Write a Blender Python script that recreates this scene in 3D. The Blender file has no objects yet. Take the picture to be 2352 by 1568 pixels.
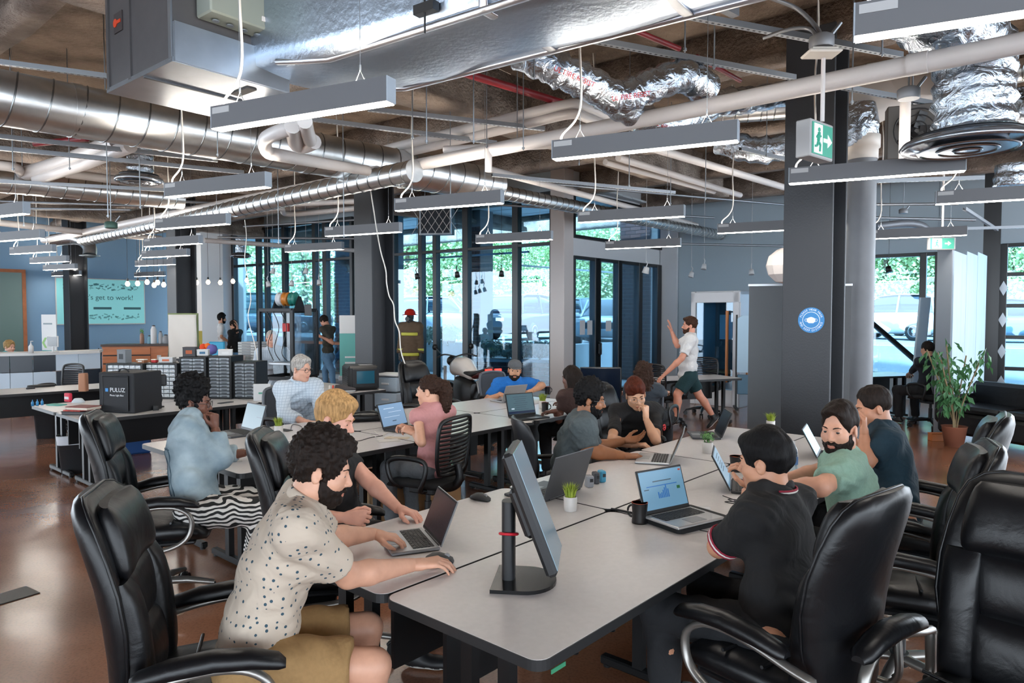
import bpy, bmesh, math, random
import numpy as np
from mathutils import Vector, Matrix
random.seed(7)
SC = bpy.context.scene
COL = SC.collection
# ------------------------------------------------------------------ camera, world, exposure
F, CX, CY, PITCH, CAMH = 1607.0, 1176.0, 784.0, math.radians(2.28), 1.77
cam_d = bpy.data.cameras.new('camera'); cam_d.sensor_width = 36.0; cam_d.lens = F / 2352 * 36
cam_d.clip_start = 0.05; cam_d.clip_end = 300
cam = bpy.data.objects.new('camera', cam_d); COL.objects.link(cam)
cam.location = (0, 0, CAMH); cam.rotation_euler = (math.pi / 2 - PITCH, 0, 0)
SC.camera = cam
world = bpy.data.worlds.new('world'); SC.world = world; world.use_nodes = True
wn = world.node_tree.nodes; wl = world.node_tree.links
for n in list(wn): wn.remove(n)
w_out = wn.new('ShaderNodeOutputWorld'); w_bg = wn.new('ShaderNodeBackground')
w_bg.inputs[0].default_value = (0.80, 0.90, 1.0, 1); w_bg.inputs[1].default_value = 6.0
wl.new(w_bg.outputs[0], w_out.inputs[0])
sun_d = bpy.data.lights.new('sun', 'SUN'); sun_d.energy = 11; sun_d.angle = 0.02; sun_d.color = (1, 0.95, 0.87)
sun = bpy.data.objects.new('sun', sun_d); COL.objects.link(sun)
sun.rotation_euler = (math.radians(34), math.radians(-20), 0)
SC.view_settings.view_transform = 'Standard'
try: SC.view_settings.look = 'None'
except Exception: pass
SC.view_settings.exposure = 0.5; SC.view_settings.gamma = 1.0; SC.view_settings.use_curve_mapping = False
SC.cycles.max_bounces = 6; SC.cycles.diffuse_bounces = 4; SC.cycles.glossy_bounces = 4
SC.cycles.transmission_bounces = 4; SC.cycles.transparent_max_bounces = 10
SC.cycles.sample_clamp_indirect = 6.0; SC.cycles.caustics_reflective = False; SC.cycles.caustics_refractive = False
SC.cycles.use_denoising = True
FWD = Vector((0, math.cos(PITCH), -math.sin(PITCH))); UPC = Vector((0, math.sin(PITCH), math.cos(PITCH)))
EYE = Vector((0, 0, CAMH))
def ray(px, py):
    return Vector((1, 0, 0)) * ((px - CX) / F) + FWD - UPC * ((py - CY) / F)
def G(px, py, h=0.0):                       # where the line of sight meets the level z = h
    d = ray(px, py); t = (h - CAMH) / d.z; return EYE + d * t
def D(px, py, Y):                           # the point on that line of sight at distance Y into the room
    d = ray(px, py); return EYE + d * (Y / d.y)
def on_sphere(c, px, py, L, far=False):     # the point on that line of sight at length L from c
    d = ray(px, py).normalized(); oc = EYE - Vector(c); b = oc.dot(d); q = b * b - (oc.dot(oc) - L * L)
    if q <= 0: return EYE + d * (-b)
    s = math.sqrt(q); return EYE + d * (-b + (s if far else -s))
def srgb(h):
    h = h.lstrip('#'); v = [int(h[i:i + 2], 16) / 255 for i in (0, 2, 4)]
    return tuple(c / 12.92 if c <= .04045 else ((c + .055) / 1.055) ** 2.4 for c in v) + (1,)
# ------------------------------------------------------------------ materials
MATS = {}
def nodes_of(m):
    m.use_nodes = True; nt = m.node_tree; return nt, nt.nodes, nt.links, nt.nodes.get('Principled BSDF')
def M(name, hexc='#808080', rough=.5, metal=0., noise=None, bump=None, spec=None, emit=None, coat=0, stretch=None, alpha=None, sheen=0):
    """a plain procedural material: colour, gentle noise in the colour, fine relief"""
    if name in MATS: return MATS[name]
    m = bpy.data.materials.new(name); MATS[name] = m; nt, N, L, b = nodes_of(m)
    c = srgb(hexc); b.inputs['Base Color'].default_value = c; b.inputs['Roughness'].default_value = rough
    b.inputs['Metallic'].default_value = metal
    if spec is not None: b.inputs['Specular IOR Level'].default_value = spec
    if coat: b.inputs['Coat Weight'].default_value = coat; b.inputs['Coat Roughness'].default_value = .12
    if sheen: b.inputs['Sheen Weight'].default_value = sheen
    if emit: b.inputs['Emission Color'].default_value = srgb(emit[0]); b.inputs['Emission Strength'].default_value = emit[1]
    if noise or bump:
        tc = N.new('ShaderNodeTexCoord'); src = tc.outputs['Object']
        if stretch:
            mp = N.new('ShaderNodeMapping'); mp.inputs['Scale'].default_value = stretch; L.new(src, mp.inputs[0]); src = mp.outputs[0]
    if noise:
        nz = N.new('ShaderNodeTexNoise'); nz.inputs['Scale'].default_value = noise[0]; nz.inputs['Detail'].default_value = 4
        L.new(src, nz.inputs['Vector']); rp = N.new('ShaderNodeValToRGB'); a = noise[1]
        c2 = srgb(noise[2]) if len(noise) > 2 else tuple(min(1, x * (1 + a)) for x in c[:3]) + (1,)
        rp.color_ramp.elements[0].color = tuple(x * (1 - a) for x in c[:3]) + (1,); rp.color_ramp.elements[1].color = c2
        rp.color_ramp.elements[0].position = .32; rp.color_ramp.elements[1].position = .68
        L.new(nz.outputs['Fac'], rp.inputs[0]); L.new(rp.outputs[0], b.inputs['Base Color'])
    if bump:
        nb = N.new('ShaderNodeTexNoise'); nb.inputs['Scale'].default_value = bump[0]; nb.inputs['Detail'].default_value = 5
        L.new(src, nb.inputs['Vector']); bp = N.new('ShaderNodeBump'); bp.inputs['Strength'].default_value = bump[1]
        bp.inputs['Distance'].default_value = bump[2] if len(bump) > 2 else .02
        L.new(nb.outputs['Fac'], bp.inputs['Height']); L.new(bp.outputs[0], b.inputs['Normal'])
    return m
def emission(name, hexc, s):
    if name in MATS: return MATS[name]
    m = bpy.data.materials.new(name); MATS[name] = m; nt, N, L, b = nodes_of(m); N.remove(b)
    e = N.new('ShaderNodeEmission'); e.inputs[0].default_value = srgb(hexc); e.inputs[1].default_value = s
    L.new(e.outputs[0], N['Material Output'].inputs[0]); return m
def glassy(name, tint, gloss=.12, rough=.02):
    if name in MATS: return MATS[name]
    m = bpy.data.materials.new(name); MATS[name] = m; nt, N, L, b = nodes_of(m); N.remove(b)
    t = N.new('ShaderNodeBsdfTransparent'); t.inputs[0].default_value = srgb(tint)
    g = N.new('ShaderNodeBsdfGlossy'); g.inputs['Roughness'].default_value = rough; g.inputs[0].default_value = (1, 1, 1, 1)
    lw = N.new('ShaderNodeLayerWeight'); lw.inputs[0].default_value = .25
    mm = N.new('ShaderNodeMath'); mm.operation = 'MULTIPLY_ADD'; mm.inputs[1].default_value = .5; mm.inputs[2].default_value = gloss * .5
    L.new(lw.outputs['Fresnel'], mm.inputs[0])
    x = N.new('ShaderNodeMixShader'); L.new(mm.outputs[0], x.inputs[0]); L.new(t.outputs[0], x.inputs[1]); L.new(g.outputs[0], x.inputs[2])
    L.new(x.outputs[0], N['Material Output'].inputs[0]); return m
# ------------------------------------------------------------------ mesh building
def rotz(a): return Matrix.Rotation(a, 4, 'Z')
def frame(o, fwd, up=(0, 0, 1)):
    """matrix whose local Y looks along fwd, local Z near up"""
    y = Vector(fwd).normalized(); x = y.cross(Vector(up))
    x = x.normalized() if x.length > 1e-6 else Vector((1, 0, 0)); z = x.cross(y)
    m = Matrix.Identity(4)
    for i, v in enumerate((x, y, z)):
        for j in range(3): m[j][i] = v[j]
    m.translation = Vector(o); return m
class B:
    """collects simple shapes into one mesh"""
    def __init__(s, m=None): s.v = []; s.f = []; s.mi = []; s.sm = []; s.m = m or Matrix.Identity(4); s.cur = 0
    def add(s, vs, fs, smooth=False):
        o = len(s.v); m = s.m
        s.v += [tuple(m @ Vector(v)) for v in vs]; s.f += [tuple(i + o for i in f) for f in fs]
        s.mi += [s.cur] * len(fs); s.sm += [smooth] * len(fs); return s
    def box(s, c, d, rz=0, bev=0, mat=None):
        x, y, z = (q / 2 for q in d); R = Matrix.Translation(Vector(c)) @ (mat if mat else rotz(rz))
        if bev:
            e = min(bev, x * .98, y * .98, z * .98); vs = []; fs = []
            K = {}
            for sx in (-1, 1):
                for sy in (-1, 1):
                    for sz in (-1, 1):
                        for ax in range(3):
                            p = [sx * (x - e), sy * (y - e), sz * (z - e)]; p[ax] = (sx * x, sy * y, sz * z)[ax]
                            K[sx, sy, sz, ax] = len(vs); vs.append(R @ Vector(p))
            for ax in range(3):
                a, b = (ax + 1) % 3, (ax + 2) % 3
                for sg in (-1, 1):
                    q = []
                    for sa, sb in ((-1, -1), (1, -1), (1, 1), (-1, 1)):
                        t = [0, 0, 0]; t[ax] = sg; t[a] = sa; t[b] = sb; q.append(K[t[0], t[1], t[2], ax])
                    fs.append(q if sg > 0 else q[::-1])
                for sa in (-1, 1):
                    for sb in (-1, 1):
                        t0 = [0, 0, 0]; t1 = [0, 0, 0]; t0[ax] = -1; t1[ax] = 1
                        t0[a] = t1[a] = sa; t0[b] = t1[b] = sb
                        q = [K[(*t0, a)], K[(*t1, a)], K[(*t1, b)], K[(*t0, b)]]
                        fs.append(q if sa * sb < 0 else q[::-1])
            for sx in (-1, 1):
                for sy in (-1, 1):
                    for sz in (-1, 1):
                        q = [K[sx, sy, sz, i] for i in range(3)]; fs.append(q if sx * sy * sz > 0 else q[::-1])
            return s.add(vs, fs)
        vs = [R @ Vector((a, b, cc)) for cc in (-z, z) for b in (-y, y) for a in (-x, x)]
        return s.add(vs, [(0, 2, 3, 1), (4, 5, 7, 6), (0, 1, 5, 4), (2, 6, 7, 3), (0, 4, 6, 2), (1, 3, 7, 5)])
    def cyl(s, p0, p1, r0, r1=None, n=16, cap=True, smooth=True):
        r1 = r0 if r1 is None else r1; p0 = Vector(p0); p1 = Vector(p1)
        up = (0, 0, 1) if abs((p1 - p0).normalized().z) < .99 else (1, 0, 0); m = frame(p0, p1 - p0, up); h = (p1 - p0).length
        vs = []; fs = []
        for k in range(n):
            a = 2 * math.pi * k / n; vs.append(m @ Vector((math.cos(a) * r0, 0, math.sin(a) * r0)))
        for k in range(n):
            a = 2 * math.pi * k / n; vs.append(m @ Vector((math.cos(a) * r1, h, math.sin(a) * r1)))
        fs = [(k, n + k, n + (k + 1) % n, (k + 1) % n) for k in range(n)]
        s.add(vs, fs, smooth)
        if cap: s.add(vs[:n], [tuple(range(n))]); s.add(vs[n:], [tuple(range(n))[::-1]])
        return s
    def tube(s, pts, r, n=8, closed=False, flat=None, up=(0, 0, 1), smooth=True, cap=True):
        """sweep along pts; r a number or one per point; flat=(a, b) gives an oval section"""
        P = [Vector(p) for p in pts]; k = len(P); rs = r if isinstance(r, (list, tuple)) else [r] * k
        vs = []; px = None
        for i, p in enumerate(P):
            a = P[(i - 1) % k] if (closed or i > 0) else p; b = P[(i + 1) % k] if (closed or i < k - 1) else p
            t = (b - a).normalized() if (b - a).length > 1e-9 else Vector((0, 0, 1))
            if px is None:
                x = t.cross(Vector(up))
                if x.length < 1e-4: x = t.cross(Vector((1, 0, 0)))
            else: x = px - t * px.dot(t)
            if flat is not None:
                q = t.cross(Vector(up)); x = q if q.length > .05 else x
            x.normalize(); px = x; y = x.cross(t)
            fa, fb = flat or (1, 1)
            for j in range(n):
                w = 2 * math.pi * j / n
                vs.append(p + x * (math.cos(w) * rs[i] * fa) + y * (math.sin(w) * rs[i] * fb))
        fs = []
        for i in range(k if closed else k - 1):
            for j in range(n):
                a = i * n + j; b = i * n + (j + 1) % n; c = ((i + 1) % k) * n
                fs.append((a, b, c + (j + 1) % n, c + j))
        s.add(vs, fs, smooth)
        if not closed and cap: s.add(vs[:n], [tuple(range(n))[::-1]]); s.add(vs[-n:], [tuple(range(n))])
        return s
    def lathe(s, prof, n=24, o=(0, 0, 0), axis=(0, 0, 1), smooth=True):
        """prof = [(radius, height)...]"""
        ax = Vector(axis).normalized(); x = ax.cross(Vector((0, 1, 0)))
        x = x.normalized() if x.length > .01 else Vector((1, 0, 0)); y = ax.cross(x); o = Vector(o); vs = []; fs = []
        for r, h in prof:
            for j in range(n):
                w = 2 * math.pi * j / n; vs.append(o + ax * h + x * (math.cos(w) * r) + y * (math.sin(w) * r))
        for i in range(len(prof) - 1):
            for j in range(n):
                fs.append((i * n + j, i * n + (j + 1) % n, (i + 1) * n + (j + 1) % n, (i + 1) * n + j))
        s.add(vs, fs, smooth)
        if prof[0][0] > 1e-5: s.add(vs[:n], [tuple(range(n))[::-1]])
        if prof[-1][0] > 1e-5: s.add(vs[-n:], [tuple(range(n))])
        return s
    def prism(s, pts, z0, z1):
        """outline in local XY pushed from z0 to z1"""
        n = len(pts); a = sum(pts[i][0] * pts[(i + 1) % n][1] - pts[(i + 1) % n][0] * pts[i][1] for i in range(n))
        if a < 0: pts = pts[::-1]
        vs = [(x, y, z0) for x, y in pts] + [(x, y, z1) for x, y in pts]
        return s.add(vs, [tuple(range(n))[::-1], tuple(range(n, 2 * n))] + [(i, (i + 1) % n, n + (i + 1) % n, n + i) for i in range(n)])
    def loft(s, secs, n=24, e=2.6, smooth=True):
        """secs = [(centre, side, front, halfwidth, halfdepth, wrap)]: rounded-box sections skinned together"""
        vs = []
        for c, sd, fr, a, b, wr in secs:
            c = Vector(c); sd = Vector(sd); fr = Vector(fr)
            for j in range(n):
                w = 2 * math.pi * j / n; cx, sy = math.cos(w), math.sin(w)
                u = math.copysign(abs(cx) ** (2 / e), cx); t = math.copysign(abs(sy) ** (2 / e), sy)
                vs.append(c + sd * (u * a) + fr * (t * b + wr * u * u))
        k = len(secs); fs = []
        for i in range(k - 1):
            for j in range(n): fs.append((i * n + j, i * n + (j + 1) % n, (i + 1) * n + (j + 1) % n, (i + 1) * n + j))
        s.add(vs, fs, smooth); s.add(vs[:n], [tuple(range(n))[::-1]], smooth); s.add(vs[-n:], [tuple(range(n))], smooth); return s
    def quad(s, *p): return s.add(p, [tuple(range(len(p)))])
    def mesh(s, name, mats, flip=False):
        me = bpy.data.meshes.new(name); me.from_pydata(s.v, [], s.f)
        for m in (mats if isinstance(mats, (list, tuple)) else [mats]): me.materials.append(m)
        me.polygons.foreach_set('use_smooth', s.sm); me.polygons.foreach_set('material_index', s.mi); me.update()
        bm = bmesh.new(); bm.from_mesh(me); bmesh.ops.recalc_face_normals(bm, faces=bm.faces[:]); bm.to_mesh(me); bm.free()
        return me
    def obj(s, name, mats, parent=None, **kw):
        o = bpy.data.objects.new(name, s.mesh(name, mats)); COL.objects.link(o)
        if parent is not None: o.parent = parent
        tag(o, **kw); return o
def tag(o, label=None, cat=None, group=None, kind=None):
    for k, v in (('label', label), ('category', cat), ('group', group), ('kind', kind)):
        if v: o[k] = v
    return o
def thing(name, label, cat, loc=(0, 0, 0), rz=0, group=None):
    o = bpy.data.objects.new(name, None); COL.objects.link(o); o.empty_display_size = .1
    o.location = loc; o.rotation_euler = (0, 0, rz); return tag(o, label, cat, group)
def dup(o, loc=None, rz=None, label=None, group=None, parent=None):
    c = o.copy(); COL.objects.link(c)
    if parent is not None: c.parent = parent
    if loc is not None: c.location = loc
    if rz is not None: c.rotation_euler = (0, 0, rz)
    if label: c['label'] = label
    if group: c['group'] = group
    for ch in list(o.children): dup(ch, parent=c)
    return c
def share(o, parent=None, loc=None, rot=None):      # one more of an alike piece, same mesh data
    c = o.copy(); COL.objects.link(c)
    if parent is not None: c.parent = parent
    if loc is not None: c.location = loc
    if rot is not None: c.rotation_euler = rot
    return c
def S(b, name, mat, parent=None):                    # a piece of the setting
    return b.obj(name, mat, parent, kind=None if parent else 'structure')
def text(s, size, mat, m, parent=None, name='lettering', align='CENTER', ext=.0006):
    cu = bpy.data.curves.new(name, 'FONT'); cu.body = s; cu.size = size; cu.align_x = align; cu.align_y = 'CENTER'; cu.extrude = ext
    tmp = bpy.data.objects.new(name, cu); COL.objects.link(tmp); dg = bpy.context.evaluated_depsgraph_get()
    me = bpy.data.meshes.new_from_object(tmp.evaluated_get(dg)); bpy.data.objects.remove(tmp)
    me.materials.clear(); me.materials.append(mat); o = bpy.data.objects.new(name, me); COL.objects.link(o)
    if parent is not None: o.parent = parent
    o.matrix_local = m; return o
def upright(o, a):     # a matrix for something flat that stands upright at o and whose face looks along compass angle a (from +Y towards +X)
    n = Vector((math.sin(a), math.cos(a), 0)); x = Vector((0, 0, 1)).cross(n); m = Matrix.Identity(4)
    for j in range(3): m[j][0] = x[j]; m[j][1] = (0, 0, 1)[j]; m[j][2] = n[j]
    m.translation = Vector(o); return m
def spline(pts, n=6):
    P = [Vector(p) for p in pts]; out = []
    for i in range(len(P) - 1):
        a = P[max(i - 1, 0)]; b = P[i]; c = P[i + 1]; d = P[min(i + 2, len(P) - 1)]
        for k in range(n):
            t = k / n
            out.append(b + (c - a) * (.5 * t) + (a * 2 - b * 5 + c * 4 - d) * (.5 * t * t) + (-a + b * 3 - c * 3 + d) * (.5 * t ** 3))
    return out + [P[-1]]
ORD = ['first', 'second', 'third', 'fourth', 'fifth', 'sixth', 'seventh', 'eighth', 'ninth', 'tenth', 'eleventh', 'twelfth', 'thirteenth', 'fourteenth', 'fifteenth', 'sixteenth', 'seventeenth', 'eighteenth', 'nineteenth', 'twentieth'] + ['twenty-' + q for q in ('first', 'second', 'third', 'fourth', 'fifth', 'sixth')]
def nth(xs, i): return ORD[sorted(range(len(xs)), key=lambda k: xs[k]).index(i)]     # place from the left
def comp(deg): return Vector((math.sin(math.radians(deg)), math.cos(math.radians(deg)), 0))
# ------------------------------------------------------------------ the building
d1 = comp(-50.5); d2 = comp(39.5)            # the two directions of the building
U = comp(127.0)                              # along the window wall, left to right
def floor_material():
    m = bpy.data.materials.new('polished_concrete'); nt, N, L, b = nodes_of(m)
    tc = N.new('ShaderNodeTexCoord'); n1 = N.new('ShaderNodeTexNoise'); n1.inputs['Scale'].default_value = .7; n1.inputs['Detail'].default_value = 5
    n2 = N.new('ShaderNodeTexNoise'); n2.inputs['Scale'].default_value = 70; n2.inputs['Detail'].default_value = 6
    for n in (n1, n2): L.new(tc.outputs['Object'], n.inputs['Vector'])
    r1 = N.new('ShaderNodeValToRGB'); e = r1.color_ramp.elements
    e[0].color = srgb('#744c39'); e[0].position = .3; e[1].color = srgb('#b08268'); e[1].position = .72
    q = e.new(.52); q.color = srgb('#95664d')
    r2 = N.new('ShaderNodeValToRGB'); r2.color_ramp.elements[0].color = (.6, .56, .54, 1); r2.color_ramp.elements[0].position = .36
    r2.color_ramp.elements[1].color = (1.05, 1, .97, 1); r2.color_ramp.elements[1].position = .52
    mx = N.new('ShaderNodeMix'); mx.data_type = 'RGBA'; mx.blend_type = 'MULTIPLY'; mx.inputs[0].default_value = .45
    L.new(n1.outputs['Fac'], r1.inputs[0]); L.new(n2.outputs['Fac'], r2.inputs[0])
    L.new(r1.outputs[0], mx.inputs[6]); L.new(r2.outputs[0], mx.inputs[7]); L.new(mx.outputs[2], b.inputs['Base Color'])
    mr = N.new('ShaderNodeMapRange'); mr.inputs[3].default_value = .13; mr.inputs[4].default_value = .22
    L.new(n1.outputs['Fac'], mr.inputs[0]); L.new(mr.outputs[0], b.inputs['Roughness'])
    n3 = N.new('ShaderNodeTexNoise'); n3.inputs['Scale'].default_value = 2.2; n3.inputs['Detail'].default_value = 3; L.new(tc.outputs['Object'], n3.inputs['Vector'])
    bp = N.new('ShaderNodeBump'); bp.inputs['Strength'].default_value = .16; bp.inputs['Distance'].default_value = .02
    L.new(n3.outputs['Fac'], bp.inputs['Height']); L.new(bp.outputs[0], b.inputs['Normal'])
    b.inputs['Specular IOR Level'].default_value = .65
    return m
def brick_material():
    m = bpy.data.materials.new('far_brick'); nt, N, L, b = nodes_of(m)
    tc = N.new('ShaderNodeTexCoord'); bt = N.new('ShaderNodeTexBrick'); bt.inputs['Scale'].default_value = 1.0
    bt.inputs['Color1'].default_value = srgb('#5a3a36'); bt.inputs['Color2'].default_value = srgb('#4a3231'); bt.inputs['Mortar'].default_value = srgb('#8b8583')
    bt.inputs['Brick Width'].default_value = .22; bt.inputs['Row Height'].default_value = .075; bt.inputs['Mortar Size'].default_value = .006
    L.new(tc.outputs['Generated'], bt.inputs['Vector']); L.new(bt.outputs[0], b.inputs['Base Color']); return m
m_floor = floor_material()
m_ceil = M('sprayed_ceiling', '#75675b', .95, noise=(1.6, .35, '#a08f80'), bump=(22, .9, .05))
m_beam = M('sprayed_beam', '#93847a', .95, noise=(2.2, .4, '#b8a99c'), bump=(30, .9, .05))
m_white = M('white_paint', '#c9cdd2', .6); m_grey = M('grey_paint', '#a6b7c2', .65); m_blue = M('blue_paint', '#82a8c8', .6)
m_black = M('black_aluminium', '#14171b', .35, spec=.5); m_coldark = M('dark_steel_paint', '#2b2e33', .5, bump=(60, .1))
m_glass = glassy('window_glass', '#c3e4f7', .10); m_metal = M('galvanised', '#b5babd', .32, .9, noise=(6, .12), bump=(14, .12))
m_wood_base = M('timber_base', '#8a5636', .5, noise=(3, .2), stretch=(1, 8, 8))
CEIL = 4.75
b = B(); b.quad((-30, -12, 0), (18, -12, 0), (15.2, 10.2, 0), (3.95, 18.6, 0), (.9, 14.85, 0), (-9.4, 22.6, 0), (-14, 31, 0), (-30, 16, 0))
S(b, 'floor', m_floor)
# floor saw cuts, shallow lines
b = B(); b.quad((-30, -12, CEIL), (-30, 16, CEIL), (-14, 31, CEIL), (-9.4, 22.6, CEIL), (.9, 14.85, CEIL), (3.95, 18.6, CEIL), (15.2, 10.2, CEIL), (18, -12, CEIL))
ceiling = S(b, 'ceiling', m_ceil)
def beam(p, q, z0, z1, w, name='beam', mat=None, tw=.03):
    """a sprayed I-section between two plan points"""
    p = Vector((p[0], p[1], 0)); q = Vector((q[0], q[1], 0)); L = (q - p).length; bb = B(frame(p, q - p))
    n = max(6, int(L / .5)); secs = []
    for i in range(n + 1):
        y = L * i / n; j = .018 * math.sin(i * 2.7 + L) ; j2 = .02 * math.sin(i * 1.7)
        for (x, z) in ((-w / 2 - j, z0 + j2 * .4), (w / 2 + j2, z0), (w / 2 + j, z0 + .09 + j2), (w * .16 + j2, z0 + .15), (w * .16 + j, z1), (-w * .16, z1), (-w * .16 - j, z0 + .15), (-w / 2 - j2, z0 + .09)):
            secs.append((x, y, z))
    fs = [(i * 8 + k, i * 8 + (k + 1) % 8, (i + 1) * 8 + (k + 1) % 8, (i + 1) * 8 + k) for i in range(n) for k in range(8)]
    bb.add(secs, fs, True); return S(bb, name, mat or m_beam, ceiling)
for k, t in enumerate((-2.2, .4, 3.0, 5.6, 8.2, 10.8, 13.4, 16.0, 18.6)):     # secondary beams along d1
    c = Vector((-1.5, 0, 0)) + d2 * t
    beam(c - d1 * 13, c + d1 * (24 if t < 17 else 20), 4.28, CEIL, .26)
for t in (-9, -3.2, 3.4, 10.2):                                               # girders along d2 over the columns
    c = Vector((-2.2, 11.3, 0)) + d1 * t
    beam(c - d2 * 15, c + d2 * (6 if t < 0 else 8), 4.05, CEIL, .38, 'girder')
# ------------------------------------------------------------------ walls
def wallbox(p, q, z0, z1, name, mat, th=.2, parent=None, side=1):
    p = Vector((p[0], p[1], 0)); q = Vector((q[0], q[1], 0)); bb = B(frame(p, q - p)); L = (q - p).length
    bb.box((-side * th / 2, L / 2, (z0 + z1) / 2), (th, L, z1 - z0)); return S(bb, name, mat, parent)
PW = Vector((-2.4, 17.2, 0))
def onplane(px, p, u):                    # plan point where the column of pixels px meets the upright plane p + t u
    r = (px - CX) / F; p = Vector(p); t = (r * p.y - p.x) / (u.x - r * u.y); return p + u * t
def W(px): return onplane(px, PW, U)
UD = comp(40.0)                           # the door wall
PD = W(1300)
def DW(px): return onplane(px, PD, UD)
PE = DW(1519)
def FW(px): return onplane(px, PE + comp(127) * .0, comp(127))
wallbox(W(538), W(488), 0, CEIL, 'wall_pillar_left', m_white, .35)
bl0, bl1 = onplane(-180, (-12.5, 21, 0), d2), onplane(388, (-12.5, 21, 0), d2)
wallbox(bl0, bl1, 0, CEIL, 'wall_left', m_blue, .2)
wallbox(bl0 + Vector((.02, -.02, 0)), bl1 + Vector((.02, -.02, 0)), 0, .12, 'baseboard_left', m_wood_base, .04, side=-1)
# the room beyond the opening
bk = M('far_room_white', '#c8c4bd', .7); mus = M('mustard_panel', '#8c7f1c', .6)
wb = wallbox(onplane(380, (-12, 27.5, 0), comp(97)), onplane(560, (-12, 27.5, 0), comp(97)), 0, CEIL, 'wall_far_room', bk)
for px, z0, z1, w in ((483, 1.15, 1.75, 22), (470, .35, 1.1, 26), (486, 1.8, 2.0, 8)):
    p = onplane(px, (-12, 27.3, 0), comp(97)); bb = B(upright((p.x, p.y - .15, (z0 + z1) / 2), math.radians(187)))
    bb.box((0, 0, 0), (w * 27 / F, z1 - z0, .08), bev=.01); bb.obj('mustard_wall_panel', mus, wb)
# window wall, header and sill
wallbox(W(540), W(1275), 4.32, CEIL, 'wall_window_header', m_grey, .25)
wallbox(W(540), W(1275), 0, .14, 'wall_window_sill', m_grey, .25)
def mull(win, p, u, z0, z1, w=.07, dep=.16):
    a = math.atan2(u.x, u.y); bb = B(Matrix.Translation((p.x, p.y, 0)) @ rotz(-a)); bb.box((0, 0, (z0 + z1) / 2), (dep, w, z1 - z0), bev=.008); return bb.obj('mullion', m_black, win)
def rail(win, p, q, z, h=.07, dep=.14):
    bb = B(frame(p, q - p)); L = (q - p).length; bb.box((0, L / 2, z), (dep, L, h), bev=.006); return bb.obj('transom', m_black, win)
def pane(win, p, q, z0, z1):
    bb = B(frame(p, q - p)); L = (q - p).length; bb.box((.0, L / 2, (z0 + z1) / 2), (.012, max(.02, L - .04), z1 - z0)); return bb.obj('pane', m_glass, win)
def window(name, pts, u, z0, zs, widths):
    """a framed glazed screen: uprights at pts, rails at heights zs, a pane in each opening"""
    win = bpy.data.objects.new(name, None); COL.objects.link(win); win['kind'] = 'structure'
    for p, w in zip(pts, widths): mull(win, p, u, z0, zs[-1], w)
    for z in zs: rail(win, pts[0], pts[-1], z - .03)
    rail(win, pts[0], pts[-1], z0 + .03)
    for p, q in zip(pts[:-1], pts[1:]):
        zz = [z0] + list(zs)
        for a, c in zip(zz[:-1], zz[1:]): pane(win, p, q, a, c)
    return win
TR = 3.27
window('window_1', [W(x) for x in (541, 597, 616, 657, 727, 751, 812)], U, .14, (TR, 4.32), (.12, .12, .1, .14, .14, .16, .1))
window('window_2', [W(x) for x in (908, 970, 1003, 1073, 1187, 1270)], U, .14, (TR, 4.32), (.10, .13, .12, .17, .16, .09))
wallbox(W(812), W(908), 0, CEIL, 'wall_window_pier', m_grey, .3)
# white corner pillar between the glazing and the doors
pil = W(1290); bb = B(Matrix.Translation((pil.x, pil.y, 0)) @ rotz(-math.radians(40))); bb.box((0, 0, CEIL / 2), (.36, .34, CEIL), bev=.01)
S(bb, 'wall_corner_pillar', M('pillar_white', '#c2bcba', .6))
# the door wall
wallbox(DW(1312), DW(1519), 2.98, 3.36, 'wall_door_beam', m_white, .28)
wallbox(DW(1312), DW(1519), 4.32, CEIL, 'wall_door_header', m_white, .28)
window('window_3', [DW(1313), DW(1518)], UD, 3.36, (4.34,), (.07, .12))
def door(name, pxs, z1, widths, handle=None):
    dr = window(name, [DW(x) for x in pxs], UD, 0.0, (z1,), widths)
    if handle:
        p = DW(handle); bb = B(Matrix.Translation((p.x, p.y, 0)) @ rotz(-math.radians(40)))
        bb.tube([(.08, 0, .85), (.14, 0, .88), (.14, 0, 1.12), (.08, 0, 1.15)], .014); bb.box((.09, 0, 1.0), (.02, .06, .22), bev=.005); bb.obj('door_handle', m_black, dr)
    return dr
door('door_1', (1313, 1366), 2.98, (.08, .2), None); door('door_2', (1368, 1418), 2.98, (.2, .15), 1369)
door('door_3', (1418, 1465, 1508), 2.98, (.16, .16, .2))
# notices stuck on the door glass
for px, py, w, h in ((1334, 752, 15, 33), (1351, 752, 15, 33), (1394, 748, 17, 24)):
    p = DW(px); dz = CAMH - (py - 720) * p.y / F; bb = B(upright((p.x + .03, p.y - .04, dz), math.radians(130)))
    bb.box((0, 0, 0), (w * p.y / F * 1.35, h * p.y / F, .004)); bb.obj('paper_notice', M('notice_paper', '#c9ccd0', .8), None, label={1334: 'tall paper notice on the outer edge of the glazed door', 1351: 'tall paper notice beside the door handle stile', 1394: 'small square paper notice on the second glazed door'}[px], cat='notice')
# far wall with its window, to the right
q0 = PE; e1 = FW(1557)
wallbox(q0, FW(1905), 0, CEIL, 'wall_far', m_grey, .2)
wallbox(q0 + Vector((-.02, -.05, 0)), e1 + Vector((-.02, -.05, 0)), 0, CEIL, 'wall_far_return', m_white, .08, side=-1)
wallbox(FW(1905), FW(2152), 3.0, CEIL, 'wall_far_header', m_grey, .2)
wallbox(FW(1905), FW(2152), 0, .48, 'wall_far_sill', m_grey, .2)
window('window_4', [FW(x) for x in (1908, 2118, 2150)], comp(127), .48, (3.0,), (.08, .12, .08))
wallbox(FW(2150), FW(2295), 0, CEIL, 'wall_far_pier', m_grey, .2)
wallbox(FW(1560), FW(1905), 0, .1, 'baseboard_far', m_wood_base, .26)
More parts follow.
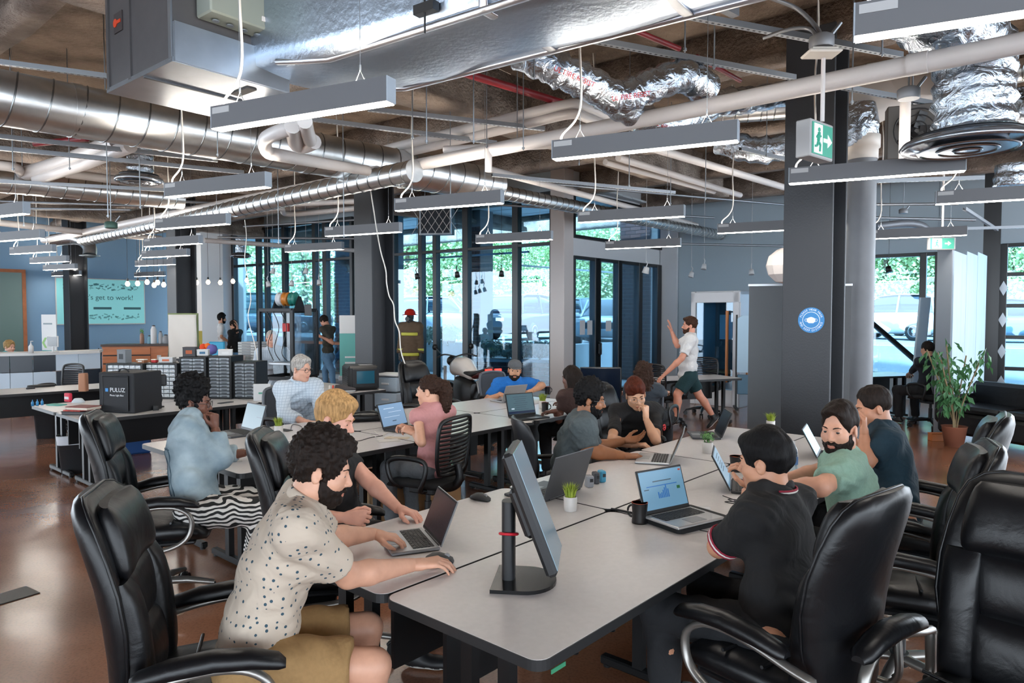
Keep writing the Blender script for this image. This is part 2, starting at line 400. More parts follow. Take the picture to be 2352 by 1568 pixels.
# sectional glazed shutter door
gd = window('door_4', [FW(x) for x in (2296, 2400, 2520)], comp(127), 0, (.75, 1.35, 1.95, 2.55, 3.1), (.2, .12, .1))
for z in (.45, 1.05, 1.65, 2.25):
    p = FW(2302); bb = B(upright((p.x - .08, p.y - .12, z), math.radians(217))); bb.prism([(-.07, 0), (0, -.14), (.07, 0), (0, .14)], 0, .02); bb.obj('hinge_plate', M('hinge_silver', '#a9b0b8', .35, .8), gd)
wallbox(FW(2290), FW(2700), 3.1, CEIL, 'wall_far_door_header', m_grey, .2)
# ------------------------------------------------------------------ steel columns (H sections)
def column(px, Y, name, w=.44, z1=4.4):
    p = D(px, 720, Y); a = math.radians(39.5); o = B(Matrix.Translation((p.x, p.y, 0)) @ rotz(-a))
    o.box((0, -w / 2, z1 / 2), (w, .03, z1), bev=.006); o.box((0, w / 2, z1 / 2), (w, .03, z1), bev=.006); o.box((0, 0, z1 / 2), (.03, w - .03, z1))
    c = S(o, name, m_coldark); q = B(Matrix.Translation((p.x, p.y, 0)) @ rotz(-a)); q.box((0, 0, .02), (w + .12, w + .12, .04)); S(q, 'base_plate', m_coldark, c)
    return c
column(1869, 6.72, 'column_1'); column(861, 11.4, 'column_2'); column(419, 15.9, 'column_3'); column(175, 19.4, 'column_4')
pc = D(2274, 720, 12.8); bb = B(Matrix.Translation((pc.x, pc.y, 0)) @ rotz(-.6)); bb.box((0, 0, 2.35), (.26, .26, 4.7)); S(bb, 'column_5', m_black)
# round concrete column to the right of the near steel column
pr = D(1973, 720, 8.2); bb = B(); bb.lathe([(.158, 0), (.158, 3.63), (.16, 3.64)], 28, (pr.x, pr.y, 0)); rc = S(bb, 'column_6', M('round_column_grey', '#6a6e74', .45, noise=(3, .12)))
bb = B(); bb.lathe([(.17, 3.55), (.17, 3.68), (.19, 3.68), (.19, 3.82), (.16, 3.83)], 28, (pr.x, pr.y, 0)); S(bb, 'collar', M('collar_white', '#d5d2cc', .5), rc)
# ------------------------------------------------------------------ outside
m_asph = M('asphalt', '#8d9094', .9, noise=(.8, .1)); m_conc = M('pale_concrete', '#aeb2b4', .85, noise=(2, .08)); m_brick = brick_material()
NW = Vector((-U.y, U.x, 0)); NW = NW if NW.y > 0 else -NW      # outward from the window wall
b = B(); b.quad((-60, 19.5 + 14, .78), (-60, 110, .78), (70, 110, .78), (70, 10, .78), (20, 12, .78), (4.6, 22.8, .78), (1.2, 19.0, .78), (-12, 29, .78))
S(b, 'parking_ground', m_asph)
b = B(); b.quad((-14, 31, -.02), (-12, 29.0, -.02), (1.2, 19, -.02), (4.6, 22.8, -.02), (20, 12, -.02), (16, 9, -.02), (3.9, 18.2, -.02), (.9, 14.8, -.02), (-9.4, 22.6, -.02))
S(b, 'terrace_ground', m_conc)
# retaining kerb between terrace and parking, and the soffit over the terrace
for p, q in (((-12, 29), (1.2, 19)), ((1.2, 19), (4.6, 22.8)), ((4.6, 22.8), (20, 12))): wallbox(p, q, -.02, .9, 'kerb_wall', m_conc, .3)
sof = M('soffit_board', '#d5dee4', .6); so = bpy.data.objects.new('soffit_ceiling', None); COL.objects.link(so); so['kind'] = 'structure'
for k in range(9):
    p = W(430) + NW * (.28 + k * .45); q = W(1330) + NW * (.28 + k * .45); bb = B(frame(p, q - p)); L = (q - p).length
    bb.box((0, L / 2, 4.42 + .008 * (k % 2)), (.445, L, .05), bev=.008); bb.obj('soffit_plank', sof, so)
# outside brick columns built of courses
mbr = [M('brick_a', '#5d4140', .85), M('brick_b', '#6a4a47', .85), M('brick_c', '#4f3a3c', .85)]; m_mort = M('mortar', '#8d8987', .9)
brick_proto = {}
def brick_pillar(name, p, ang, wx, wy, z0, z1, maxn=300):
    o = B(Matrix.Translation((p.x, p.y, 0)) @ rotz(ang)); o.box((0, 0, (z0 + z1) / 2), (wx - .03, wy - .03, z1 - z0)); c = S(o, name, m_mort)
    M0 = Matrix.Translation((p.x, p.y, 0)) @ rotz(ang); rows = int((z1 - z0) / .1); n = 0
    for r in range(rows):
        z = z0 + .05 + r * .1
        for side in (0, 1):
            L = wx if side == 0 else wy; m = max(1, round(L / .28)); w = L / m
            off = (r % 2) * .5
            for k in range(m + (r % 2)):
                x0 = max(-L / 2, -L / 2 + (k - off) * w); x1 = min(L / 2, -L / 2 + (k + 1 - off) * w)
                if x1 - x0 < .04 or n >= maxn: continue
                key = (round(x1 - x0, 3), (n * 7) % 3)
                if key not in brick_proto:
                    bb = B(); bb.box((0, 0, 0), (x1 - x0 - .012, .03, .088)); brick_proto[key] = bb.mesh('brick', mbr[key[1]])
                ob = bpy.data.objects.new('brick', brick_proto[key]); COL.objects.link(ob); ob.parent = c; n += 1
                T = Matrix.Translation(((x0 + x1) / 2, -wy / 2, z)) if side == 0 else Matrix.Translation((-wx / 2, (x0 + x1) / 2, z)) @ rotz(math.pi / 2)
                ob.matrix_local = M0 @ T
    return c
pb = D(1100, 720, 18.2); brick_pillar('brick_column_1', pb, -math.radians(37), .55, .55, -.02, 4.4, 200)
pb = DW(1462) + Vector((1.0, .45, 0)); pb = D(1470, 720, 18.9); brick_pillar('brick_column_2', pb, -math.radians(40), .95, .5, -.02, 4.4, 300)
pb = D(803, 720, 20.6); brick_pillar('brick_column_3', pb, -math.radians(37), .75, .5, -.02, 4.4, 200)
# ------------------------------------------------------------------ pendant strip lights
m_lamp = emission('strip_diffuser', '#fff6ea', 34); m_up = emission('added_uplight', '#fff2e2', 60)
m_house = M('lamp_housing', '#5f6165', .5, .1); m_cap = M('lamp_end_cap', '#9aa5b0', .5); m_cord = M('white_cord', '#dcd9d2', .6); m_wire = M('steel_wire', '#8f9499', .4, .8)
m_sticker = M('lamp_sticker', '#a9abad', .7)
LZ = 2.83; LANG = math.radians(-25.5)
def make_light():
    t = thing('pendant_light', '', 'light')
    b = B(); b.box((0, 0, .062), (1.215, .075, .124)); b.obj('housing', m_house, t)
    b = B(); b.box((0, 0, -.002), (1.21, .068, .006)); b.obj('diffuser', m_lamp, t)
    b = B(); b.box((0, 0, .1243), (1.18, .045, .0008)); b.obj('added_uplight_strip', m_up, t)  # added glowing strip, unseen from below, to brighten the ceiling
    for s in (-1, 1):
        b = B(); b.box((s * .6105, 0, .062), (.006, .078, .127), bev=.002); b.obj('end_cap', m_cap, t)
        x = s * .42; b = B(); b.tube([(x - .035, 0, .125), (x, 0, .19), (x + .035, 0, .125)], .0035, 5); b.cyl((x, 0, .185), (x, 0, .215), .006, n=6); b.cyl((x, 0, .2), (x, 0, 1.93), .0018, n=4); b.obj('hanger', m_wire, t)
    b = B(); b.tube(spline([(-.56, .01, .12), (-.55, .01, .17), (-.46, .02, .26), (-.42, .02, .4), (-.43, .015, .8), (-.41, .01, 1.3), (-.45, .0, 1.93)], 5), .008, 6); b.obj('power_cord', m_cord, t)
    b = B(); b.box((-.53, -.039, .095), (.13, .003, .035)); b.obj('sticker', m_sticker, t)
    return t
LIGHTS = [((487, 297), (908, 237), 'large pendant strip light in front of the spiral duct and air handler'),
 ((1270, 368), (1700, 322), 'pendant strip light just below the long white pipe, above the mid table'),
 ((1809, 422), (2220, 393), 'pendant strip light crossing the near dark steel column under the exit sign'),
 ((2190, 44), (2640, 0), 'pendant strip light cut off by the top corner above the foil duct'),
 ((385, 454), (618, 428), 'pendant strip light hanging right under the big spiral duct'),
 ((910, 487), (1158, 463), 'pendant strip light at the open end of the spiral duct'),
 ((1328, 510), (1573, 498), 'pendant strip light in front of the upper door window'),
 ((2212, 466), (2440, 452), 'pendant strip light cut off by the edge below the round diffuser'),
 ((362, 527), (526, 513), 'pendant strip light third back over the drawer cabinets'),
 ((748, 543), (923, 532), 'pendant strip light crossing the dark column with the hanging white cord'),
 ((1092, 557), (1270, 551), 'pendant strip light across the tall window with the brick column'),
 ((1390, 573), (1567, 563), 'pendant strip light level with the beam over the doors'),
 ((1674, 534), (1850, 527), 'pendant strip light partly hidden behind the near steel column'),
 ((2000, 548), (2207, 541), 'pendant strip light over the green exit sign on the panel box'),
 ((655, 579), (790, 572), 'pendant strip light in front of the window with the printer'),
 ((331, 567), (466, 558), 'pendant strip light fourth back, in front of the dark column'),
 ((330, 592), (432, 586), 'pendant strip light fifth back over the drawer cabinets'),
 ((322, 611), (392, 607), 'small far pendant strip light, sixth in the row before the column'),
 ((312, 636), (378, 632), 'farthest pendant strip light above the bare bulbs'),
 ((-70, 504), (42, 492), 'pendant strip light cut off by the left edge'),
 ((-25, 556), (104, 546), 'pendant strip light over the reception, nearest of its row'),
 ((28, 584), (124, 577), 'pendant strip light over the reception, second of its row'),
 ((72, 605), (156, 600), 'pendant strip light over the reception, third of its row'),
 ((100, 621), (178, 616), 'pendant strip light over the reception, fourth of its row'),
 ((124, 634), (182, 631), 'pendant strip light over the reception, last of its row')]
proto_light = make_light(); first = True
for a, c, lab in LIGHTS:
    p = (G(*a, LZ) + G(*c, LZ)) / 2
    if first: o = proto_light; first = False
    else: o = dup(proto_light)
    o.location = (p.x, p.y, LZ); o.rotation_euler = (0, 0, LANG); o['label'] = lab; o['group'] = 'pendant strip lights in rows'
# ------------------------------------------------------------------ ducts
def foil_material():
    m = bpy.data.materials.new('foil_wrap'); nt, N, L, b = nodes_of(m); b.inputs['Base Color'].default_value = srgb('#bcc8d4'); b.inputs['Metallic'].default_value = 1  # blue tint in the base colour stands in for reflected window light
    b.inputs['Roughness'].default_value = .24; tc = N.new('ShaderNodeTexCoord'); v = N.new('ShaderNodeTexVoronoi'); v.inputs['Scale'].default_value = 11
    n = N.new('ShaderNodeTexNoise'); n.inputs['Scale'].default_value = 9; n.inputs['Detail'].default_value = 6; n.inputs['Distortion'].default_value = 1.6
    L.new(tc.outputs['Object'], n.inputs['Vector']); L.new(n.outputs['Color'], v.inputs['Vector'])
    bp = N.new('ShaderNodeBump'); bp.inputs['Strength'].default_value = .8; bp.inputs['Distance'].default_value = .03; L.new(n.outputs['Fac'], bp.inputs['Height']); L.new(bp.outputs[0], b.inputs['Normal']); return m
m_foil = foil_material()
m_flat_foil = M('foil_board', '#b4c2d2', .36, 1., noise=(2, .06), bump=(26, .35, .01))  # bluish sheen of the windows put into the foil colour
m_spiral = M('spiral_steel', '#d3d6d7', .33, 1., noise=(5, .12), bump=(5, .12, .02)); m_seam = M('duct_seam', '#8a8e90', .3, 1.)
m_pipe = M('white_pvc', '#cfcccb', .4); m_red = M('red_sprinkler_pipe', '#7d1420', .45, noise=(6, .2)); m_strut = M('strut_steel', '#8d9298', .4, .7)
def spiral_duct(p, q, r, label, pitch=.26, caps=True):
    p = Vector(p); q = Vector(q); t = thing('spiral_duct', label, 'duct', p); L = (q - p).length; m = frame((0, 0, 0), q - p)
    b = B(m); b.cyl((0, 0, 0), (0, L, 0), r, n=40); b.obj('duct_shell', m_spiral, t)
    b = B(m); n = int(L / pitch * 20); b.tube([(math.cos(k / 20 * 2 * math.pi) * (r + .001), L * k / n, math.sin(k / 20 * 2 * math.pi) * (r + .001)) for k in range(n + 1)], .008, 5); b.obj('spiral_seam', m_seam, t)
    for y in [x for x in (L * .33, L * .62, L - .03) if L > 3]:
        b = B(m); b.cyl((0, y - .04, 0), (0, y + .04, 0), r + .006, n=40); b.obj('joint_band', m_spiral, t)
    return t
a, c = G(60, 235, 3.6), G(1137, 426, 3.6); u = (c - a).normalized()
spiral_duct(a - u * 2.2, c, .235, 'big round spiral duct running from the left edge to its open end')
a, c = G(800, 424, 3.3), G(190, 552, 3.3); u = (a - c).normalized()
spiral_duct(c, a + u * 1.2, .115, 'slim spiral duct beneath the long white pipe', .2)
spiral_duct(G(1100, 432, 3.62), G(1655, 540, 3.62), .11, 'slim spiral duct running on towards the far grey wall', .16)
spiral_duct(G(-60, 410, 3.5), G(420, 458, 3.5), .15, 'spiral duct low at the left behind the struts', .2)
p = D(1790, 240, 9.0); spiral_duct(D(1640, 262, 9.3), D(1990, 236, 8.4), .13, 'spiral duct behind the near steel column', .16)
p = D(2300, 160, 6.3); spiral_duct(D(2290, 175, 6.4), D(2480, 130, 5.8), .1, 'short spiral duct behind the foil drop duct', .14)
# elbow duct over the reception column
t = thing('elbow_duct', 'steel elbow duct with a flange above the reception column', 'duct', D(165, 560, 18.5)); o = t.location
b = B(); b.tube(spline([D(120, 552, 18.5) - o, D(178, 548, 18.5) - o, D(204, 565, 18.3) - o, D(206, 586, 18.2) - o], 6), .16, 20); b.obj('duct_shell', m_metal, t)
b = B(); q = D(206, 588, 18.2) - o; b.lathe([(.16, .03), (.24, .02), (.24, 0), (.1, 0)], 24, q); b.obj('flange', m_metal, t)
# rectangular foil duct leaving the air handler
def pipe(name, pts, r, mat, label, cat='pipe', n=14, group=None, bands=None):
    b = B(); b.tube(pts, r, n); o = b.obj(name, mat, None, label=label, cat=cat, group=group); return o
AN, AL, AR = G(398, 141, 3.3), G(250, 213, 3.3), G(667, 211, 3.3)
AF = AL + (AR - AN)
t = thing('air_handler', 'grey metal air handling unit hung from the ceiling', 'air unit', (AN.x, AN.y, 3.3))
mo = frame((0, 0, 0), AL - AN); e1 = (AL - AN).length; e2 = (AR - AN).length
sgn = 1 if (mo.inverted() @ (AR - AN)).x > 0 else -1
m_ac = M('unit_dark_grey', '#5c5b5d', .45, .5, noise=(9, .06)); m_acg = M('unit_green_grey', '#8f978f', .5, .2); m_galv = M('unit_galvanised', '#a8b0b8', .3, .85, noise=(4, .1))
b = B(mo); b.box((sgn * e2 / 2, e1 / 2, .455), (e2, e1, .88)); b.obj('casing', m_ac, t)
b = B(mo); b.box((sgn * e2 / 2, e1 / 2, .012), (e2 + .02, e1 + .02, .03)); b.obj('base_pan', m_galv, t)
b = B(mo); b.box((sgn * e2 * .5, -.012, .12), (e2, .03, .24)); b.obj('lower_panel', m_galv, t)
b = B(mo); b.box((sgn * (e2 * .54), -.10, .58), (e2 * .72, .18, .56), bev=.01); cb = b.obj('control_box', m_acg, t)
b = B(mo); b.cyl((sgn * e2 * .8, -.192, .66), (sgn * e2 * .8, -.2, .66), .02, n=14); b.obj('knockout', M('rubber_black', '#0e0f10', .7), cb)
for k in range(5):
    b = B(mo); b.cyl((sgn * e2 * (.28 + .12 * k), -.10, .288), (sgn * e2 * (.28 + .12 * k), -.10, .282), .022, n=12); b.obj('knockout', m_galv, cb)
b = B(mo); b.box((sgn * e2 * .7, -.195, .36), (.14, .006, .03)); b.obj('label_plate', M('label_white', '#d8dadb', .6), cb)
nl = -sgn
for y, z, w, h, mm, nm in ((e1 * .45, .72, .12, .2, '#d8dadb', 'label_plate'), (e1 * .83, .98, .1, .14, '#d8dadb', 'label_plate'), (e1 * .8, .43, .13, .13, '#3a3536', 'badge')):
    b = B(mo); b.box((nl * .004, y, z), (.008, w, h)); o = b.obj(nm, M('plate' + mm, mm, .5), t)
    if nm == 'badge':
        b = B(mo); b.cyl((nl * .009, y + .035, z), (nl * .013, y + .035, z), .028, n=16); b.obj('badge_disc', M('badge_red', '#c8401f', .5), o)
        b = B(mo); b.box((nl * .011, y - .02, z), (.004, .055, .022)); b.obj('badge_lettering', M('badge_red', '#c8401f', .5), o)
for y in (.02, e1 - .02, e1 * .62):
    b = B(mo); b.box((nl * .006, y, .455), (.012, .035, .88)); b.obj('corner_strip', m_galv if y < .3 else m_ac, t)
b = B(mo); b.box((sgn * e2 * .5, e1 * .42, -.008), (e2, .02, .012)); b.obj('pan_seam', M('seam_dark', '#55595e', .5, .5), t)
b = B(mo); b.box((sgn * e2 * .72, e1 * .2, -.006), (.07, .22, .012)); b.obj('pan_slot', M('slot_dark', '#4a4846', .6), t)
# foil faced duct: sections along d1
def foil_duct():
    o = G(984, 63, 3.3); t = thing('foil_wrapped_duct', 'large rectangular silver foil wrapped duct leaving the air handler', 'duct', o)
    ax = (G(1188, 0, 3.3) - G(780, 129, 3.3)).normalized(); per = Vector((-ax.y, ax.x, 0)); per = per if per.y > 0 else -per
    prof = []
    for s, w0, w1, z0, z1 in ((-1.62, .02, .62, .12, .75), (-1.4, .0, .62, .1, .8), (-1.1, -.02, .66, .05, .9), (-.8, -.05, .70, .0, .9), (-.45, -.02, .68, -.01, .9), (-.1, 0, .66, 0, .9), (.3, 0, .66, 0, .9), (.75, 0, .66, -.01, .9), (1.2, 0, .66, 0, .9), (1.7, 0, .66, 0, .9), (3.4, 0, .66, 0, .9)):
        prof.append((s, w0, w1, z0, z1))
    b = B(); vs = []; K = 28
    for i, (s, w0, w1, z0, z1) in enumerate(prof):
        for k in range(K):
            f = k / K * 4; e = int(f); g = f - e
            x, z = ((w0 + (w1 - w0) * g, z0), (w1, z0 + (z1 - z0) * g), (w1 - (w1 - w0) * g, z1), (w0, z1 - (z1 - z0) * g))[e]
            bow = .025 * math.sin(math.pi * g) * (1 + .5 * math.sin(i * 2.1))
            if e == 0: z -= bow
            if e == 3: x -= bow
            vs.append(ax * s + per * x + Vector((0, 0, z)))
    fs = [(i * K + k, i * K + (k + 1) % K, (i + 1) * K + (k + 1) % K, (i + 1) * K + k) for i in range(len(prof) - 1) for k in range(K)]
    b.add(vs, fs, True); b.obj('duct_wrap', m_flat_foil, t)
    for s in (-.42, .38, 1.2):
        b = B(); q = ax * s; z = -.012; b.tube([q + per * -.014 + Vector((0, 0, .9)), q + per * -.014 + Vector((0, 0, z)), q + per * .674 + Vector((0, 0, z)), q + per * .674 + Vector((0, 0, .9))], .03, 6, flat=(1, .12)); b.obj('foil_tape_band', M('foil_tape', '#d4d6dc', .35, 1.), t)
    for w in (0., .66):
        b = B(); b.tube([ax * -1.3 + per * w + Vector((0, 0, .085)), ax * -1.05 + per * w + Vector((0, 0, .04)), ax * -.8 + per * w, ax * 3.4 + per * w], .022, 6); b.obj('foil_tape_edge', M('foil_tape', '#d4d6dc', .35, 1.), t)
    b = B(); b.box(tuple(ax * .02 + per * -.04 + Vector((0, 0, .08))), (.14, .05, .05), rz=math.atan2(ax.y, ax.x)); b.cyl(ax * .02 + per * -.05 + Vector((0, 0, -.05)), ax * .02 + per * -.05 + Vector((0, 0, 1.4)), .006, n=6); b.obj('hanger_bracket', M('hanger_dark', '#2d2e30', .5, .5), t)
foil_duct()
def foil_tube(pts, r, label, wob=.12, name='foil_duct', marks=()):
    P = spline(pts, 9); rs = [r * (1 + wob * math.sin(i * 1.9) * math.sin(i * .61 + 1) + .05 * math.sin(i * 4.1)) for i in range(len(P))]
    t = thing(name, label, 'duct', P[0]); b = B(); b.tube([p - P[0] for p in P], rs, 22); b.obj('foil_sleeve', m_foil, t)
    mr = M('red_print', '#b3252a', .6)
    for i in range(3, len(P) - 2, 5):
        p = P[i] - P[0]; ax = (P[i + 1] - P[i - 1]).normalized(); v = (EYE - P[i]).normalized(); v = (v - ax * v.dot(ax)).normalized(); up = v.cross(ax)
        if ax.x < 0: ax = -ax; up = -up
        m = Matrix.Identity(4)
        for j in range(3): m[j][0] = ax[j]; m[j][1] = (v.cross(ax))[j]; m[j][2] = v[j]
        m.translation = p + v * (r * 1.1)
        if i in marks: text('UL FIRE RESIST', r * .42, mr, m, t, 'printed_lettering')
    return t
foil_tube([D(1190, 118, 5.2), D(1270, 155, 5.2), D(1350, 190, 5.3), D(1420, 225, 5.4), D(1500, 195, 5.5), D(1570, 175, 5.6), D(1620, 205, 5.8)], .125, 'flexible foil duct snaking beyond the rectangular duct, printed in red', marks=(13, 28))
foil_tube([D(1380, 215, 5.9), D(1460, 262, 6.0), D(1540, 285, 6.2), D(1640, 240, 6.4), D(1720, 230, 6.6), D(1800, 215, 6.9)], .12, 'second flexible foil duct lying behind the white pipe', marks=(13,))
foil_tube([D(1650, 322, 9.4), D(1740, 345, 9.2), D(1830, 330, 9.0)], .17, 'foil duct in the gap between the strip light and column')
foil_tube([D(2075, -30, 4.6), D(2150, 40, 4.7), D(2235, 105, 4.86), D(2236, 180, 4.86), D(2236, 300, 4.86)], .245, 'wide foil duct that drops to the round diffuser', .05, 'foil_drop_duct')
foil_tube([D(2330, 225, 6.6), D(2352, 250, 6.5), D(2420, 270, 6.3)], .13, 'foil duct scrap at the edge beside the drop duct')
foil_tube([D(2330, 380, 8.6), D(2325, 430, 8.6)], .2, 'short foil sleeve above the light at the edge', .05)
foil_tube([D(320, 335, 8.5), D(322, 380, 8.5), D(320, 412, 8.5)], .14, 'foil sleeve above the far round diffuser at left', .06)
foil_tube([D(553, 545, 17), D(553, 590, 17)], .12, 'tiny foil sleeve above the far window diffuser', .04)
def diffuser(p, R, label):
    t = thing('round_diffuser', label, 'diffuser', p); mm = M('diffuser_steel', '#9aa1aa', .22, .85)
    b = B(); b.lathe([(R * .6, .10), (R * .95, .05), (R, .02), (R * .97, 0), (R * .86, .02), (R * .84, .05)], 48); b.obj('outer_ring', mm, t)
    for k, rr in enumerate((.74, .46, .22)):
        b = B(); b.lathe([(R * rr, -.012 - .004 * k), (R * (rr - .03), -.02 - .004 * k), (R * (rr - .16), .03), (R * (rr - .2), .06)], 40); b.obj('cone_ring', mm, t)
    b = B(); b.lathe([(.001, .07), (R * .8, .07), (R * .8, .09), (.001, .09)], 32); b.obj('core', M('diffuser_core', '#23262b', .5, .4), t)
pd = D(2222, 340, 4.86); diffuser(pd, .415, 'big round ceiling diffuser with steel rings under the foil duct')
pd = D(320, 418, 8.5); diffuser(pd, .27, 'round ceiling diffuser seen edge-on at the left')
diffuser(D(553, 590, 17), .24, 'small round diffuser by the far white pillar')
# ------------------------------------------------------------------ white pipes
a, c = G(2352, 98, 3.4), G(100, 552, 3.4); u = (a - c).normalized()
t = thing('drain_pipe', 'long white pipe crossing the whole ceiling', 'pipe', c)
b = B(); b.tube([Vector((0, 0, 0)), a + u * 2 - c], .066, 18); b.obj('pipe_run', m_pipe, t)
for px, py in ((860, 396), (2108, 146)):
    q = G(px, py, 3.4) - c; b = B(); b.cyl(q - u * .06, q + u * .06, .071, n=18); b.obj('coupling', m_pipe, t)
q = G(1122, 343, 3.4) - c; b = B(); b.cyl(q, q + Vector((0, 0, -.22)), .035, n=12); b.obj('stub', m_pipe, t)
def wpipe(pts, r, label, mat=None, name='white_pipe', smooth=True):
    P = spline(pts, 5) if smooth and len(pts) > 2 else [Vector(p) for p in pts]; return pipe(name, P, r, mat or m_pipe, label)
z = 3.15
wpipe([G(845, 392, 3.35), G(760, 378, 3.3), G(645, 357, z), G(614, 348, z), G(610, 320, z), G(640, 303, z), G(668, 294, z + .02)], .055, 'white pipe bent back on itself below the near strip light')
wpipe([G(672, 288, 3.16), G(680, 330, 3.16), G(700, 335, 3.16), G(722, 325, 3.16)], .06, 'white trap elbow at the end of the bent pipe')
wpipe([G(700, 278, 3.16), G(705, 300, 3.16), G(712, 322, 3.16)], .055, 'white riser joined to the trap elbow')
wpipe([G(880, 345, 3.9), G(1180, 270, 3.9), G(1300, 243, 3.9), G(1340, 246, 3.9), G(1420, 278, 3.9), G(1520, 305, 3.9)], .06, 'upper white pipe with an elbow near the foil ducts')
wpipe([G(930, 352, 3.8), G(1200, 287, 3.8), G(1310, 262, 3.8), G(1345, 270, 3.8), G(1400, 292, 3.8)], .05, 'lower white pipe running beside the elbowed one')
wpipe([G(1020, 345, 3.5), G(1290, 330, 3.5)], .045, 'white pipe behind the long pipe near the spiral duct', smooth=False)
for i, (p, q, r) in enumerate((((1120, 388), (1600, 517), .05), ((1420, 362), (1700, 448), .045), ((1500, 340), (1800, 430), .05), ((1390, 372), (1640, 440), .04))):
    wpipe([G(*p, 3.75), G(*q, 3.75)], r, ['long white pipe heading for the far wall window', 'white pipe below the mid strip light, lower one', 'white pipe below the mid strip light, upper one', 'thin white pipe lowest of the three below the strip light'][i], smooth=False)
wpipe([G(60, 398, 3.6), G(150, 372, 3.6), G(270, 325, 3.6)], .09, 'fat white pipe at left behind the spiral duct', smooth=False)
wpipe([G(85, 412, 3.5), G(190, 378, 3.5), G(300, 335, 3.5)], .07, 'white pipe below the fat one at left', smooth=False)
wpipe([G(-40, 378, 3.6), G(30, 384, 3.6), G(50, 400, 3.6), G(48, 430, 3.6)], .06, 'white bent pipe at the left edge', smooth=True)
wpipe([G(150, 398, 3.55), G(400, 430, 3.55)], .055, 'white pipe along the left behind the diffuser', smooth=False)
wpipe([G(-30, 508, 3.4), G(190, 533, 3.4), G(370, 548, 3.4)], .06, 'white pipe above the reception lights', smooth=False)
wpipe([G(470, 552, 3.3), G(815, 575, 3.3)], .05, 'white conduit in front of the far windows', smooth=False)
wpipe([G(640, 470, 3.9), G(820, 462, 3.9)], .05, 'white pipe left of the dark column top', smooth=False)
wpipe([G(545, 490, 3.8), G(640, 478, 3.8), G(665, 492, 3.8), G(820, 478, 3.8)], .05, 'white pipe with a dip near the dark column')
# white transition box above the round column
t = thing('white_transition_duct', 'white flared duct above the round grey column', 'duct', D(1975, 300, 8.2)); o = t.location
b = B(); ring = []
for (x, y, w, dd) in ((1978, 262, .19, .19), (2010, 225, .25, .3), (2060, 190, .36, .38), (2110, 168, .36, .36)):
    ring.append((D(x, y, 8.3) - o, (1, .0, 0), (0, .5, .85), w, dd, 0))
b.loft(ring, 20, 3.4); b.obj('flared_sheet', M('duct_white', '#cdc9c4', .5), t)
b = B(); q = D(1976, 335, 8.2) - o; b.lathe([(.17, -.02), (.19, .12), (.2, .22), (.17, .4), (.15, .48)], 22, q); b.obj('foil_neck', m_foil, t)
# red sprinkler pipes
for i, (p, q, r, z) in enumerate((((1010, 150), (1310, 242), .038, 4.0), ((915, 205), (1160, 278), .022, 4.1), ((1405, 48), (1560, 112), .024, 4.15), ((1600, 130), (1700, 185), .022, 4.1), ((190, -8), (262, 14), .03, 4.2), ((80, 330), (200, 318), .04, 4.1))):
    pipe('sprinkler_pipe', [G(*p, z), G(*q, z)], r, m_red, ['thick red sprinkler pipe beside the foil duct', 'thin red pipe under the thick red one', 'dark red pipe above the perforated strut', 'red pipe left of the near column', 'red pipe behind the air handler top', 'red pipe behind the spiral duct at left'][i])
# ------------------------------------------------------------------ perforated struts
def strut_material():
    m = bpy.data.materials.new('perforated_strut'); nt, N, L, b = nodes_of(m); b.inputs['Roughness'].default_value = .4; b.inputs['Metallic'].default_value = .6
    tc = N.new('ShaderNodeTexCoord'); sp = N.new('ShaderNodeSeparateXYZ'); L.new(tc.outputs['Object'], sp.inputs[0])
    w = N.new('ShaderNodeMath'); w.operation = 'PINGPONG'; w.inputs[1].default_value = .025; L.new(sp.outputs['Y'], w.inputs[0])
    g = N.new('ShaderNodeMath'); g.operation = 'GREATER_THAN'; g.inputs[1].default_value = .0135; L.new(w.outputs[0], g.inputs[0])
    ax = N.new('ShaderNodeMath'); ax.operation = 'ABSOLUTE'; L.new(sp.outputs['X'], ax.inputs[0]); g2 = N.new('ShaderNodeMath'); g2.operation = 'LESS_THAN'; g2.inputs[1].default_value = .008; L.new(ax.outputs[0], g2.inputs[0])
    mu = N.new('ShaderNodeMath'); mu.operation = 'MULTIPLY'; L.new(g.outputs[0], mu.inputs[0]); L.new(g2.outputs[0], mu.inputs[1])
    mx = N.new('ShaderNodeMix'); mx.data_type = 'RGBA'; mx.inputs[6].default_value = srgb('#b4bac0'); mx.inputs[7].default_value = srgb('#26282b'); L.new(mu.outputs[0], mx.inputs[0]); L.new(mx.outputs[2], b.inputs['Base Color']); return m
m_perf = strut_material()
def strut(p, q, z, label, ext=0):
    a = G(*p, z); c = G(*q, z); u = (c - a).normalized(); a = a - u * ext; c = c + u * ext; L = (c - a).length
    t = thing('strut_channel', label, 'strut', a, -math.atan2((c - a).x, (c - a).y), 'perforated strut channels')
    b = B(); b.box((0, L / 2, 0), (.042, L, .003)); b.obj('slotted_web', m_perf, t)
    for s in (-1, 1):
        b = B(); b.box((s * .02, L / 2, .021), (.003, L, .042)); b.obj('flange', m_strut, t)
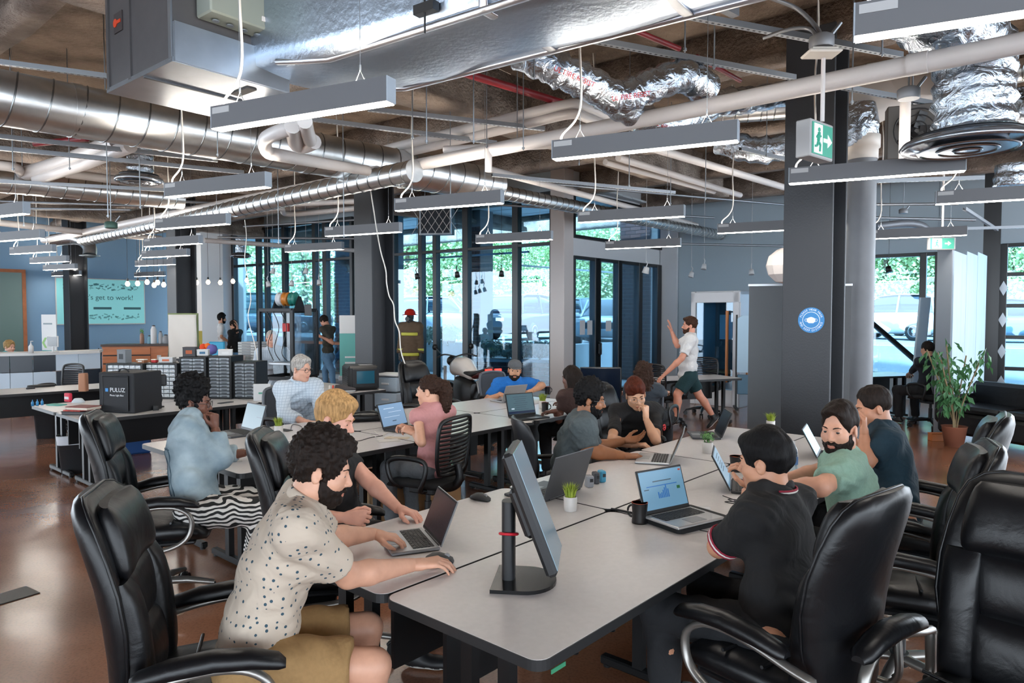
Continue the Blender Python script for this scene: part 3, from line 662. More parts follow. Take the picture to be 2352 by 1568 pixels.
for p, q, z, lab in (((1530, 33), (2070, 133), 3.75, 'slotted strut passing in front of the near column top'), ((1330, 92), (1825, 184), 3.75, 'slotted strut over the foil ducts'), ((1935, 205), (2162, 246), 3.75, 'slotted strut right of the near column'),
    ((845, 255), (1250, 300), 3.75, 'slotted strut just under the rectangular foil duct'), ((700, 276), (1140, 332), 3.75, 'slotted strut behind the big near light'),
    ((0, 148), (245, 180), 3.9, 'strut behind the air handler at top left'), ((0, 318), (500, 372), 3.45, 'strut under the big spiral duct, upper'), ((0, 345), (560, 400), 3.4, 'strut under the big spiral duct, lower'),
    ((1130, 405), (1550, 445), 3.6, 'thin strut beyond the spiral duct end'), ((1700, 345), (1815, 372), 3.7, 'short strut left of the near column'), ((0, 420), (380, 440), 3.4, 'strut low at left over the reception'),
    ((1990, 420), (2260, 412), 3.3, 'strut behind the light at the round column'), ((2215, 482), (2290, 530), 3.2, 'diagonal bright strut near the shutter door'), ((2210, 528), (2400, 522), 3.1, 'strut ending above the shutter door'),
    ((910, 600), (1215, 580), 3.15, 'track rail across the tall window'), ((1180, 610), (1420, 628), 3.0, 'thin rail before the door beam')):
    strut(p, q, z, lab)
# wide strut channel at top
a = G(1640, 5, 3.6); c = G(1690, 30, 3.6); t = thing('strut_end', 'pair of short channel ends sticking out at the top', 'strut', a)
b = B(frame((0, 0, 0), c - a)); L = (c - a).length; b.box((0, L / 2 - .3, 0), (.05, L + .6, .05)); b.box((.12, L / 2 - .35, .02), (.05, L + .5, .05)); b.obj('channel_pair', m_strut, t)
# threaded rods
rods = [(30, 392, 7), (730 / 2.94, 500, 7), (948 / 2.94, 480, 7.5), (1035, 500, 8), (790, 545, 8), (1088, 330, 5.5), (1118, 340, 7), (1188, 350, 7), (980, 330, 5.4), (948, 320, 6.2), (1202, 345, 6), (1227, 180, 5), (1330, 380, 7.5), (1445, 430, 8), (1620, 460, 9), (1760, 360, 8.5), (1957, 240, 5.1), (2026, 130, 4.4), (1573, 120, 4.6), (1640, 160, 5), (640, 560, 9), (500, 360, 6.5), (160, 390, 8), (55, 520, 10), (1540, 470, 10)]
for i, (px, py, Y) in enumerate(rods):
    p = D(px, py, Y); b = B(); b.cyl((0, 0, 0), (0, 0, CEIL - p.z), .0055, n=6); b.cyl((0, 0, .01), (0, 0, .025), .013, n=6)
    o = b.obj('threaded_rod', m_wire, None, label='thin vertical steel hanger rod, %s from the left among the ceiling pipes' % nth([q[0] for q in rods], i), cat='rod', group='steel hanger rods'); o.location = p
# bundle of far services: thin conduits
for i, (p, q, z) in enumerate((((0, 440), (560, 470), 3.7), ((0, 462), (480, 478), 3.6), ((560, 520), (815, 505), 3.6), ((1140, 470), (1640, 500), 3.8), ((1240, 420), (1800, 470), 3.9), ((1560, 560), (1800, 565), 3.15), ((2010, 500), (2240, 505), 3.3), ((2010, 470), (2200, 468), 3.4), ((0, 478), (300, 482), 3.5), ((500, 545), (815, 548), 3.3))):
    pipe('conduit', [G(*p, z), G(*q, z)], .022, m_strut, ['thin grey conduit above the left lights, upper', 'thin grey conduit above the left lights, lower', 'thin grey conduit left of the second dark column', 'thin grey conduit past the spiral duct end', 'thin grey conduit above the door lights', 'thin grey conduit low before the far grey wall', 'thin grey conduit by the round column, lower', 'thin grey conduit by the round column, upper', 'thin grey conduit at the far left edge', 'thin grey conduit before the first far window'][i], 'conduit', 8, 'thin grey conduits')
# flexible grey hose on the far wall and exit-sign stem
pipe('flexible_hose', spline([D(2012, 520, 13), D(2080, 513, 13), D(2120, 520, 13), D(2140, 545, 13)], 8), .07, M('hose_grey', '#8b9097', .5, .5), 'grey flexible hose above the far window', 'hose')
# junction boxes
for px, py, Y, lab in ((1887, 96, 4.5, 'round grey junction box at the exit sign stem'), (2087, 215, 5.1, 'grey junction box on the strut by the drop duct'), (255, 517, 9, 'green junction box hung at left'), (2075, 485, 12.5, 'flat white ceiling box with a red mark')):
    p = D(px, py, Y); t = thing('junction_box', lab, 'box', p); b = B(); b.lathe([(.07, -.04), (.075, -.03), (.075, .03), (.05, .045)], 14); b.obj('box_body', M('jbox' + lab[:6], '#4d6b60' if 'green' in lab else '#8d9196', .5, .3), t); b = B(); b.cyl((.05, 0, .03), (.12, 0, .12), .012, n=8); b.obj('conduit_stub', m_wire, t)
    if px != 1887: b = B(); b.cyl((0, 0, .03), (0, 0, CEIL - p.z), .006, n=6); b.obj('hanger', m_wire, t)
    if px == 1887:
        b = B(); b.box((0, 0, -.075), (.21, .15, .02), bev=.008); b.box((0, 0, -.057), (.17, .12, .02), bev=.008); b.obj('cover_plate', m_cord, t)
        b = B(); b.tube(spline([(0, 0, .03), (-.02, .05, .12), (-.12, .1, .25), (-.3, .1, .32)], 6), .014, 8); b.tube(spline([(-.03, 0, .03), (-.06, .05, .1), (-.16, .1, .12), (-.3, .2, .1)], 6), .012, 8); b.obj('flex_conduit', M('flexcon', '#85888c', .4, .6), t)
# ------------------------------------------------------------------ exit signs
m_green = M('exit_green', '#2f8f78', .5, emit=('#2f8f78', .25)); m_sw = M('sign_white', '#e4ebe8', .5, emit=('#e4ebe8', .2)); m_signbox = M('sign_case', '#a2a3a4', .5)
def exit_sign(o, face, w, h, dep, label, stem=0):
    t = thing('exit_sign', label, 'exit sign', o); mm = upright((0, 0, 0), math.radians(face)); b = B(mm); b.box((0, 0, -dep / 2), (w, h, dep), bev=.006); b.obj('case', m_signbox, t)
    b = B(mm); b.box((0, 0, .002), (w * .88, h * .84, .006)); pl = b.obj('green_plate', m_green, t)
    b = B(mm); x0 = -w * .2; s = h * .8
    b.box((x0, 0, .006), (w * .36, s * .98, .003)); b.obj('door_field', m_sw, pl)
    b = B(mm); L = lambda p, q, r: b.tube([(x0 + p[0] * s, p[1] * s, .009), (x0 + q[0] * s, q[1] * s, .009)], r * s, 6)
    b.cyl((x0 + .02 * s, .3 * s, .007), (x0 + .02 * s, .3 * s, .012), .075 * s, n=12)
    for p, q, r in (((0, .2), (-.05, -.08), .065), ((.0, .16), (.14, .08), .035), ((-.02, .16), (-.16, .02), .035), ((-.05, -.08), (.1, -.2), .045), ((.1, -.2), (.08, -.42), .04), ((-.05, -.08), (-.12, -.26), .045), ((-.12, -.26), (-.26, -.28), .04)): L(p, q, r)
    b.obj('running_figure', m_green, pl)
    b = B(mm); x1 = w * .21; a = s * .3
    b.prism([(x1 - a, -a * .22), (x1, -a * .22), (x1, -a * .75), (x1 + a, 0), (x1, a * .75), (x1, a * .22), (x1 - a, a * .22)], .005, .009); b.obj('arrow', m_sw, pl)
    if stem: b = B(); b.cyl((0, 0, h / 2), (0, 0, stem), .014, n=8); b.obj('stem', m_pipe, t)
    return t
p = D(1888, 322, 4.55); exit_sign(p, 140, .30, .235, .10, 'exit sign with running figure hung on a stem at the near column', D(1882, 125, 4.55).z - p.z)
p = D(2164, 559, 9.8); exit_sign(p, 184, .36, .175, .05, 'flat green exit sign with a right arrow above the panel box', CEIL - p.z)
# ------------------------------------------------------------------ desks
m_lam = M('grey_laminate', '#d2cfcf', .30, noise=(40, .03), spec=.5); m_edge = M('black_edge', '#17181a', .5); m_steel = M('black_steel', '#101113', .45, .3)
t1 = comp(-48.6); t2 = comp(41.4); DR = math.radians(48.6); TH = .735
P0 = G(1240, 1525, TH); P0.z = 0
def rounded(x0, x1, y0, y1, r, n=5):
    out = []
    for cx, cy, a in ((x1 - r, y1 - r, 0), (x0 + r, y1 - r, 90), (x0 + r, y0 + r, 180), (x1 - r, y0 + r, 270)):
        for k in range(n + 1):
            w = math.radians(a + 90 * k / n); out.append((cx + r * math.cos(w), cy + r * math.sin(w)))
    return out
def make_desk(L, Dp, back=1, legs=True):
    t = thing('desk', '', 'desk')
    b = B(); b.prism(rounded(-L / 2, L / 2, -Dp / 2, Dp / 2, .05), TH - .034, TH - .001); b.obj('edge_band', m_edge, t)
    b = B(); b.prism(rounded(-L / 2 + .004, L / 2 - .004, -Dp / 2 + .004, Dp / 2 - .004, .047), TH - .004, TH); b.obj('tabletop', m_lam, t)
    b = B(); b.box((0, back * Dp * .30, .52), (L - .34, .02, .34)); b.obj('modesty_panel', m_steel, t)
    for s in (-1, 1):
        x = s * (L / 2 - .17)
        for y in (-.09, .09): b = B(); b.box((x, y, .37), (.04, .055, .67)); b.obj('leg', m_steel, t)
        b = B(); b.box((x, 0, .035), (.05, Dp * .82, .045), bev=.008)
        for y in (-1, 1): b.cyl((x, y * Dp * .37, 0), (x, y * Dp * .37, .015), .02, n=10)
        b.obj('foot', m_steel, t)
        b = B(); b.box((x, 0, .692), (.05, Dp * .7, .03)); b.obj('top_bracket', m_steel, t)
    return t
def put_desks(proto, org, cols, rows, L, Dp, labels, group):
    out = []
    for j in range(rows):
        for i in range(cols):
            c = org + t2 * (L / 2 + i * (L + .008)) + t1 * (Dp / 2 + j * (Dp + .008)); k = j * cols + i
            o = dup(proto); o.location = (c.x, c.y, 0); o.rotation_euler = (0, 0, DR + (math.pi if j == 1 else 0)); o['label'] = labels[k]; o['group'] = group; out.append(o)
    return out
def wipe(o):
    for c in list(o.children): wipe(c)
    bpy.data.objects.remove(o)
pd_ = make_desk(1.5, .74)
put_desks(pd_, P0, 3, 2, 1.5, .74, ['grey desk nearest the camera, with the black monitor on it', 'grey desk where the man in the mint tee reaches', 'grey desk at the far end of the near table, beside the teal tee', 'grey desk with the small silver laptop of the man in the dotted shirt', 'grey desk carrying the large open grey laptop and plug adapters', 'grey desk in front of the two men in dark tee and black polo'], 'desks of the near table')
N2 = G(806, 1043, TH); N2.z = 0; N2 = N2 + t2 * -.86
pd2 = make_desk(1.5, .8)
put_desks(pd2, N2, 3, 2, 1.5, .8, ['grey desk by the woman in the denim jacket', 'grey desk in front of the woman in the pink top', 'grey desk with blue sheen behind the man in the dark grey tee', 'grey desk in front of the grey-haired man', 'grey desk with the black leather bag', 'grey desk in front of the man in the blue tee'], 'desks of the middle table')
N3 = G(190, 966, TH); N3.z = 0
pd3 = make_desk(1.85, .85)
put_desks(pd3, N3, 2, 2, 1.85, .85, ['grey work desk with the black photo tent and books', 'grey work desk with the phone and stands, under the printer', 'grey work desk carrying the wide drawer cabinets', 'grey work desk carrying the countertop oven'], 'desks of the workshop row')
c = G(110, 893, TH); o = dup(pd3); o.location = (c.x, c.y, 0); o.rotation_euler = (0, 0, DR - .1); o['label'] = 'grey desk with a dark cloth on it, before the reception'; o['group'] = 'desks of the workshop row'
c = D(1585, 868, 11.3); o = dup(pd_); o.location = (c.x, c.y, 0); o.rotation_euler = (0, 0, .35); o['label'] = 'grey desk behind the standing man in white'; o['group'] = 'far desks'
c = D(2005, 862, 11.9); o = dup(pd_); o.location = (c.x, c.y, 0); o.rotation_euler = (0, 0, .3); o['label'] = 'pale desk at the far window behind the round column'; o['group'] = 'far desks'
c = D(800, 806, 15.3)
for q in (pd_, pd2, pd3): wipe(q)
# ------------------------------------------------------------------ chairs
def leather_material():
    m = bpy.data.materials.new('black_leather'); nt, N, L, b = nodes_of(m); b.inputs['Base Color'].default_value = srgb('#0d0e11'); b.inputs['Roughness'].default_value = .36; b.inputs['Specular IOR Level'].default_value = .36
    tc = N.new('ShaderNodeTexCoord'); n = N.new('ShaderNodeTexNoise'); n.inputs['Scale'].default_value = 7; n.inputs['Detail'].default_value = 3; n.inputs['Distortion'].default_value = 1.2
    v = N.new('ShaderNodeTexVoronoi'); v.inputs['Scale'].default_value = 330; L.new(tc.outputs['Object'], n.inputs['Vector']); L.new(tc.outputs['Object'], v.inputs['Vector'])
    ad = N.new('ShaderNodeMath'); ad.operation = 'MULTIPLY_ADD'; ad.inputs[1].default_value = .03; L.new(v.outputs[0], ad.inputs[0]); L.new(n.outputs['Fac'], ad.inputs[2])
    bp = N.new('ShaderNodeBump'); bp.inputs['Strength'].default_value = .3; bp.inputs['Distance'].default_value = .012; L.new(ad.outputs[0], bp.inputs['Height']); L.new(bp.outputs[0], b.inputs['Normal']); return m
m_leather = leather_material(); m_pewter = M('pewter_metal', '#8d8a86', .35, .75); m_plastic = M('black_plastic', '#121316', .4); m_fabric = M('black_fabric', '#17191c', .85, bump=(180, .3, .003)); m_mesh = M('mesh_grey', '#3a3f47', .7, bump=(240, .5, .003)); m_bolt = M('bolt_dark', '#1c1c1d', .5, .5)
def star_base(t, mat, R=.31, a0=.3):
    for k in range(5):
        a = a0 + k * 2 * math.pi / 5; dx, dy = math.cos(a), math.sin(a)
        b = B(); b.tube([(dx * .03, dy * .03, .125), (dx * R * .5, dy * R * .5, .118), (dx * R * .85, dy * R * .85, .095), (dx * R, dy * R, .085)], [.032, .028, .022, .019], 10, flat=(1, .75)); lg = b.obj('base_leg', mat, t)
        b = B(); b.cyl((dx * R, dy * R, .085), (dx * R, dy * R, .05), .009, n=8)
        for s in (-1, 1): b.cyl((dx * R - dy * (s * .011), dy * R + dx * (s * .011), .03), (dx * R - dy * (s * .029), dy * R + dx * (s * .029), .03), .03, n=14)
        b.tube([(dx * R + math.cos(w) * dx * .032, dy * R + math.cos(w) * dy * .032, .032 + math.sin(w) * .032) for w in (0, .5, 1, 1.57, 2.1, 2.7)], .01, 6, flat=(1.6, .6)); b.obj('caster', m_plastic, lg)
    b = B(); b.cyl((0, 0, .1), (0, 0, .3), .028, n=14); b.cyl((0, 0, .09), (0, 0, .15), .042, n=14); b.cyl((0, 0, .28), (0, 0, .4), .02, n=12); b.box((0, 0, .4), (.2, .24, .05), bev=.01); b.obj('gas_lift', m_plastic, t)
def make_leather_chair():
    t = thing('office_chair', '', 'chair'); star_base(t, m_pewter)
    def pad(rows, name, n=30, e=3.0, mat=m_leather, parent=None):       # rows: (z, y, halfwidth, halfdepth, wrap)
        b = B(); b.loft([((0, y, z), (1, 0, 0), (0, 1, 0), w, d, wr) for z, y, w, d, wr in rows], n, e); return b.obj(name, mat, parent or t)
    def cushion(z0, z1, y0, y1, w0, w1, d, wr, name, x=0, pow_=2.4):    # a puffed pad between two heights
        rows = []
        for k in range(13):
            s = -1 + 2 * k / 12; f = max(.02, (1 - abs(s) ** pow_)) ** (1 / pow_); u = (s + 1) / 2
            rows.append(((x, y0 + (y1 - y0) * u, z0 + (z1 - z0) * u), (1, 0, 0), (0, 1, 0), (w0 + (w1 - w0) * u) * (.86 + .14 * f), d * f + .004, wr))
        b = B(); b.loft(rows, 30, 2.7); return b.obj(name, m_leather, t)
    # shell: the smooth leather rear
    prof = [(.40, -.235, .10, .012, .0), (.42, -.24, .19, .03, .01), (.47, -.25, .215, .037, .02), (.55, -.262, .228, .04, .035), (.66, -.268, .25, .042, .05), (.78, -.28, .265, .044, .06), (.9, -.30, .262, .046, .06), (1.0, -.322, .25, .05, .05), (1.09, -.345, .232, .05, .04), (1.14, -.358, .21, .044, .03), (1.172, -.366, .17, .03, .02), (1.184, -.369, .12, .014, .01)]
    sh = pad(prof, 'back_shell')
    b = B(); ring = [(w * .985, y + wr * .97 + d * .3, z) for z, y, w, d, wr in prof[1:]] + [(-w * .985, y + wr * .97 + d * .3, z) for z, y, w, d, wr in prof[1:][::-1]]
    b.tube(ring, .006, 6, closed=True); b.obj('piping', m_leather, sh)
    hd = cushion(.925, 1.155, -.255, -.315, .205, .18, .062, .035, 'headrest')
    cushion(.72, .94, -.235, -.265, .14, .16, .05, .02, 'back_pad'); cushion(.49, .735, -.21, -.232, .15, .16, .06, .02, 'lumbar_pad')
    for s in (-1, 1): cushion(.47, .93, -.18, -.228, .058, .06, .052, 0, 'side_bolster', x=s * .185)
    b = B(); rows = []
    for y, z, w, d in ((-.27, .455, .16, .03), (-.25, .46, .22, .055), (-.15, .465, .245, .062), (0, .47, .255, .065), (.15, .47, .255, .066), (.24, .458, .245, .058), (.285, .44, .215, .04), (.3, .43, .15, .015)): rows.append(((0, y, z), (1, 0, 0), (0, 0, 1), w, d, .012))
    b.loft(rows, 28, 3.2); st = b.obj('seat', m_leather, t)
    for yy in (-.06, .1):
        b = B(); b.tube([(x, yy, .527 + .015 * (x / .24) ** 2) for x in [-.24 + .04 * k for k in range(13)]], .007, 5); b.obj('seam', m_leather, st)
    b = B(); b.box((0, 0, .41), (.42, .46, .03), bev=.01); b.obj('seat_pan', m_plastic, t)
    for s in (-1, 1):
        x = s * .30; loop = [(-.275, .60), (-.2, .612), (-.08, .64), (.05, .655), (.15, .64), (.215, .585), (.215, .50), (.17, .44), (.08, .405), (-.06, .39), (-.18, .385), (-.255, .392), (-.285, .44), (-.282, .52)]
        b = B(); b.tube(spline([(x, y, z) for y, z in loop + loop[:1]], 4)[:-1], .02, 8, closed=True, flat=(.72, 1), up=(1, 0, 0)); ar = b.obj('armrest', m_pewter, t)
        b = B(); b.loft([((x, y, z), (1, 0, 0), (0, 0, 1), w, d, -.008) for y, z, w, d in ((-.19, .655, .02, .01), (-.17, .66, .034, .022), (-.08, .678, .04, .028), (.05, .69, .042, .03), (.16, .682, .04, .028), (.24, .665, .036, .022), (.262, .655, .02, .01))], 18, 2.6); b.obj('arm_pad', m_leather, ar)
        b = B()
        for y, z in ((-.272, .585), (-.268, .42), (-.07, .392)): b.cyl((x, y, z), (x + s * .017, y, z), .009, n=10)
        b.obj('bolt', m_bolt, ar)
        b = B(); b.box((x - s * .05, -.05, .395), (.1, .2, .015)); b.obj('bracket', m_plastic, ar)
    return t
def make_task_chair(kind):
    t = thing('office_chair', '', 'chair'); star_base(t, m_plastic)
    b = B(); rows = []
    for y, z, w, d in ((-.24, .46, .15, .02), (-.22, .462, .21, .035), (-.1, .468, .24, .04), (.08, .468, .245, .04), (.2, .455, .235, .038), (.25, .435, .2, .02)): rows.append(((0, y, z), (1, 0, 0), (0, 0, 1), w, d, .01))
    b.loft(rows, 24, 3); b.obj('seat', m_fabric, t)
    loop = [(-.17, .56), (-.21, .66), (-.225, .8), (-.215, .92), (-.17, .97), (0, .985), (.17, .97), (.215, .92), (.225, .8), (.21, .66), (.17, .56), (0, .54)]
    yb = lambda x, z: -.235 - .10 * (z - .55) + .9 * x * x - .03 * math.sin((z - .5) * 5)
    b = B(); b.tube(spline([(x, yb(x, z), z) for x, z in loop + loop[:1]], 4)[:-1], .016, 8, closed=True); b.obj('back_frame', m_plastic if kind == 'louver' else M('chair_frame_grey', '#5b6068', .4), t)
    if kind == 'louver':
        for k in range(13):
            z = .575 + k * .031; w = .205 if .62 < z < .94 else .18; b = B(); b.tube([(x, yb(x, z) + .004, z) for x in [-w + w * 2 * q / 8 for q in range(9)]], .011, 6, flat=(.45, 1)); b.obj('back_slat', m_plastic, t)
    else:
        b = B(); vs = []; fs = []
        for i in range(9):
            for j in range(9):
                x = (-1 + 2 * i / 8); z = .55 + .43 * j / 8; x *= .21 - .03 * abs(j / 8 - .55); vs.append((x, yb(x, z), z))
        b.add(vs, [(i * 9 + j, (i + 1) * 9 + j, (i + 1) * 9 + j + 1, i * 9 + j + 1) for i in range(8) for j in range(8)], True); o = b.obj('back_mesh', m_mesh, t)
        sm = o.modifiers.new('solid', 'SOLIDIFY'); sm.thickness = .008
    b = B(); b.tube(spline([(0, -.02, .42), (0, -.2, .43), (0, -.29, .5), (0, -.275, .62)], 5), .026, 8, flat=(1.4, .6), up=(1, 0, 0)); b.obj('back_support', m_plastic, t)
    for s in (-1, 1):
        x = s * .28; b = B(); b.tube(spline([(s * .2, -.12, .44), (x, -.12, .45), (x + s * .01, -.17, .56), (x, -.17, .655), (x, -.08, .685), (x, .1, .68), (x, .18, .63), (x, .14, .5), (s * .2, .1, .44)], 4), .016, 8, flat=(1.3, .8), up=(1, 0, 0)); b.obj('armrest', m_plastic, t)
    return t
def make_plain_chair():
    t = thing('office_chair', '', 'chair'); star_base(t, m_plastic)
    b = B(); b.loft([((0, y, z), (1, 0, 0), (0, 0, 1), w, d, .01) for y, z, w, d in ((-.24, .46, .15, .02), (-.2, .462, .22, .035), (.08, .468, .245, .04), (.2, .455, .235, .038), (.25, .435, .2, .02))], 24, 3); b.obj('seat', m_fabric, t)
    b = B(); b.loft([((0, y, z), (1, 0, 0), (0, 1, 0), w, d, wr) for z, y, w, d, wr in ((.5, -.22, .14, .015, .02), (.53, -.225, .2, .022, .04), (.7, -.24, .23, .026, .07), (.88, -.26, .235, .026, .07), (.98, -.285, .215, .022, .05), (1.01, -.292, .16, .01, .03))], 28, 3); b.obj('back_shell', M('satin_black', '#1d2024', .42), t)
    b = B(); b.tube(spline([(0, -.02, .42), (0, -.2, .43), (0, -.27, .5), (0, -.265, .62)], 5), .026, 8, flat=(1.4, .6), up=(1, 0, 0)); b.obj('back_support', m_plastic, t)
    for s in (-1, 1):
        x = s * .28; b = B(); b.tube(spline([(s * .2, -.05, .44), (x, -.05, .46), (x, -.05, .62), (x, -.12, .66), (x, .12, .66)], 4), .018, 8); b.obj('armrest', m_plastic, t)
    return t
chairs = {'leather': make_leather_chair(), 'louver': make_task_chair('louver'), 'mesh': make_task_chair('mesh'), 'plain': make_plain_chair()}
used = set()
def chair(kind, x, y, face, label, sc=1.0, group=None):
    o = chairs[kind] if kind not in used else dup(chairs[kind])
    used.add(kind); o.location = (x, y, 0); o.rotation_euler = (0, 0, -math.radians(face)); o.scale = (sc, sc, sc); o['label'] = label
    o['group'] = group or {'leather': 'black leather executive chairs', 'louver': 'black slatted task chairs', 'mesh': 'mesh back task chairs', 'plain': 'black shell chairs'}[kind]; return o
chair('leather', -1.06, 2.42, 74, 'black leather chair under the man in the cream dotted shirt')
chair('leather', -.93, 3.55, 82, 'black leather chair under the blond man in black')
chair('leather', -2.17, 4.25, 72, 'black leather chair under the woman in the denim jacket')
chair('leather', 1.02, 2.58, -38, 'black leather chair seen from behind, under the man in the black polo', 1.0)
chair('leather', 1.86, 3.30, -66, 'black leather chair under the man in the mint tee')
chair('leather', 2.40, 4.02, -55, 'black leather chair under the man in the teal tee', 1.03)
chair('leather', 1.50, 2.10, -128, 'empty black leather chair cut off by the frame edge', 1.03)
chair('leather', 1.02, 6.3, 135, 'black leather chair under the man resting his cheek on his hand', .95)
chair('leather', -1.0, 8.5, 130, 'empty black leather chair beside the fire fighter outfit')
chair('louver', -.66, 5.45, -62, 'black slatted chair under the woman in the pink top')
chair('mesh', -2.28, 7.35, 128, 'mesh chair under the grey-haired man')
chair('mesh', -.1, 9.25, 140, 'mesh chair under the man in the blue tee')
chair('plain', .30, 5.12, 78, 'plain black chair under the man in the dark grey tee')
chair('plain', .75, 7.35, -55, 'plain black chair under the woman with straight dark hair')
chair('mesh', 1.65, 8.3, 30, 'pale backed chair under the woman with long curly hair')
chair('louver', -6.9, 10.6, 200, 'dark chair pushed in at the desk before the reception')
chair('mesh', 6.52, 10.85, -15, 'dark mesh chair at the far window, someone seated')
chair('louver', 2.45, 11.0, 60, 'black chair left of the standing man in white')
chair('louver', 3.35, 12.2, 200, 'black chair right behind the standing man in white')
# black metal visitor chair by the reception
t = thing('visitor_chair', 'black metal visitor chair against the blue wall', 'chair', D(208, 830, 17.3) * 1); t.location.z = 0; t.rotation_euler = (0, 0, 2.2)
b = B(); b.box((0, 0, .45), (.46, .44, .05), bev=.02); b.obj('seat', m_fabric, t); b = B(); b.box((0, -.2, .75), (.44, .03, .28), bev=.012); b.obj('backrest', m_fabric, t)
for s in (-1, 1): b = B(); b.tube(spline([(s * .24, .2, .0), (s * .24, .2, .42), (s * .24, .18, .62), (s * .24, -.15, .64), (s * .24, -.22, .85)], 4), .013, 6); b.tube([(s * .22, -.2, 0), (s * .22, -.2, .9)], .013, 6); b.obj('side_frame', m_steel, t)
# ------------------------------------------------------------------ laptops
m_alu = M('laptop_silver', '#a3a7ab', .35, .7); m_dgrey = M('laptop_grey', '#4a4d52', .4, .5); m_lblack = M('laptop_black', '#1a1b1e', .45); m_keys = M('key_black', '#161719', .55); m_pad = M('touch_pad', '#8f9397', .4, .4)
def screen_mat(name, hx, s): return M(name, hx, .25, emit=(hx, s))
def laptop(px, py, back, label, w=.33, d=.23, body=None, lid=None, scr=None, open_=105, z=TH, ui=None, keys=True, logo=False):
    """hinge centre at the pixel on the desk; back: compass direction from the user towards the lid"""
    p = G(px, py, z); t = thing('laptop', label, 'laptop', (p.x, p.y, z), -math.radians(back)); body = body or m_dgrey; lid = lid or body
    b = B(); b.box((0, -d / 2, .009), (w, d, .014), bev=.004); bs = b.obj('base', body, t)
    b = B()
    for r in range(6):
        n = 14 - (r == 5) * 6
        for k in range(n):
            kw = (w * .86) / 14; x = -w * .43 + kw * (k + .5)
            if r == 5: x = -w * .43 + (w * .86) / n * (k + .5); kw = (w * .86) / n
            b.box((x, -d * .13 - r * d * .075, .0172), (kw * .86, d * .062, .003))
    if keys: o = b.obj('keyboard', m_keys, bs); o['kind'] = 'stuff'
    b = B(); b.box((0, -d * .78, .0165), (w * .32, d * .3, .0015)); b.obj('touchpad', m_pad, bs)
    a = math.radians(open_ - 90); lm = Matrix.Translation((0, 0, .014)) @ Matrix.Rotation(-a, 4, 'X')
    b = B(lm); b.box((0, .004, d * .49), (w, .007, d * .97), bev=.003); ld = b.obj('lid', lid, t)
    b = B(lm); b.box((0, -.0003, d * .5), (w * .97, .002, d * .93)); b.obj('bezel', m_lblack, ld)
    b = B(lm); b.box((0, -.0016, d * .51), (w * .93, .002, d * .84)); sc = b.obj('screen', scr or screen_mat('screen_dim', '#5f7480', .35), ld)
    if logo: b = B(lm); b.box((w * .28, .0085, d * .5), (w * .16, .001, d * .05)); b.obj('lid_mark', m_alu, ld)
    for i, (x, zz, ww, hh, mm) in enumerate(ui or []):
        b = B(lm); b.box((x * w, -.0028, (.51 + zz) * d), (ww * w, .001, hh * d)); b.obj('screen_element', mm, sc)
    b = B(); b.cyl((-w * .35, .004, .012), (w * .35, .004, .012), .006, n=8); b.obj('hinge', m_lblack, t)
    return t
s_blue = screen_mat('screen_blue', '#5f86a0', .42); s_pale = screen_mat('screen_pale', '#8fa9bd', .5); s_bright = screen_mat('screen_bright', '#a6e0f2', .9); s_teal = screen_mat('screen_teal', '#46606a', .35); s_dark = screen_mat('screen_off', '#1b1d20', .05)
u_blue = screen_mat('chart_blue', '#2b5f9a', .4); u_white = screen_mat('window_white', '#b9cbd6', .45); u_red = M('dot_red', '#b5472e', .5); u_green = M('dot_green', '#2e7a4a', .5); u_line = screen_mat('text_grey', '#40525e', .2)
lines = [(0, .3 - .09 * k, .5 - .07 * (k % 3), .018, u_line) for k in range(7)]
laptop(990, 1240, 68, 'small silver laptop the man in the dotted shirt types on', .31, .215, m_alu, m_alu, screen_mat('screen_reflect', '#3d3437', .1), 112)
laptop(1292, 1140, 128, 'large open dark grey laptop by the plug adapters', .39, .27, m_dgrey, m_dgrey, s_dark, 108)
laptop(1541, 1058, 106, 'silver laptop of the man in the dark grey tee', .34, .235, m_alu, m_alu, s_dark, 112, logo=True)
laptop(1648, 1002, 96, 'dark laptop farthest along the near table', .33, .23, m_dgrey, m_dgrey, s_dark, 112, logo=True)
laptop(1680, 1118, -72, 'black laptop with a pale screen before the man in mint', .34, .235, m_lblack, m_lblack, s_pale, 118, ui=lines[:5] + [(0, -.38, .93, .06, s_blue)])
laptop(1882, 1047, -62, 'open laptop with a bright cyan screen at the teal tee', .33, .23, m_lblack, m_lblack, s_bright, 118)
t = laptop(1534, 1180, -33, 'silver laptop showing a bar chart, on a black sleeve', .32, .225, M('laptop_bright', '#bdbfc0', .3, .6), m_lblack, s_blue, 108, TH + .024,
    ui=[(-.02, .08, .66, .02, u_blue), (0, .18, .4, .025, u_line), (-.36, .02, .1, .02, u_line), (.33, -.02, .07, .07, u_green), (.42, .36, .05, .04, u_red)] + [(-.12 + .035 * k, -.2 + h / 2, .022, h, u_blue) for k, h in enumerate((.14, .1, .12, .17, .22, .28, .18))])
laptop(574, 993, 44, 'dark laptop of the woman in the denim jacket', .36, .25, m_dgrey, m_dgrey, s_teal, 106, ui=[(.3, 0, .25, .02, u_line)])
laptop(910, 984, -58, 'black laptop in front of the woman in pink', .34, .235, m_lblack, m_lblack, screen_mat('screen_doc', '#6d8aa8', .5), 110, ui=[(-.1, .25, .4, .02, u_white), (.1, .1, .5, .012, u_white), (-.05, -.08, .6, .012, u_white), (0, -.25, .15, .03, u_line)])
laptop(1176, 923, 142, 'grey laptop with its back to us before the man in blue', .32, .22, m_alu, m_alu, s_dark, 115)
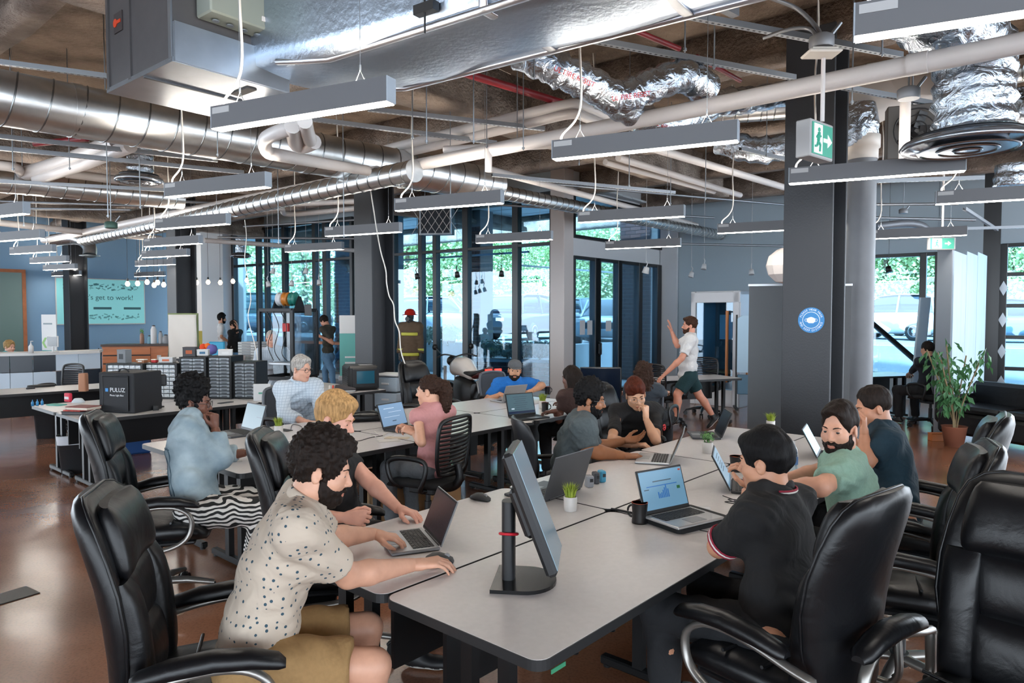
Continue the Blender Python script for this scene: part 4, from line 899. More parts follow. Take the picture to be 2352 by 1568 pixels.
laptop(1200, 957, -34, 'laptop with dark page of text before the straight-haired woman', .34, .235, m_lblack, m_lblack, s_teal, 106, ui=lines + [(0, -.36, .93, .1, screen_mat('bar_navy', '#1d2c4a', .2)), (-.3, -.2, .1, .05, u_white)])
# black laptop sleeve under the bar-chart laptop
p = G(1572, 1195, TH); b = B(); b.prism(rounded(-.19, .19, -.15, .15, .03), 0, .022); o = b.obj('laptop_sleeve', M('neoprene', '#0f1012', .8), None, label='black padded sleeve under the bar-chart laptop', cat='sleeve'); o.location = (p.x, p.y, TH); o.rotation_euler = (0, 0, math.radians(33))
# ------------------------------------------------------------------ the monitor
p = G(1195, 1335, TH); t = thing('monitor', 'black computer monitor seen edge-on on its stand', 'monitor', (p.x, p.y, TH), -math.radians(97))
b = B(); b.prism([(.13 * math.cos(w) , .02 + .12 * math.sin(w)) for w in np.linspace(0, math.pi, 17)] + [(-.13, -.10), (.13, -.10)], 0, .014); b.obj('stand_base', M('glossy_black', '#0c0d10', .22), t)
b = B(); b.loft([((0, -.045, z), (1, 0, 0), (0, 1, 0), .035, .026, 0) for z in (.012, .1, .2, .3, .315)], 18, 2.6); po = b.obj('stand_pole', m_lblack, t)
b = B(); b.tube([(.042 * math.cos(w), -.045 + .034 * math.sin(w), .185 + .012 * math.cos(w)) for w in np.linspace(0, 6.28, 18)[:-1]], .006, 6, closed=True); b.tube([(-.04, -.05, .175), (-.055, -.07, .168), (-.07, -.07, .16), (-.072, -.075, .14)], .007, 6); b.obj('red_strap', M('red_strap', '#c2182c', .5), po)
lm = Matrix.Translation((0, .05, .30)) @ Matrix.Rotation(math.radians(21), 4, 'X')
b = B(lm); b.box((0, 0, 0), (.30, .045, .48), bev=.012); pn = b.obj('panel_case', m_lblack, t); b = B(lm); b.box((0, .0235, .004), (.28, .003, .455)); b.obj('screen', M('monitor_glass', '#7e97a5', .12, spec=.8), pn)
b = B(lm); b.box((0, -.035, 0), (.16, .05, .2), bev=.015); b.obj('rear_hump', m_lblack, pn)
for k in range(3): b = B(lm); b.box((-.158, -.004, -.02 - k * .035), (.003, .014, .024)); b.obj('port', M('port_dark', '#2a2c30', .3, .6), pn)
# ------------------------------------------------------------------ mice
m_mouse = M('mouse_dark', '#26282b', .45)
for px, py, rz, lab in ((1103, 1142, -.6, 'dark mouse lying free on the near table'), (1008, 1283, -.1, 'dark mouse under the hand of the man in the dotted shirt')):
    p = G(px, py, TH + .015); t = thing('mouse', lab, 'mouse', (p.x, p.y, TH), rz); b = B(); b.loft([((x, 0, h / 2 + .001), (0, 1, 0), (0, 0, 1), w, h / 2, 0) for x, w, h in ((-.06, .012, .008), (-.055, .025, .022), (-.03, .034, .036), (.0, .036, .04), (.03, .031, .032), (.055, .026, .02), (.062, .014, .008))], 18, 2.3); bd = b.obj('shell', m_mouse, t)
    b = B(); b.cyl((.035, -.005, .03), (.035, .005, .03), .011, n=12); b.obj('scroll_wheel', m_alu, bd)
# ------------------------------------------------------------------ pots, mugs, bottle
m_pot = M('white_ceramic', '#cfccc8', .4); m_grass = M('lime_grass', '#8fa832', .6, noise=(30, .3, '#b3c44c')); m_leafy = M('small_leaf', '#4f8a4a', .6, noise=(30, .3, '#77a765')); m_soil = M('potting_soil', '#2a211b', .9)
def grass_mesh(n, h, r, seed):
    rn = random.Random(seed); b = B()
    for _ in range(n):
        a = rn.uniform(0, 6.28); q = r * math.sqrt(rn.random()) * .8; l = h * rn.uniform(.65, 1.05); o = Vector((q * math.cos(a), q * math.sin(a), 0)); dr = Vector((math.cos(a), math.sin(a), 0)) * (q / r) * rn.uniform(.2, .75); sd_ = Vector((-math.sin(a + rn.uniform(-1, 1)), math.cos(a), 0)) * .0028
        mid = o + dr * l * .35 + Vector((0, 0, l * .6)); tip = o + dr * l + Vector((0, 0, l * (1 - .3 * dr.length))); b.add([o - sd_, o + sd_, mid + sd_ * .8, mid - sd_ * .8, tip], [(0, 1, 2, 3), (3, 2, 4)])
    return b
def bush_mesh(n, h, r, leaf, seed):
    rn = random.Random(seed); b = B()
    for _ in range(n):
        v = Vector((rn.gauss(0, 1), rn.gauss(0, 1), rn.gauss(0, 1))).normalized() * (r * rn.uniform(.4, 1)); c = Vector((v.x, v.y, h * .55 + v.z * h / r * .5)); nn = (v.normalized() + Vector((rn.uniform(-.6, .6), rn.uniform(-.6, .6), rn.uniform(0, .9)))).normalized(); x = nn.cross(Vector((0, 0, 1))).normalized() * leaf * .5; y = nn.cross(x).normalized() * leaf
        b.add([c - y * .5, c + x * .8, c + y * .6, c - x * .8], [(0, 1, 2, 3)])
    return b
def pot_plant(px, py, label, kind='grass', potm=None, s=1., z=TH):
    p = G(px, py, z); t = thing('potted_plant', label, 'plant', (p.x, p.y, z)); b = B(); b.lathe([(.001, 0), (.034 * s, 0), (.036 * s, .004), (.038 * s, .078 * s), (.036 * s, .08 * s), (.033 * s, .072 * s), (.001, .072 * s)], 24); b.obj('pot', potm or m_pot, t)
    b = B(); b.lathe([(.001, .073 * s), (.033 * s, .073 * s)], 20); b.obj('soil', m_soil, t)
    b = grass_mesh(150, .09 * s, .032 * s, int(px)) if kind == 'grass' else bush_mesh(190, .085 * s, .052 * s, .016 * s, int(px)); b.m = Matrix.Identity(4); o = b.obj('foliage', m_grass if kind == 'grass' else m_leafy, t, kind='stuff'); o.location = (0, 0, .07 * s); return t
pot_plant(1310, 1172, 'white pot of lime grass beside the large grey laptop', s=.95); pot_plant(1770, 986, 'white pot of lime grass before the near column', s=1.0); pot_plant(1625, 1040, 'small leafy plant between two laptops on the near table', 'bush', s=1.05)
pot_plant(640, 998, 'pot of lime grass by the grey-haired man', s=1.0); pot_plant(1246, 938, 'white pot of lime grass on the middle table', s=1.1); 
m_mug = M('mug_black', '#18181a', .3); m_orange = M('mug_orange', '#d8551f', .35)
def mug(px, py, label, s=1., z=TH, hd=0.4):
    p = G(px, py, z); t = thing('mug', label, 'mug', (p.x, p.y, z), hd); b = B(); b.lathe([(.001, 0), (.038 * s, 0), (.0385 * s, .01), (.036 * s, .05 * s), (.041 * s, .102 * s)], 26); b.obj('mug_wall', m_mug, t)
    b = B(); b.lathe([(.041 * s, .102 * s), (.038 * s, .1025 * s), (.034 * s, .05 * s), (.034 * s, .035 * s), (.001, .035 * s)], 26); b.obj('orange_lining', m_orange, t)
    b = B(); b.tube([(.036 * s + .026 * math.sin(w), 0, .055 * s + .03 * math.cos(w)) for w in np.linspace(.15, 3.0, 9)], .0055, 7, flat=(1.3, 1)); b.obj('handle', m_mug, t); return t
mug(1469, 1200, 'black mug with orange inside beside the bar-chart laptop', 1.0, TH, 2.6); mug(1690, 1082, 'black mug with orange inside near the man in mint', 1.0, TH, -.6); mug(1258, 905, 'small black mug at the far end of the middle table', .95); mug(1252, 945, 'black mug in front of the straight-haired woman', .95, TH, .0)
t = mug(972, 972, 'black mug with orange lining used as a plant pot', 1.05); b = bush_mesh(170, .1, .062, .02, 5); o = b.obj('foliage', m_leafy, t, kind='stuff'); o.location = (0, 0, .085)
p = G(1820, 1092, TH); t = thing('water_bottle', 'clear plastic water bottle behind the man in the black polo', 'bottle', (p.x, p.y, TH)); mg = glassy('bottle_plastic', '#d5e4ea', .5, .1)
b = B(); b.lathe([(.001, .002), (.03, .004), (.032, .02), (.031, .07), (.033, .1), (.031, .15), (.026, .175), (.013, .2), (.013, .21)], 22); b.obj('shell', mg, t); b = B(); b.lathe([(.0145, .205), (.0145, .222), (.001, .223)], 16); b.obj('cap', M('cap_white', '#dfe3e6', .4), t); b = B(); b.lathe([(.0335, .075), (.0335, .125)], 22); b.obj('label_band', M('label_blue', '#5c83b8', .5), t)
# plug adapters, earbud case, small things
for i, (px, py, hx, w) in enumerate(((1353, 1118, '#8a8d92', .042), (1368, 1110, '#3c4046', .034), (1382, 1106, '#3f93b5', .038))):
    p = G(px, py, TH); t = thing('plug_adapter', ['light grey plug adapter block', 'dark plug adapter block in the middle of three', 'blue plug adapter block'][i], 'adapter', (p.x, p.y, TH), .3); b = B(); b.box((0, 0, .036), (w, .055, .07), bev=.006); bd = b.obj('block', M('adapter' + hx, hx, .45), t)
    b = B(); b.box((.004, -.0285, .045), (w * .5, .003, .02)); b.obj('socket_face', m_lblack, bd)
p = G(1617, 1173, TH); b = B(); b.loft([((x, 0, .012), (0, 1, 0), (0, 0, 1), .022 * q, .012 * q, 0) for x, q in ((-.032, .3), (-.029, .75), (-.02, 1), (.02, 1), (.029, .75), (.032, .3))], 16, 2.2); o = b.obj('earbud_case', M('glossy_white', '#e3e4e5', .25), None, label='small glossy white earbud case', cat='case'); o.location = (p.x, p.y, TH); o.rotation_euler = (0, 0, -.2)
def cable(pts, r, mat, label, z=TH + .005, name='cable'): b = B(); b.tube(spline([G(x, y, z) for x, y in pts], 6), r, 6); return b.obj(name, mat, None, label=label, cat='cable')
cable([(1660, 1138), (1690, 1150), (1665, 1152), (1700, 1158), (1672, 1146), (1715, 1150)], .0025, m_lblack, 'tangled thin black earphone cable before the man in mint')
cable([(1404, 1168), (1420, 1171), (1455, 1178)], .006, m_lblack, 'thick black strap lying in the desk joint')
cable([(770, 1016), (820, 1013), (850, 1005), (880, 1000)], .003, m_lblack, 'black cable across the middle table'); cable([(860, 990), (875, 1000), (890, 993), (880, 1002), (905, 999), (870, 1005), (850, 996)], .003, m_cord, 'white tangled cable beside the laptop of the woman in pink')
cable([(668, 988), (672, 975), (690, 978), (700, 990)], .003, m_lblack, 'short black cable by the grey-haired man')
m_paper = M('paper_white', '#d6d3cd', .8)
for i, (px, py, w, h, rz, hx) in enumerate(((893, 1012, .17, .10, .4, '#d6d3cd'), (912, 1006, .2, .09, -.1, '#cdbfa8'), (655, 988, .07, .14, .9, '#1c1f24'), (1210, 970, .1, .06, .2, '#d6d3cd'), (540, 1058, .1, .07, .3, '#d9d6cf'))):
    p = G(px, py, TH); b = B(); b.box((0, 0, .003), (w, h, .005), bev=.002); o = b.obj(('paper_sheet', 'envelope', 'phone', 'note_card', 'sticky_note')[i], M('flat' + hx, hx, .6), None, label=('white paper slip near the woman in pink', 'beige envelope under the paper slip', 'black phone by the grey-haired man', 'small white card on the middle table', 'white note pad under the denim sleeve')[i], cat=('paper', 'envelope', 'phone', 'card', 'note pad')[i]); o.location = (p.x, p.y, TH); o.rotation_euler = (0, 0, rz)
# black leather bag on the middle table
p = G(835, 965, TH); t = thing('leather_bag', 'flat black leather bag with brass buckles on the middle table', 'bag', (p.x, p.y, TH), .25); b = B(); b.loft([((x, 0, .04), (0, 1, 0), (0, 0, 1), w, h, 0) for x, w, h in ((-.2, .1, .015), (-.19, .13, .035), (-.1, .14, .042), (.1, .14, .04), (.19, .13, .035), (.2, .1, .015))], 22, 3.2); b.obj('bag_body', m_leather, t)
for x in (-.08, .09): b = B(); b.box((x, .02, .083), (.03, .16, .006), bev=.002); b.obj('strap', m_leather, t); b = B(); b.box((x, -.03, .088), (.034, .022, .006), bev=.002); b.obj('buckle', M('brass', '#a3824a', .35, .8), t)
b = B(); b.tube(spline([(-.15, -.1, .07), (-.05, -.15, .1), (.08, -.15, .1), (.16, -.1, .07)], 6), .009, 8); b.obj('handle', m_leather, t)
# green tape under the table edge, and the floor access plate
p = G(1299, 1515, .70); b = B(); b.box((0, 0, 0), (.07, .003, .014)); o = b.obj('tape_strip', M('green_tape', '#2f7f5c', .6), None, label='strip of green tape on the edge of the nearest desk', cat='tape'); o.location = P0 + t2 * .09 + Vector((0, 0, .69)); o.rotation_euler = (0, 0, DR)
a = [G(-20, 1395), G(92, 1362), G(60, 1347), G(-45, 1378)]; b = B(); b.add([(q.x, q.y, .001) for q in a] + [(q.x, q.y, .006) for q in a], [(0, 1, 2, 3), (4, 5, 6, 7), (0, 1, 5, 4), (1, 2, 6, 5), (2, 3, 7, 6), (3, 0, 4, 7)]); o = b.obj('floor_box_cover', M('floor_plate', '#4b4a49', .45, .6), None, label='flat dark metal floor outlet cover at the left', cat='floor plate')
# cartons under the middle table
m_card = M('cardboard', '#a5805a', .85, noise=(8, .08))
def carton(px, py, w, d, h, rz, label, marks=True):
    p = G(px, py, 0); t = thing('cardboard_box', label, 'box', (p.x, p.y, 0), rz); b = B(); b.box((0, 0, h / 2), (w, d, h)); bd = b.obj('carton', m_card, t)
    for s in (-1, 1): b = B(); b.box((0, s * d * .26, h + .003), (w, d * .46, .005), mat=Matrix.Rotation(s * .1, 4, 'X')); b.obj('flap', m_card, t)
    if marks:
        b = B(); b.box((-w * .22, -d / 2 - .002, h * .75), (.04, .003, h * .5)); b.obj('blue_tape', M('blue_tape', '#2f7fae', .5), bd)
        for k in range(2): b = B(); b.box((w * .34 + k * .035, -d / 2 - .002, h * .82), (.012, .002, .05)); b.obj('printed_arrow', m_lblack, bd)
    return t
carton(905, 1195, .42, .34, .42, .55, 'brown cardboard box with blue tape under the middle table'); carton(1000, 1185, .34, .3, .3, .6, 'brown cardboard box behind the chair of the woman in pink', False)
# ------------------------------------------------------------------ helpers: simple built things
def bx(t, name, c, d, mat, bev=.004, rz=0): b = B(); b.box(c, d, rz, bev); return b.obj(name, mat, t)
def stand(px, Y, name, label, cat, face=0, z=0.):
    p = D(px, 720, Y); return thing(name, label, cat, (p.x, p.y, z), -math.radians(face))
def w_at(n, Y): return n * Y / F
m_tent = M('tent_nylon', '#15171c', .7, bump=(90, .2, .004)); m_clear = glassy('clear_bin', '#d5dde2', .06, .08); m_drawer = M('drawer_smoke', '#7d858c', .35); m_red2 = M('red_plastic', '#b32226', .5); m_light = M('pale_plastic', '#c9cbcc', .5)
# photo tent with lettering
p = G(268, 948, TH); t = thing('photo_tent', 'black folding photo tent on the workshop desk', 'photo tent', (p.x, p.y, TH), math.radians(-14)); W_, D_, H_ = .44, .40, .42
bx(t, 'tent_body', (0, .2, H_ / 2), (W_, D_, H_), m_tent, .008); bx(t, 'front_flap', (.0, -.006, H_ / 2 - .01), (W_ * .72, .012, H_ * .86), m_tent, .004)
b = B(); b.tube([(-W_ * .36, -.012, .03), (W_ * .36, -.012, .03), (W_ * .36, -.012, H_ - .03), (-W_ * .36, -.012, H_ - .03)], .006, 6, closed=True); b.obj('zip', m_lblack, t)
text('PULUZ', .062, M('tent_print', '#dfe3e6', .6), Matrix.Translation((.03, -.016, .24)) @ Matrix.Rotation(math.pi / 2, 4, 'X'), t); text('Photo Light Box', .026, MATS['tent_print'], Matrix.Translation((.02, -.016, .185)) @ Matrix.Rotation(math.pi / 2, 4, 'X'), t); bx(t, 'logo_square', (-.105, -.014, .24), (.035, .004, .035), M('logo_blue', '#2f86c8', .5), .001)
b = B(); b.tube(spline([(-.06, .1, H_), (-.03, .1, H_ + .03), (.04, .1, H_ + .03), (.07, .1, H_)], 5), .008, 6); b.obj('carry_handle', m_tent, t)
# books and bits on the same desk
p = G(186, 950, TH); z = TH
for i, (w, d, h, hx, lab, dx) in enumerate(((.30, .2, .035, '#17181b', 'black box file under the books', 0), (.2, .15, .012, '#c33b30', 'thin red folder between box file and book', -.04), (.27, .19, .034, '#7e2f2c', 'thick paperback with a patterned red cover on top', .03))):
    t = thing('book' if i == 2 else ('box_file' if i == 0 else 'folder'), lab, ('box file', 'folder', 'book')[i], (p.x + dx, p.y, z), -.12 - .06 * i); bx(t, 'cover', (0, 0, h - .003), (w, d, .006), M('cover' + hx, hx, .5, noise=(25, .35)), .002); bx(t, 'pages', (.002, 0, h / 2), (w - .012, d - .01, h - .008), M('pages', '#cfc6b8', .8) if i else m_lblack, .002); bx(t, 'back_cover', (0, 0, .002), (w, d, .004), MATS['cover' + hx], .001); z += h
for i, (px, py, w, d, h, hx, nm, lab) in enumerate(((157, 922, .12, .04, .10, '#c21f3c', 'card_box', 'small red box with white lettering on the workshop desk'), (130, 930, .22, .12, .012, '#5aa39a', 'leaflet', 'teal leaflets lying on the workshop desk'), (180, 924, .16, .1, .05, '#b9c2c8', 'plastic_bag', 'crumpled clear bag on the workshop desk'), (192, 898, .1, .1, .24, '#a8775a', 'paper_bag', 'tan paper bag behind the photo tent'), (345, 938, .2, .14, .07, '#b7bfc2', 'plastic_tub', 'clear plastic tub right of the photo tent'), (358, 942, .06, .05, .05, '#131416', 'power_brick', 'black power brick by the plastic tub'), (95, 888, .34, .2, .03, '#141416', 'folded_cloth', 'black folded cloth on the desk before the reception'), (70, 893, .1, .06, .02, '#202024', 'notebook', 'small dark notebook at the corner of the rear desk'), (518, 925, .2, .08, .008, '#3a4046', 'tablet', 'dark tablet lying in front of the drawer cabinets'))):
    p = G(px, py, TH); t = thing(nm, lab, nm.replace('_', ' '), (p.x, p.y, TH), .2 * i - .5)
    b = B(); b.loft([((0, 0, zz * h), (1, 0, 0), (0, 1, 0), w / 2 * q, d / 2 * q, 0) for zz, q in ((0, .96), (.1, 1), (.9, .97 if nm != 'plastic_bag' else .6), (1, .9 if nm not in ('plastic_bag', 'folded_cloth') else .45))], 20, 5 if nm not in ('plastic_bag', 'folded_cloth') else 2.2); b.obj('shell', M('bit' + hx, hx, .6), t)
    if nm == 'card_box': bx(t, 'label_strip', (0, -d / 2 - .001, h * .45), (w * .7, .003, h * .3), m_white2, .001) if 'm_white2' in globals() else bx(t, 'label_strip', (0, -d / 2 - .001, h * .45), (w * .7, .003, h * .3), m_light, .001)
for i, (px, py) in enumerate(((75, 932), (86, 931), (97, 930))):
    p = G(px, py, TH); t = thing('glue_bottle', 'tiny blue glue bottle, %s of three in a row' % ORD[i], 'bottle', (p.x, p.y, TH), group='tiny glue bottles'); b = B(); b.lathe([(.001, 0), (.014, 0), (.014, .04), (.004, .055), (.003, .07)], 10); b.obj('bottle', M('glue_blue', '#2a7fb5', .4), t)
# camera light on a small stand
p = G(366, 935, TH); t = thing('desk_lamp', 'small black lamp head on a stand next to the photo tent', 'lamp', (p.x, p.y, TH)); b = B(); b.tube(spline([(0, 0, .01), (.03, 0, .1), (.0, 0, .2), (.02, 0, .26)], 5), .008, 6); b.obj('arm', m_lblack, t); bx(t, 'lamp_head', (.02, 0, .3), (.12, .06, .13), m_lblack, .015, .5); b = B(); b.lathe([(.05, 0), (.05, .012), (.01, .016)], 16); b.obj('foot', m_lblack, t)
# small-parts drawer cabinets
def drawers(px0, px1, pyb, pyt, rows, cols, label, clear=False, Y=8.6):
    a = D(px0, pyb, Y); c = D(px1, pyb, Y); h = (pyb - pyt) * Y / F; w = (px1 - px0) * Y / F / .93; z = max(TH, a.z) if a.z < TH + .25 else TH
    m = (a + c) / 2; t = thing('drawer_cabinet', label, 'cabinet', (m.x, m.y, TH), math.radians(-8), 'small-parts drawer cabinets'); h = (D(px0, pyt, Y).z - TH)
    bx(t, 'case_back', (0, .14, h / 2), (w, .02, h), m_steel, .003)
    for s in (-1, 1): bx(t, 'case_side', (s * (w / 2 - .012), 0, h / 2), (.024, .28, h), m_steel, .003)
    for zz in (.008, h - .008): bx(t, 'case_panel', (0, 0, zz), (w - .048, .28, .016), m_steel, .002)
    iw = w - .05; ih = h - .034; pr = None
    for r in range(rows):
        for k in range(cols):
            if pr is None:
                dw, dh = iw / cols, ih / rows; pr = bx(t, 'drawer', (0, 0, 0), (dw - .006, .26, dh - .008), m_drawer if not clear else M('bin_frost', '#aab2b8', .3, noise=(30, .35)), .003); hb = bx(pr, 'handle', (0, -.134, -dh * .1), (dw * .5, .012, dh * .22), m_light if clear else M('handle_dark', '#2a2d31', .4), .002); o = pr
            else: o = dup(pr, parent=t)
            o.location = (-iw / 2 + dw * (k + .5), -.012, .017 + dh * (r + .5))
    return t
drawers(262, 347, 918, 833, 8, 6, 'wide cabinet of clear bins right behind the photo tent', True); drawers(349, 424, 916, 832, 8, 5, 'cabinet of clear bins behind the denim-jacket woman', True); drawers(428, 489, 914, 818, 12, 2, 'tall black drawer cabinet left of the taller pair'); drawers(491, 546, 912, 816, 12, 2, 'tall black drawer cabinet beside the printer'); drawers(549, 602, 912, 829, 10, 2, 'shorter black drawer cabinet under the printer')
for i, (px, py, w, d, h, hx, nm, lab) in enumerate(((286, 833, .13, .1, .16, '#6e7378', 'metal_canister', 'grey metal box standing on the clear-bin cabinet'), (326, 833, .11, .07, .04, '#8a5a3c', 'small_carton', 'small brown white-lidded carton on the cabinet'), (355, 832, .06, .05, .035, '#b32226', 'red_tub', 'red and cream tub on the cabinet'), (385, 832, .17, .1, .06, '#bfc0c1', 'card_carton', 'white printed carton on the clear bins'), (438, 818, .15, .12, .11, '#3b3a3d', 'dark_carton', 'dark carton with orange stripe on the tall drawers'), (467, 816, .13, .1, .07, '#c6c7c8', 'white_carton', 'white carton with coloured bars on the tall drawers'), (518, 816, .16, .11, .07, '#cdcccb', 'plain_carton', 'plain white carton on the drawers by the printer'))):
    p = D(px, py, 8.6); t = thing(nm, lab, 'box', (p.x, p.y, p.z), .1 * i - .3); bx(t, 'box_body', (0, 0, h / 2), (w, d, h), M('cb' + hx, hx, .6), .004); bx(t, 'lid', (0, 0, h), (w + .004, d + .004, .012), M('cl' + hx, ('#d8cfc0', '#d7d3cb')[i % 2] if i in (1, 2) else hx, .6), .003); bx(t, 'front_label', (0, -d / 2 - .001, h * .5), (w * .5, .002, h * .4), M('cf%d' % i, ('#2c3136', '#cfcac0', '#b32226', '#c5623a', '#a8522a', '#3d6a8a', '#d8d8d6')[i], .6), .001)
# white leaflet holder
p = D(602, 890, 8.3); t = thing('table_card', 'white folded table card with green print', 'card', (p.x, p.y, TH), .1); bx(t, 'card', (0, 0, .1), (.2, .02, .2), m_light, .002); bx(t, 'print_line', (.02, -.011, .09), (.12, .002, .02), M('print_green', '#5a9a86', .6), .001)
# ------------------------------------------------------------------ 3D printer on its frame
t = stand(662, 10.2, 'three_d_printer', 'tall 3D printer in a black frame with a spool on top', '3D printer', 20); m_ext = M('black_extrusion', '#17181b', .4, .4); zt = D(662, 712, 10.2).z; w = .56; z0 = .85
for sx in (-1, 1):
    for sy in (-1, 1): bx(t, 'upright', (sx * w / 2, sy * w / 2, (z0 + zt) / 2), (.055 if sx > 0 else .035, .045, zt - z0), m_ext)
for zz in (z0, zt):
    for s in (-1, 1): bx(t, 'rail', (0, s * w / 2, zz), (w, .04, .05), m_ext); bx(t, 'rail', (s * w / 2, 0, zz), (.04, w, .05), m_ext)
bx(t, 'top_board', (0, -.1, zt - .01), (w, w * .6, .06), m_ext); b = B(); b.box((-.03, 0, (z0 + zt) / 2), (w - .06, .004, zt - z0 - .05)); b.obj('clear_sheet', m_clear, t); b = B(); b.box((w / 2, 0, (z0 + zt) / 2), (.004, w - .05, zt - z0 - .05)); b.obj('clear_sheet', m_clear, t)
bx(t, 'print_bed', (0, 0, z0 + .2), (.4, .4, .03), m_alu); bx(t, 'print_head', (.02, -.05, zt - .25), (.1, .1, .12), m_red2)
for k, xs in enumerate((-.16, -.05, .08)): b = B(); b.tube(spline([(xs, -.27, zt - .02), (xs + .12, -.3, zt - .25), (xs + .02, -.28, zt - .5 - .05 * k), (xs + .1, -.26, z0 + .25)], 6), .006, 6); b.obj('cable', m_lblack, t)
bx(t, 'control_screen', (.42, -.1, zt + .0), (.1, .02, .16), m_lblack, .004, .4); b = B(); b.tube([(.26, -.05, zt - .03), (.42, -.09, zt - .03)], .012, 6); b.obj('screen_arm', m_lblack, t)
for sx in (-.19, .2): b = B(); b.prism([(-.11, 0), (.11, 0), (.02, .18), (-.02, .18)], -.012, .012); o = b.obj('spool_stand', m_ext, t); o.rotation_euler = (math.pi / 2, 0, math.pi / 2); o.location = (sx, 0, zt + .02)
for k, (x, hx) in enumerate(((-.12, '#c9cdd2'), (-.02, '#b5702a'), (.1, '#1f6b62'))):
    b = B(); b.lathe([(.02, -.035), (.1, -.035), (.1, -.03), (.085, -.028), (.085, .028), (.1, .03), (.1, .035), (.02, .035)], 30, axis=(1, 0, 0)); o = b.obj('filament_spool', M('spool' + hx, hx, .4), t); o.location = (x, 0, zt + .16)
# countertop oven, shoe, plastic drawers
p = D(828, 900, 9.6); t = thing('countertop_oven', 'black countertop food dehydrator with a glass front', 'appliance', (p.x, p.y, TH), math.radians(24)); bx(t, 'case', (0, 0, .17), (.42, .46, .33), M('oven_case', '#1a1b1d', .4), .03); bx(t, 'door', (.01, -.235, .17), (.34, .02, .26), m_lblack, .02); b = B(); b.box((.02, -.246, .18), (.24, .003, .17)); b.obj('door_glass', M('oven_glass', '#2a5f73', .12, spec=.8), t)
for k in range(9): bx(t, 'vent_rib', (-.212, 0, .06 + k * .027), (.006, .38, .01), m_ext, .001)
bx(t, 'top_panel', (.06, -.05, .337), (.18, .12, .006), m_alu)
p = D(792, 890, 9.2); t = thing('sneaker', 'grey sneaker standing on the printer desk', 'shoe', (p.x, p.y, TH), .2); b = B(); b.loft([((x, 0, h / 2 + .02), (0, 1, 0), (0, 0, 1), wd, h / 2, 0) for x, wd, h in ((-.13, .02, .05), (-.12, .035, .08), (-.05, .038, .085), (.03, .042, .06), (.1, .042, .045), (.14, .03, .03))], 16, 2.5); b.obj('upper', M('sneaker_grey', '#4d4a4c', .8), t); b = B(); b.loft([((0, 0, .01), (1, 0, 0), (0, 1, 0), .14, .044, 0), ((0, 0, .024), (1, 0, 0), (0, 1, 0), .142, .045, 0)], 20, 2.6); b.obj('sole', m_light, t)
t = stand(898, 9.9, 'storage_drawers', 'clear plastic drawer tower beside the dehydrator', 'drawers', 20)
for k in range(4): dr = bx(t, 'drawer', (0, 0, .12 + k * .22), (.36, .34, .2), M('frost_plastic', '#a9b9c6', .3), .012); bx(dr, 'handle', (0, -.176, .13 + k * .22), (.12, .012, .03), m_light)
bx(t, 'top_lid', (0, 0, .91), (.38, .36, .03), m_light, .008)
for px, hx, lab in ((765, '#c9432c', 'orange capped glue stick on the printer desk'), (757, '#d8d5cf', 'white glue tube on the printer desk')):
    p = D(px, 890, 9.0); t = thing('glue_stick', lab, 'glue', (p.x, p.y, TH)); b = B(); b.lathe([(.012, 0), (.012, .07), (.001, .071)], 10); b.obj('tube', m_light, t); b = B(); b.lathe([(.0135, .07), (.0135, .11), (.001, .112)], 10); b.obj('cap', M('cap' + hx, hx, .5), t)
# bins
def bin_(px, py, label, h=.42, liner=True):
    p = G(px, py, 0); t = thing('waste_bin', label, 'bin', (p.x, p.y, 0), .5); b = B(); b.loft([((0, 0, z), (1, 0, 0), (0, 1, 0), w, w * .75, 0) for z, w in ((0, .12), (.01, .125), (h, .16), (h + .005, .165))], 24, 4); b.obj('bin_body', m_lblack, t)
    if liner: b = B(); b.loft([((0, 0, z), (1, 0, 0), (0, 1, 0), w, w * .77, 0) for z, w in ((h - .09, .158), (h, .168), (h + .012, .166), (h + .004, .15), (h - .08, .145))], 24, 4); b.obj('liner', M('bin_liner', '#b9bcc2', .5), t)
bin_(172, 1085, 'black waste bin with a white liner under the workshop desk'); bin_(108, 1005, 'dark blue waste bin under the rear desk', .45, False)
p = G(300, 1040, 0); t = thing('cooler_box', 'white and blue cooler box under the workshop desk', 'cooler', (p.x, p.y, 0), .7); bx(t, 'cooler_body', (0, 0, .13), (.42, .3, .26), M('cooler_blue', '#1f4f8c', .5), .02); bx(t, 'cooler_lid', (0, 0, .31), (.43, .31, .1), m_light, .03)
# ------------------------------------------------------------------ reception and left background
t = stand(62, 12.9, 'reception_counter', 'curved reception counter of blue and white panels', 'counter', -25); m_navy = M('navy_panel', '#101d2b', .35); m_paleb = M('pale_blue_panel', '#b5c6d6', .4)
b = B(); arc = [(-2.2 + 3.35 * k / 10, -.55 + .03 * (k - 6) ** 2 if k > 6 else -.55) for k in range(11)]; out = arc + [(x * 1 - .0, y + .62) for x, y in arc[::-1]]; b.prism(out, 1.02, 1.07); b.obj('counter_top', m_light, t)
pn = 0
for i in range(10):
    (x0, y0), (x1, y1) = arc[i], arc[i + 1]; L = math.hypot(x1 - x0, y1 - y0); a = math.atan2(y1 - y0, x1 - x0)
    for j in range(3):
        b = B(Matrix.Translation(((x0 + x1) / 2, (y0 + y1) / 2 + .06, .08 + .16 + j * .32)) @ rotz(a)); b.box((0, 0, 0), (L - .006, .03, .312), bev=.003); b.obj('front_panel', m_navy if ((i // 4) + j) % 2 else m_paleb, t)
